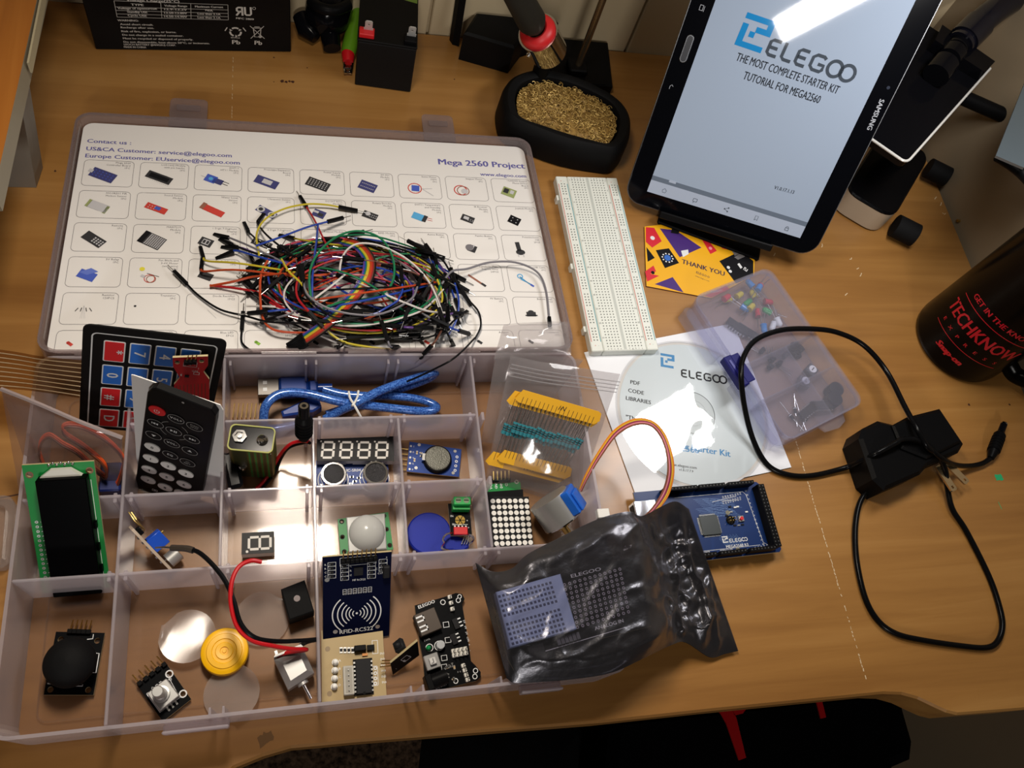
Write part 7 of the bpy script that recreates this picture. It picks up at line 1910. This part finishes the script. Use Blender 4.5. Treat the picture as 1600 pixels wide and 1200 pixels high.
for j in range(15):
    f = j / 14; r_ = []
    for p in pin_ + [pin_[0]]:
        x, y = p.x * f * 1.02, p.y * f * 1.02; nz = noise.noise(Vector((x * .35, y * .35, 1))) * 2.4 + noise.noise(Vector((x * .9, y * .9, 5))) * 1.3
        r_.append((x, y, 24.5 + 3.0 * (1 - f ** 3) + nz * (1 - .5 * f)))
    rows.append(r_)
d = MB(); d.grid(rows, BRS, flip=False)
rows2 = [[(p.x * f, p.y * f, 3.0) for p in pin_ + [pin_[0]]] for f in (0, 1)]
obj('wool_bed', d, bw)
d = MB()
for k in range(900):
    a = random.uniform(0, 2 * PI); p = pin_[int(a / (2 * PI) * N) % N]; f = math.sqrt(random.random()); x, y = p.x * f, p.y * f
    z_ = 24.8 + 3.0 * (1 - f ** 3) + random.uniform(-.4, 1.6); t = random.uniform(0, 6.3); rr = random.uniform(.9, 2.4); ph = random.uniform(-.6, .9)
    c3 = [(x + rr * math.cos(t + s_), y + rr * math.sin(t + s_), z_ + ph * math.sin(s_) + .3 * s_) for s_ in (0, .7, 1.4, 2.1, 2.8, 3.5)]
    d.tube(c3, random.uniform(.18, .4), random.choice((BRL, BRS, BRL)), n=4, caps=False)
o = obj('curls', d, bw); o['kind'] = 'stuff'
# dark strip leaning by the wall
d = MB(); a, b = at(722, -20, 60), at(712, 52, 3); d.T = Matrix.Identity(4); d.tube([Vector((a.x, 593, 90)), Vector((b.x - 2, 590, .5))], 5.5, BLK, n=4, rz=2.5); tag(obj('black_strip', d), 'narrow black strip leaning on the wall behind the soldering stand', 'strip')
# ------------------------------------------------------------------ microcontroller board and the antistatic bag over it
zb = 8.0
pTR, pBR = Vector((327.8, 165.7, zb)), Vector((329.5, 113.3, zb))
vy = (pTR - pBR).normalized(); vx = Vector((vy.y, -vy.x, 0))
MM4 = Matrix.Identity(4)
for i in range(3): MM4[i][0], MM4[i][1], MM4[i][3] = vx[i], vy[i], (pBR - vx * 101.6)[i]
F = Flat('microcontroller_board', 'blue microcontroller board half covered by the dark antistatic bag', 'circuit board', None, None, 0, M=MM4)
MBL = mat('mega_blue_board', '#0e2c62', .35, spec=.3); BWID, BHT = 101.6, 52.4
d = MB(); d.prism([(0, 0), (BWID - 2, 0), (BWID, 2), (BWID, 38), (BWID - 2.5, 40), (BWID - 2.5, BHT - 2), (BWID - 4.5, BHT), (0, BHT)], -1.6, 0, MBL, side=FR4)
TR = mat('trace_pale_blue', '#5d7fb4', .4)
random.seed(8)
for k in range(26):
    y = BHT - 9 - k * .55; x = 44 + (k * 7) % 13; d.line([(x, y), (x + random.uniform(8, 18), y), (x + random.uniform(20, 24), y - 3)], .16, .05, TR)
for k in range(18): d.line([(56 + k * .8, 14 + (k % 3)), (60 + k * .8, 8)], .16, .05, TR)
d.line([(30, BHT - 6.5), (84, BHT - 6.5), (86, BHT - 9), (89, 8), (92, 6)], .3, .09, PRT); d.line([(40, 6.4), (86, 6.4)], .25, .09, PRT); d.line([(58, BHT - 12), (78, BHT - 9.4)], .25, .09, PRT)
a, b = F.L(1128, 846), F.L(1170, 838); an = math.degrees(math.atan2(b.y - a.y, b.x - a.x))
s_ = F.L(1141, 844); elegoo(d, F.L(1140, 848).x, F.L(1140, 848).y, 2.65, .09, PRT, 0); q = F.L(1133, 843); logo_e(d, q.x, q.y, 4.4, .09, PRT)
q = F.L(1152, 853); d.text('MEGA2560 R3', q.x, q.y - .8, .09, 2.9, PRT, 'c', 0, .02)
for k in range(8): q = F.L(1131 + k * 3.8, 777 - k * .9); d.text(str(21 - k), q.x, q.y, .09, 1.9, PRT, 'c', 90, .02, res=1); q = F.L(1131 + k * 3.8, 785 - k * .9); d.text(('SCL', 'SDA', 'RX1', 'TX1', 'RX2', 'TX2', 'RX3', 'TX3')[k], q.x, q.y, .09, 1.6, PRT, 'c', 90, res=1)
for k in range(14): q = F.L(1167 + k * 2.1, 768 + k * 6.4); d.text(str(22 + 2 * k), q.x, q.y, .09, 1.7, PRT, 'r', 0, res=1)
for k in range(8): q = F.L(1107 + k * 5.4, 868 - k * .9); d.text('A%d' % k, q.x, q.y, .09, 1.7, PRT, 'c', 90, res=1); q = F.L(1168 + k * 4.6, 860 - k * .9); d.text('A%d' % (8 + k), q.x, q.y, .09, 1.7, PRT, 'c', 90, res=1)
q = F.L(1125, 861); d.text('ANALOG IN', q.x, q.y, .09, 1.8, PRT, 'l', res=1); q = F.L(1104, 864); d.text('POWER', q.x, q.y, .09, 1.7, PRT, 'c', res=1); q = F.L(1140, 783); d.text('COMMUNICATION', q.x, q.y, .09, 1.5, PRT, 'c', res=1)
for p in ((1153, 859), (1137, 801)): q = F.L(*p); d.ring(q.x, q.y, .01, 1.7, .1, mat('plated_hole', '#6d6a5c', .4, .6), 16)
F.part('circuit_board', d)
q0, q1 = F.L(1093, 838, 1.4), F.L(1126, 803, 1.4); c = (q0 + q1) / 2; d = MB(); d.box(c.x - 7, c.y - 7, .2, c.x + 7, c.y + 7, 1.5, mat('big_chip', '#2f3536', .35), .3)
for k in range(24):
    t = -5.9 + k * .51
    for X0, Y0_, X1_, Y1_ in ((-8.2, t, -7, t + .26), (7, t, 8.2, t + .26), (t, -8.2, t + .26, -7), (t, 7, t + .26, 8.2)): d.box(c.x + X0, c.y + Y0_, .05, c.x + X1_, c.y + Y1_, .35, TIN)
F.part('processor_chip', d)
q = F.L(1157, 811); d = MB(); d.box(q.x - 2.2, q.y - 2.2, 0, q.x + 2.2, q.y + 2.2, 1.4, TIN, .2); d.cyl((q.x, q.y, 1.4), (q.x, q.y, 2.4), 1.3, REDP, n=14); F.part('reset_button', d)
q = F.L(1141, 813); d = MB(); d.cyl((q.x, q.y, 0), (q.x, q.y, 1.0), 3.2, BLK, n=20); 
for k in range(6): d.pin(q.x - 2 + 2 * (k % 3), q.y - 1 + 2 * (k // 3), 1, 4.5, GOLD)
F.part('programming_header', d)
d = MB()
for p in ((1140, 792), (1148, 793), (1152, 792), (1142, 800), (1160, 820), (1154, 821), (1148, 821), (1166, 800), (1135, 806)): q = F.L(*p); d.box(q.x - 1, q.y - .5, 0, q.x + 1, q.y + .5, .7, random.choice((TIN, IC, WHT)))
F.part('small_chips', d)
def hd(x0, y0, n, rows_=1, vert=False, hh=8.5):
    d = MB()
    for i in range(n):
        for j in range(rows_):
            x, y = (x0 + i * 2.54, y0 + j * 2.54) if not vert else (x0 + j * 2.54, y0 + i * 2.54); d.box(x - 1.27, y - 1.27, 0, x + 1.27, y + 1.27, hh, BLK); d.rect(x - .45, y - .45, x + .45, y + .45, hh + .05, mat('socket_hole', '#3a3a38', .5, .4))
    F.part('header_socket', d)
hd(21, BHT - 2.2, 10); hd(48, BHT - 2.2, 8); hd(71, BHT - 2.2, 8)
hd(28, 2.2, 8); hd(51, 2.2, 8); hd(74, 2.2, 8)
hd(93.5, 3.5, 18, 2, True)
d = MB(); d.box(92.0, 8, .05, 92.3, 30, 8.6, PRT); F.part('white_marking', d) if False else None
d = MB(); d.box(-6, 31, .1, 10, 43, 11, mat('usb_b_shell', '#b9bdc4', .22, .95), .4); d.box(-6.3, 33, 2, -5.9, 41, 9, BLK); F.part('usb_socket', d)
d = MB(); d.box(-1.5, 3, .1, 12, 12, 10.5, BLK, .5); F.part('power_jack', d)

# shield board in the antistatic bag
DK = 46.0
F = Flat('prototype_shield', 'black prototype shield with a small milky breadboard, inside the antistatic bag', 'circuit board', (797, 1016), (897, 987), DK)
d = MB(); d.prism(F.P([(766, 926), (873, 899), (985, 872), (1014, 950), (1018, 978), (930, 1000), (806, 1052), (794, 1030)]), -1.6, 0, PCBK, side=FR4)
PADC = mat('pad_ring', '#98939f', .5)
o, ux, uy = F.L(886, 985), F.L(982, 956) - F.L(886, 985), F.L(874, 916) - F.L(886, 985)
for i in range(13):
    for j in range(10):
        q = o + ux * (i / 12) * 1.0 + uy * (j / 9); d.ring(q.x, q.y, .5, .98, .09, PADC, 10)
for t, pa, pb in (('ELEGOO', (893, 903), (940, 891)), ('ANALOG IN', (930, 985), (975, 972))): fit_text(d, F, t, pa, pb, .1, mat('dim_print', '#b4b4bc', .5), .02, sz=3.0)
a, b = F.L(850, 1018), F.L(985, 978); d.line([a[:2], b[:2]], .4, .1, mat('dim_print', '#b4b4bc', .5)); 
F.part('circuit_board', d)
d = MB(); MBB = clear_plastic('milky_breadboard', '#c9d2ea', .75, '#8fa0c8', .35); pl = F.P([(771, 929), (871, 900.5), (896, 986), (793, 1015)]); d.prism(pl, 0, 7, mat('pale_blue_breadboard', '#9aaad2', .4), ch=.5)
o, ux, uy = F.L(800, 1008, 7), F.L(890, 982, 7) - F.L(800, 1008, 7), F.L(778, 931, 7) - F.L(800, 1008, 7)
for i in range(14):
    for j in range(10):
        if j in (4.5,): continue
        f = (j + (.8 if j > 4 else 0)) / 9.8; q = o + ux * ((i + .3) / 14.5) + uy * (f * .96 + .02); d.rect(q.x - .75, q.y - .75, q.x + .75, q.y + .75, 7.06, mat('blue_hole', '#3a4263', .6))
F.part('mini_breadboard', d)
d = MB()
for p, w in (((838, 1022), 5), ((812, 1036), 4.5)): q = F.L(*p); d.box(q.x - w, q.y - w, 0, q.x + w, q.y + w, 3, IC, .3)
for k in range(6): q = F.L(872 + k * 6, 1003 - k * 1.8); d.box(q.x - 1, q.y - 2, 0, q.x + 1, q.y + 2, 2, mat('dim_part', '#55555c', .4))
F.part('components', d)

# the bag: two dark films, sealed at the rim
def film(name, tint, gloss, rough):
    m = bpy.data.materials.new(name); m.use_nodes = True; nt = m.node_tree; nt.nodes.clear()
    out = nt.nodes.new('ShaderNodeOutputMaterial'); mix = nt.nodes.new('ShaderNodeMixShader'); tr = nt.nodes.new('ShaderNodeBsdfTransparent'); tr.inputs[0].default_value = rgb(tint)
    b = nt.nodes.new('ShaderNodeBsdfPrincipled'); b.inputs['Base Color'].default_value = rgb(gloss); b.inputs['Metallic'].default_value = .85; b.inputs['Roughness'].default_value = rough; b.inputs['Specular IOR Level'].default_value = .8; b.inputs['Coat Weight'].default_value = .6; b.inputs['Coat Roughness'].default_value = .08
    lw = nt.nodes.new('ShaderNodeLayerWeight'); lw.inputs[0].default_value = .38
    mr_ = nt.nodes.new('ShaderNodeMapRange'); mr_.inputs[3].default_value = .14; mr_.inputs[4].default_value = 1.0
    tc = nt.nodes.new('ShaderNodeTexCoord'); n = nt.nodes.new('ShaderNodeTexNoise'); n.inputs['Scale'].default_value = 60; n.inputs['Detail'].default_value = 5
    bp = nt.nodes.new('ShaderNodeBump'); bp.inputs['Strength'].default_value = .7; bp.inputs['Distance'].default_value = .0015
    nt.links.new(tc.outputs['Object'], n.inputs['Vector']); nt.links.new(n.outputs['Fac'], bp.inputs['Height']); nt.links.new(bp.outputs[0], b.inputs['Normal'])
    nt.links.new(lw.outputs['Facing'], mr_.inputs[0]); nt.links.new(mr_.outputs[0], mix.inputs[0]); nt.links.new(tr.outputs[0], mix.inputs[1]); nt.links.new(b.outputs[0], mix.inputs[2]); nt.links.new(mix.outputs[0], out.inputs[0])
    return m
AST = film('antistatic_film', '#d8d6de', '#93939b', .3)
ASTB = film('antistatic_back_film', '#2e2d33', '#3a3a40', .3)
bgo = at(940, 930, 46)
ab = thing('antistatic_bag', 'dark shiny antistatic bag over the right front corner of the box', 'bag', Matrix.Translation(bgo))
topE = [(743, 879, 46), (770, 893, 50), (800, 888, 52), (824, 866, 54), (872, 841, 55), (934, 811, 56), (982, 799, 55), (1003, 806, 50), (1030, 793, 44), (1056, 783, 36), (1077, 795, 30)]
botE = [(792, 1060, 45), (806, 1067, 46), (850, 1065, 47), (889, 1062, 47), (953, 1052, 47), (1001, 1031, 42), (1049, 1008, 30), (1072, 1004, 20), (1109, 1027, 6), (1132, 1022, 4), (1154, 1017, 4)]
T_, B_ = spline([at(*p) for p in topE], 5), spline([at(*p) for p in botE], 5)
def samp(L, t):
    f = t * (len(L) - 1); i = min(int(f), len(L) - 2); return L[i].lerp(L[i + 1], f - i)
random.seed(2)
NU, NV = 84, 60
def surf(sign):
    rows = []
    for j in range(NV + 1):
        v = j / NV; r_ = []
        for i in range(NU + 1):
            u = i / NU; p = samp(T_, u).lerp(samp(B_, v if False else u), v)
            e = (math.sin(PI * u) * math.sin(PI * v))
            if sign > 0:
                X = p.x; inb = 1 / (1 + math.exp((X - 216) / 6))          # over the shield the film is held up, past it the film drops to the board and desk
                base = 57.5 * inb + (1 - inb) * max(9.0 + 12.5 / (1 + math.exp((106 - p.y) / 4)), 26 - (X - 215) * .2)
                k = min(1, e * 3.2)
                z_ = p.z * (1 - k) + base * k
                pv = Vector((p.x * .035, p.y * .035, 0))
                rid = abs(noise.noise(Vector((p.x * .06 + 3, p.y * .018 + p.x * .012, 2.0))))
                w = (noise.noise(pv * 2.2) * 1.6 + noise.noise(pv * 5) * .7) * (.5 + .9 * (1 - inb)) + (1 - min(1, rid * 3.4)) * 6.0 * (1 - inb) * k + (1 - min(1, abs(noise.noise(Vector((p.x * .03 + p.y * .05, p.y * .04 - p.x * .05, 7)))) * 5)) * 3.2 * k * (.35 + .65 * (1 - inb)) + max(0, .35 - abs(v - .12 - .1 * u)) * 9 * (inb * .8) * (u < .62)
                z_ += w * min(1, e * 6)
            else:
                z_ = p.z - min(1.6, 3 * e)
                if 200 < p.x: z_ = max(z_ - 3 * e, 1.2) if p.y < 108 else max(z_ - 1, 19)
                else: z_ = p.z * (1 - min(1, 5 * e)) + 43.5 * min(1, 5 * e)
            r_.append((p.x - bgo.x, p.y - bgo.y, z_ - bgo.z))
        rows.append(r_)
    return rows
UP = surf(1); LOW = surf(-1)
for ru_, rl_ in zip(UP, LOW):
    for i, (pu, pl_) in enumerate(zip(ru_, rl_)):
        rl_[i] = (pl_[0], pl_[1], min(pl_[2], pu[2] - .6))
d = MB(); d.grid(UP, AST, flip=True); obj('upper_film', d, ab, sharp=80)
d = MB(); d.grid(LOW, ASTB); obj('lower_film', d, ab, sharp=80)
# ------------------------------------------------------------------ jumper wires piled on the contents sheet
def onsheet(px, py, h):
    """h above the sheet, at what the photograph shows at a pixel"""
    n = lidM.to_3x3() @ Vector((0, 0, 1)); q = onplane(px, py, lidM @ Vector((0, 0, SH)), n)
    return at(px, py, q.z + h)
WC = {c: mat('%s_wire' % c, h, .38) for c, h in (('black', '#101012'), ('white', '#c2bebb'), ('grey', '#6f6d74'), ('red', '#9c1a22'), ('orange', '#a83e1a'), ('yellow', '#b5a52a'), ('green', '#136b45'), ('blue', '#1c3a94'), ('brown', '#5a3324'), ('purple', '#5b3d7e'), ('pink', '#b5405a'))}
HSG = mat('connector_housing', '#0c0c0e', .35)
GJ = 'jumper wires in the tangled pile'
def connector(root, p, dr, o, ln=14.0, pin=6.5, flat=False):
    z_ = Vector((0, 0, 1)); ex = dr.normalized(); ey = z_.cross(ex); ey = ey.normalized() if ey.length > 1e-3 else Vector((0, 1, 0)); ez = ex.cross(ey)
    M = Matrix.Identity(4)
    for i in range(3): M[i][0], M[i][1], M[i][2], M[i][3] = ex[i], ey[i], ez[i], (p - o)[i]
    d = MB(); d.T = M; d.box(-1.5, -1.25, -1.25, ln - 1.5, 1.25, 1.25, HSG, .25)
    if pin: d.cyl((ln - 1.6, 0, 0), (ln + pin - 1.5, 0, 0), .32, TIN, n=6)
    return obj('connector', d, root)
def jumper(col, pts, label, r=.72, ends=(1, 1), group=GJ, k=6, pin=6.5, ln=14):
    """pts: world points"""
    P_ = spline(pts, k); o = P_[0].copy(); o.z = 0
    d = MB(); d.tube([p - o for p in P_], r, WC[col], n=6)
    root = obj('jumper_wire', d, None, Matrix.Translation(o)); tag(root, label, 'jumper wire', group)
    if ends[0]: connector(root, P_[0], P_[0] - P_[2], o, ln, pin)
    if ends[1]: connector(root, P_[-1], P_[-1] - P_[-3], o, ln, pin)
    return root
def px(*pts): return [onsheet(*p) for p in pts]
# the ones that stand out
jumper('black', px((290, 442, 3), (312, 463, 3), (345, 484, 4), (385, 494, 6), (420, 503, 12), (470, 505, 16)), 'black jumper wire reaching far left out of the pile', ends=(1, 0), group=None)
jumper('grey', px((690, 444, 14), (706, 424, 14), (730, 420, 10), (765, 410, 8), (805, 410, 8), (838, 424, 6), (852, 450, 5), (858, 498, 4)), 'grey jumper wire arching alone to the right edge of the sheet', r=.85, ends=(0, 1), group=None, pin=0, ln=8)
jumper('yellow', px((405, 400, 14), (401, 366, 10), (415, 342, 8), (445, 326, 6), (480, 319, 6), (510, 320, 5), (532, 324, 4)), 'yellow jumper wire arching over the far side of the pile', group=None, ends=(0, 1))
jumper('red', px((478, 322, 4), (492, 345, 8), (505, 372, 16), (520, 402, 20)), 'short visible red jumper wire pointing away at the far side', group=None, ends=(1, 0))
jumper('blue', px((400, 384, 14), (440, 370, 16), (480, 355, 14), (514, 346, 10)), 'blue jumper wire running straight along the far side of the pile', group=None, ends=(0, 1))
jumper('blue', px((497, 350, 12), (494, 380, 22), (490, 410, 28), (488, 440, 30), (488, 470, 26)), 'blue jumper wire crossing the pile front to back, nearly straight', group=None, ends=(0, 0))
jumper('white', px((530, 440, 30), (533, 408, 32), (545, 388, 30), (566, 380, 30), (600, 386, 30), (640, 408, 28), (670, 440, 24), (688, 480, 16), (694, 510, 10), (693, 532, 4)), 'white jumper wire making the widest arc on the right of the pile', group=None, ends=(0, 0))
jumper('white', px((553, 440, 34), (590, 455, 34), (630, 472, 30), (668, 486, 22), (700, 489, 16)), 'white jumper wire lying straight across the right of the pile', group=None, ends=(1, 1))
jumper('white', px((492, 466, 34), (520, 445, 36), (540, 428, 36)), 'short white jumper wire on top of the pile', group=None, ends=(0, 0))
jumper('white', px((450, 480, 12), (420, 479, 12), (385, 478, 8)), 'white jumper wire leaving the pile towards the left', group=None, ends=(1, 0))
jumper('green', px((486, 470, 30), (484, 425, 34), (500, 392, 34), (530, 368, 30), (562, 361, 28), (594, 372, 28), (612, 398, 30), (616, 428, 32), (606, 452, 32), (580, 466, 32), (540, 470, 32), (505, 482, 30)), 'green jumper wire making a full loop on top of the pile', r=.8, group=None, ends=(0, 0))
jumper('yellow', px((500, 500, 22), (515, 520, 16), (540, 535, 10), (575, 542, 6), (620, 547, 4)), 'yellow jumper wire curving along the near side of the pile', r=.8, group=None, ends=(0, 0))
jumper('yellow', px((440, 405, 22), (452, 425, 28), (470, 442, 30), (482, 462, 30), (487, 475, 28)), 'short yellow jumper wire dropping into the black connectors', group=None, ends=(0, 0))
jumper('orange', px((328, 447, 3), (365, 440, 6), (398, 432, 10), (440, 428, 20), (500, 430, 28), (560, 420, 24)), 'orange jumper wire folded at the left edge of the pile', r=.85, group=None, ends=(0, 0))
jumper('red', px((328, 446, 2.5), (365, 450, 5), (405, 458, 8), (440, 480, 14), (475, 502, 16), (520, 515, 14), (560, 505, 12)), 'dark red jumper wire doubled back at the left edge of the pile', r=.85, group=None, ends=(0, 1))
jumper('orange', px((422, 400, 14), (408, 430, 14), (407, 470, 12), (412, 500, 10), (430, 516, 8), (470, 520, 8), (520, 517, 8), (560, 516, 6)), 'orange jumper wire bowing down the left side of the pile', r=.85, group=None, ends=(0, 1))
jumper('black', px((693, 436, 10), (712, 450, 8), (733, 470, 6), (748, 488, 5), (751, 510, 4), (742, 530, 3)), 'black jumper wire looping at the right end of the pile', group=None, ends=(0, 0))
jumper('black', [onsheet(742, 528, 3), onsheet(725, 546, 14), at(706, 562, 58), at(680, 576, 50), at(655, 588, 34), at(636, 596, 26)], 'black jumper wire hanging over the rear rim onto the blue cable', group=None, ends=(0, 0), r=.7)
jumper('white', px((478, 485, 16), (460, 500, 12), (500, 524, 10), (540, 540, 6), (580, 548, 4)), 'white jumper wire along the near side beside the yellow one', group=None, ends=(0, 0))
jumper('black', px((394, 550, 2), (378, 535, 2.5), (378, 512, 3)), 'black jumper wire hooked at the near left corner of the pile', group=None, ends=(0, 1))
jumper('blue', px((710, 440, 12), (717, 470, 12), (713, 500, 8), (700, 525, 5)), 'blue jumper wire curving down the right side of the pile', group=None, ends=(1, 0))
jumper('black', px((660, 388, 14), (690, 405, 14), (706, 430, 10), (722, 455, 6)), 'black jumper wire on the far right slope of the pile', group=None, ends=(1, 1))
for i, (c, a, b) in enumerate((('black', (392, 366), (376, 347)), ('black', (370, 385), (340, 374)), ('purple', (380, 388), (346, 384)), ('blue', (372, 392), (338, 398)), ('yellow', (325, 408), (300, 386)), ('orange', (320, 424), (302, 408)), ('black', (404, 352), (404, 332)), ('grey', (365, 374), (332, 364)))):
    m = ((a[0] * .6 + 470 * .4), (a[1] * .6 + 420 * .4))
    jumper(c, px((520, 420 + 4 * i, 20), (m[0], m[1], 14), (a[0], a[1], 6), (b[0] * .3 + a[0] * .7, b[1] * .3 + a[1] * .7, 4)), '%s jumper wire pointing left out of the pile, %s' % (c, ('uppermost black tip', 'in the upper bunch', 'purple one of the bunch', 'blue one of the bunch', 'above the fan picture', 'above the tilt switch picture', 'nearest the sensor picture', 'grey one of the bunch')[i]), group=None, ends=(0, 1), ln=13)
# the rest of the tangle
random.seed(77)
cols = ['black'] * 16 + ['white'] * 5 + ['grey'] * 4 + ['red'] * 6 + ['orange'] * 6 + ['yellow'] * 6 + ['green'] * 6 + ['blue'] * 7 + ['brown'] * 5 + ['purple'] * 4 + ['pink'] * 2
random.shuffle(cols)
def pile(a, f, lift):
    x, y = 555 + 165 * f * math.cos(a), 448 + 88 * f * math.sin(a) + .06 * 165 * f * math.cos(a)
    return x, y, 2 + lift * max(0.08, 1 - f * f * .95)
for i, c in enumerate(cols):
    a0 = random.choice((random.uniform(2.6, 3.6), random.uniform(1.0, 2.2), random.uniform(-.5, .7))); sw = random.choice((-1, 1)) * random.uniform(1.6, 3.6); n = 7
    f0, f1, fm = random.uniform(.45, 1.0), random.uniform(.45, 1.0), random.uniform(.35, .95); lift = random.uniform(8, 40); pts = []
    for k in range(n):
        t = k / (n - 1); f = f0 * (1 - t) ** 2 + 2 * fm * t * (1 - t) + f1 * t * t
        x, y, h = pile(a0 + sw * t + random.uniform(-.12, .12), f, lift); pts.append((x, min(y, 541), h))
    jumper(c, px(*pts), '%s jumper wire in the middle of the tangled pile' % c, r=random.uniform(.62, .78), k=5, ln=random.uniform(12.5, 14.5))
for i in range(20):
    c = cols[(i * 7) % len(cols)]; a = random.uniform(-.9, .9) + random.choice((0, PI)); r0_, r1_ = random.uniform(.5, .95), random.uniform(.5, .95); lift = random.uniform(14, 38); b_ = random.uniform(-55, 30)
    A0, B0 = pile(a, r0_, lift), pile(a + PI + random.uniform(-.5, .5), r1_, lift); pts = []
    for k in range(6):
        t = k / 5; pts.append((A0[0] * (1 - t) + B0[0] * t, min(541, A0[1] * (1 - t) + B0[1] * t + b_ * 4 * t * (1 - t)), 4 + lift * (1 - (2 * t - 1) ** 2)))
    jumper(c, px(*pts), '%s jumper wire in the middle of the tangled pile' % c, r=random.uniform(.62, .78), k=5, ln=13, ends=(random.random() < .4, random.random() < .5))
# bunches of loose plug ends on the near side
for i in range(26):
    bx, by = random.choice(((488, 486), (470, 478), (650, 500), (680, 512), (610, 520), (700, 500), (640, 470), (560, 530), (430, 500)))
    x, y = bx + random.uniform(-22, 22), by + random.uniform(-16, 16); a = random.uniform(0, 6.28); L_ = random.uniform(26, 60)
    c = random.choice(('black', 'black', 'black', 'brown', 'blue', 'purple', 'grey', 'white'))
    jumper(c, px((x, min(y, 540), random.uniform(5, 26)), (x + .5 * L_ * math.cos(a), min(541, y + .3 * L_ * math.sin(a)), 18), (x + L_ * math.cos(a), min(542, y + .5 * L_ * math.sin(a)), random.uniform(3, 14))), '%s jumper wire with its plug showing on the near side of the pile' % c, group='jumper wire ends on the near side', k=4, ln=14)
# rainbow ribbon
rib_pts = [(536, 376, 16), (560, 384, 24), (576, 404, 31), (576, 426, 35), (566, 447, 34), (548, 470, 32), (524, 494, 26), (500, 514, 18), (474, 532, 9)]
base = spline(px(*rib_pts), 6); o = base[0].copy(); o.z = 0
rbn = thing('ribbon_cable', 'flat rainbow ribbon of wires folding through the middle of the pile', 'ribbon cable', Matrix.Translation(o))
for k, c in enumerate(('purple', 'blue', 'green', 'yellow', 'yellow', 'orange', 'orange', 'red', 'brown', 'black')):
    P_ = []
    for i, p in enumerate(base):
        t = (base[min(i + 1, len(base) - 1)] - base[max(i - 1, 0)]).normalized(); sd = t.cross(Vector((0, 0, 1))).normalized(); P_.append(p - o + sd * ((4.5 - k) * .84) * (1 if i > 8 else 1))
    d = MB(); d.tube(P_, .56, WC[c], n=6); obj('wire', d, rbn)['label'] = '%s wire' % c
    dr = (P_[-1] - P_[-4]).normalized(); dr = (dr + Vector((random.uniform(-.25, .25), random.uniform(-.12, .12), 0))).normalized()
    connector(rbn, P_[-1] + o, dr, o, 13, 0)
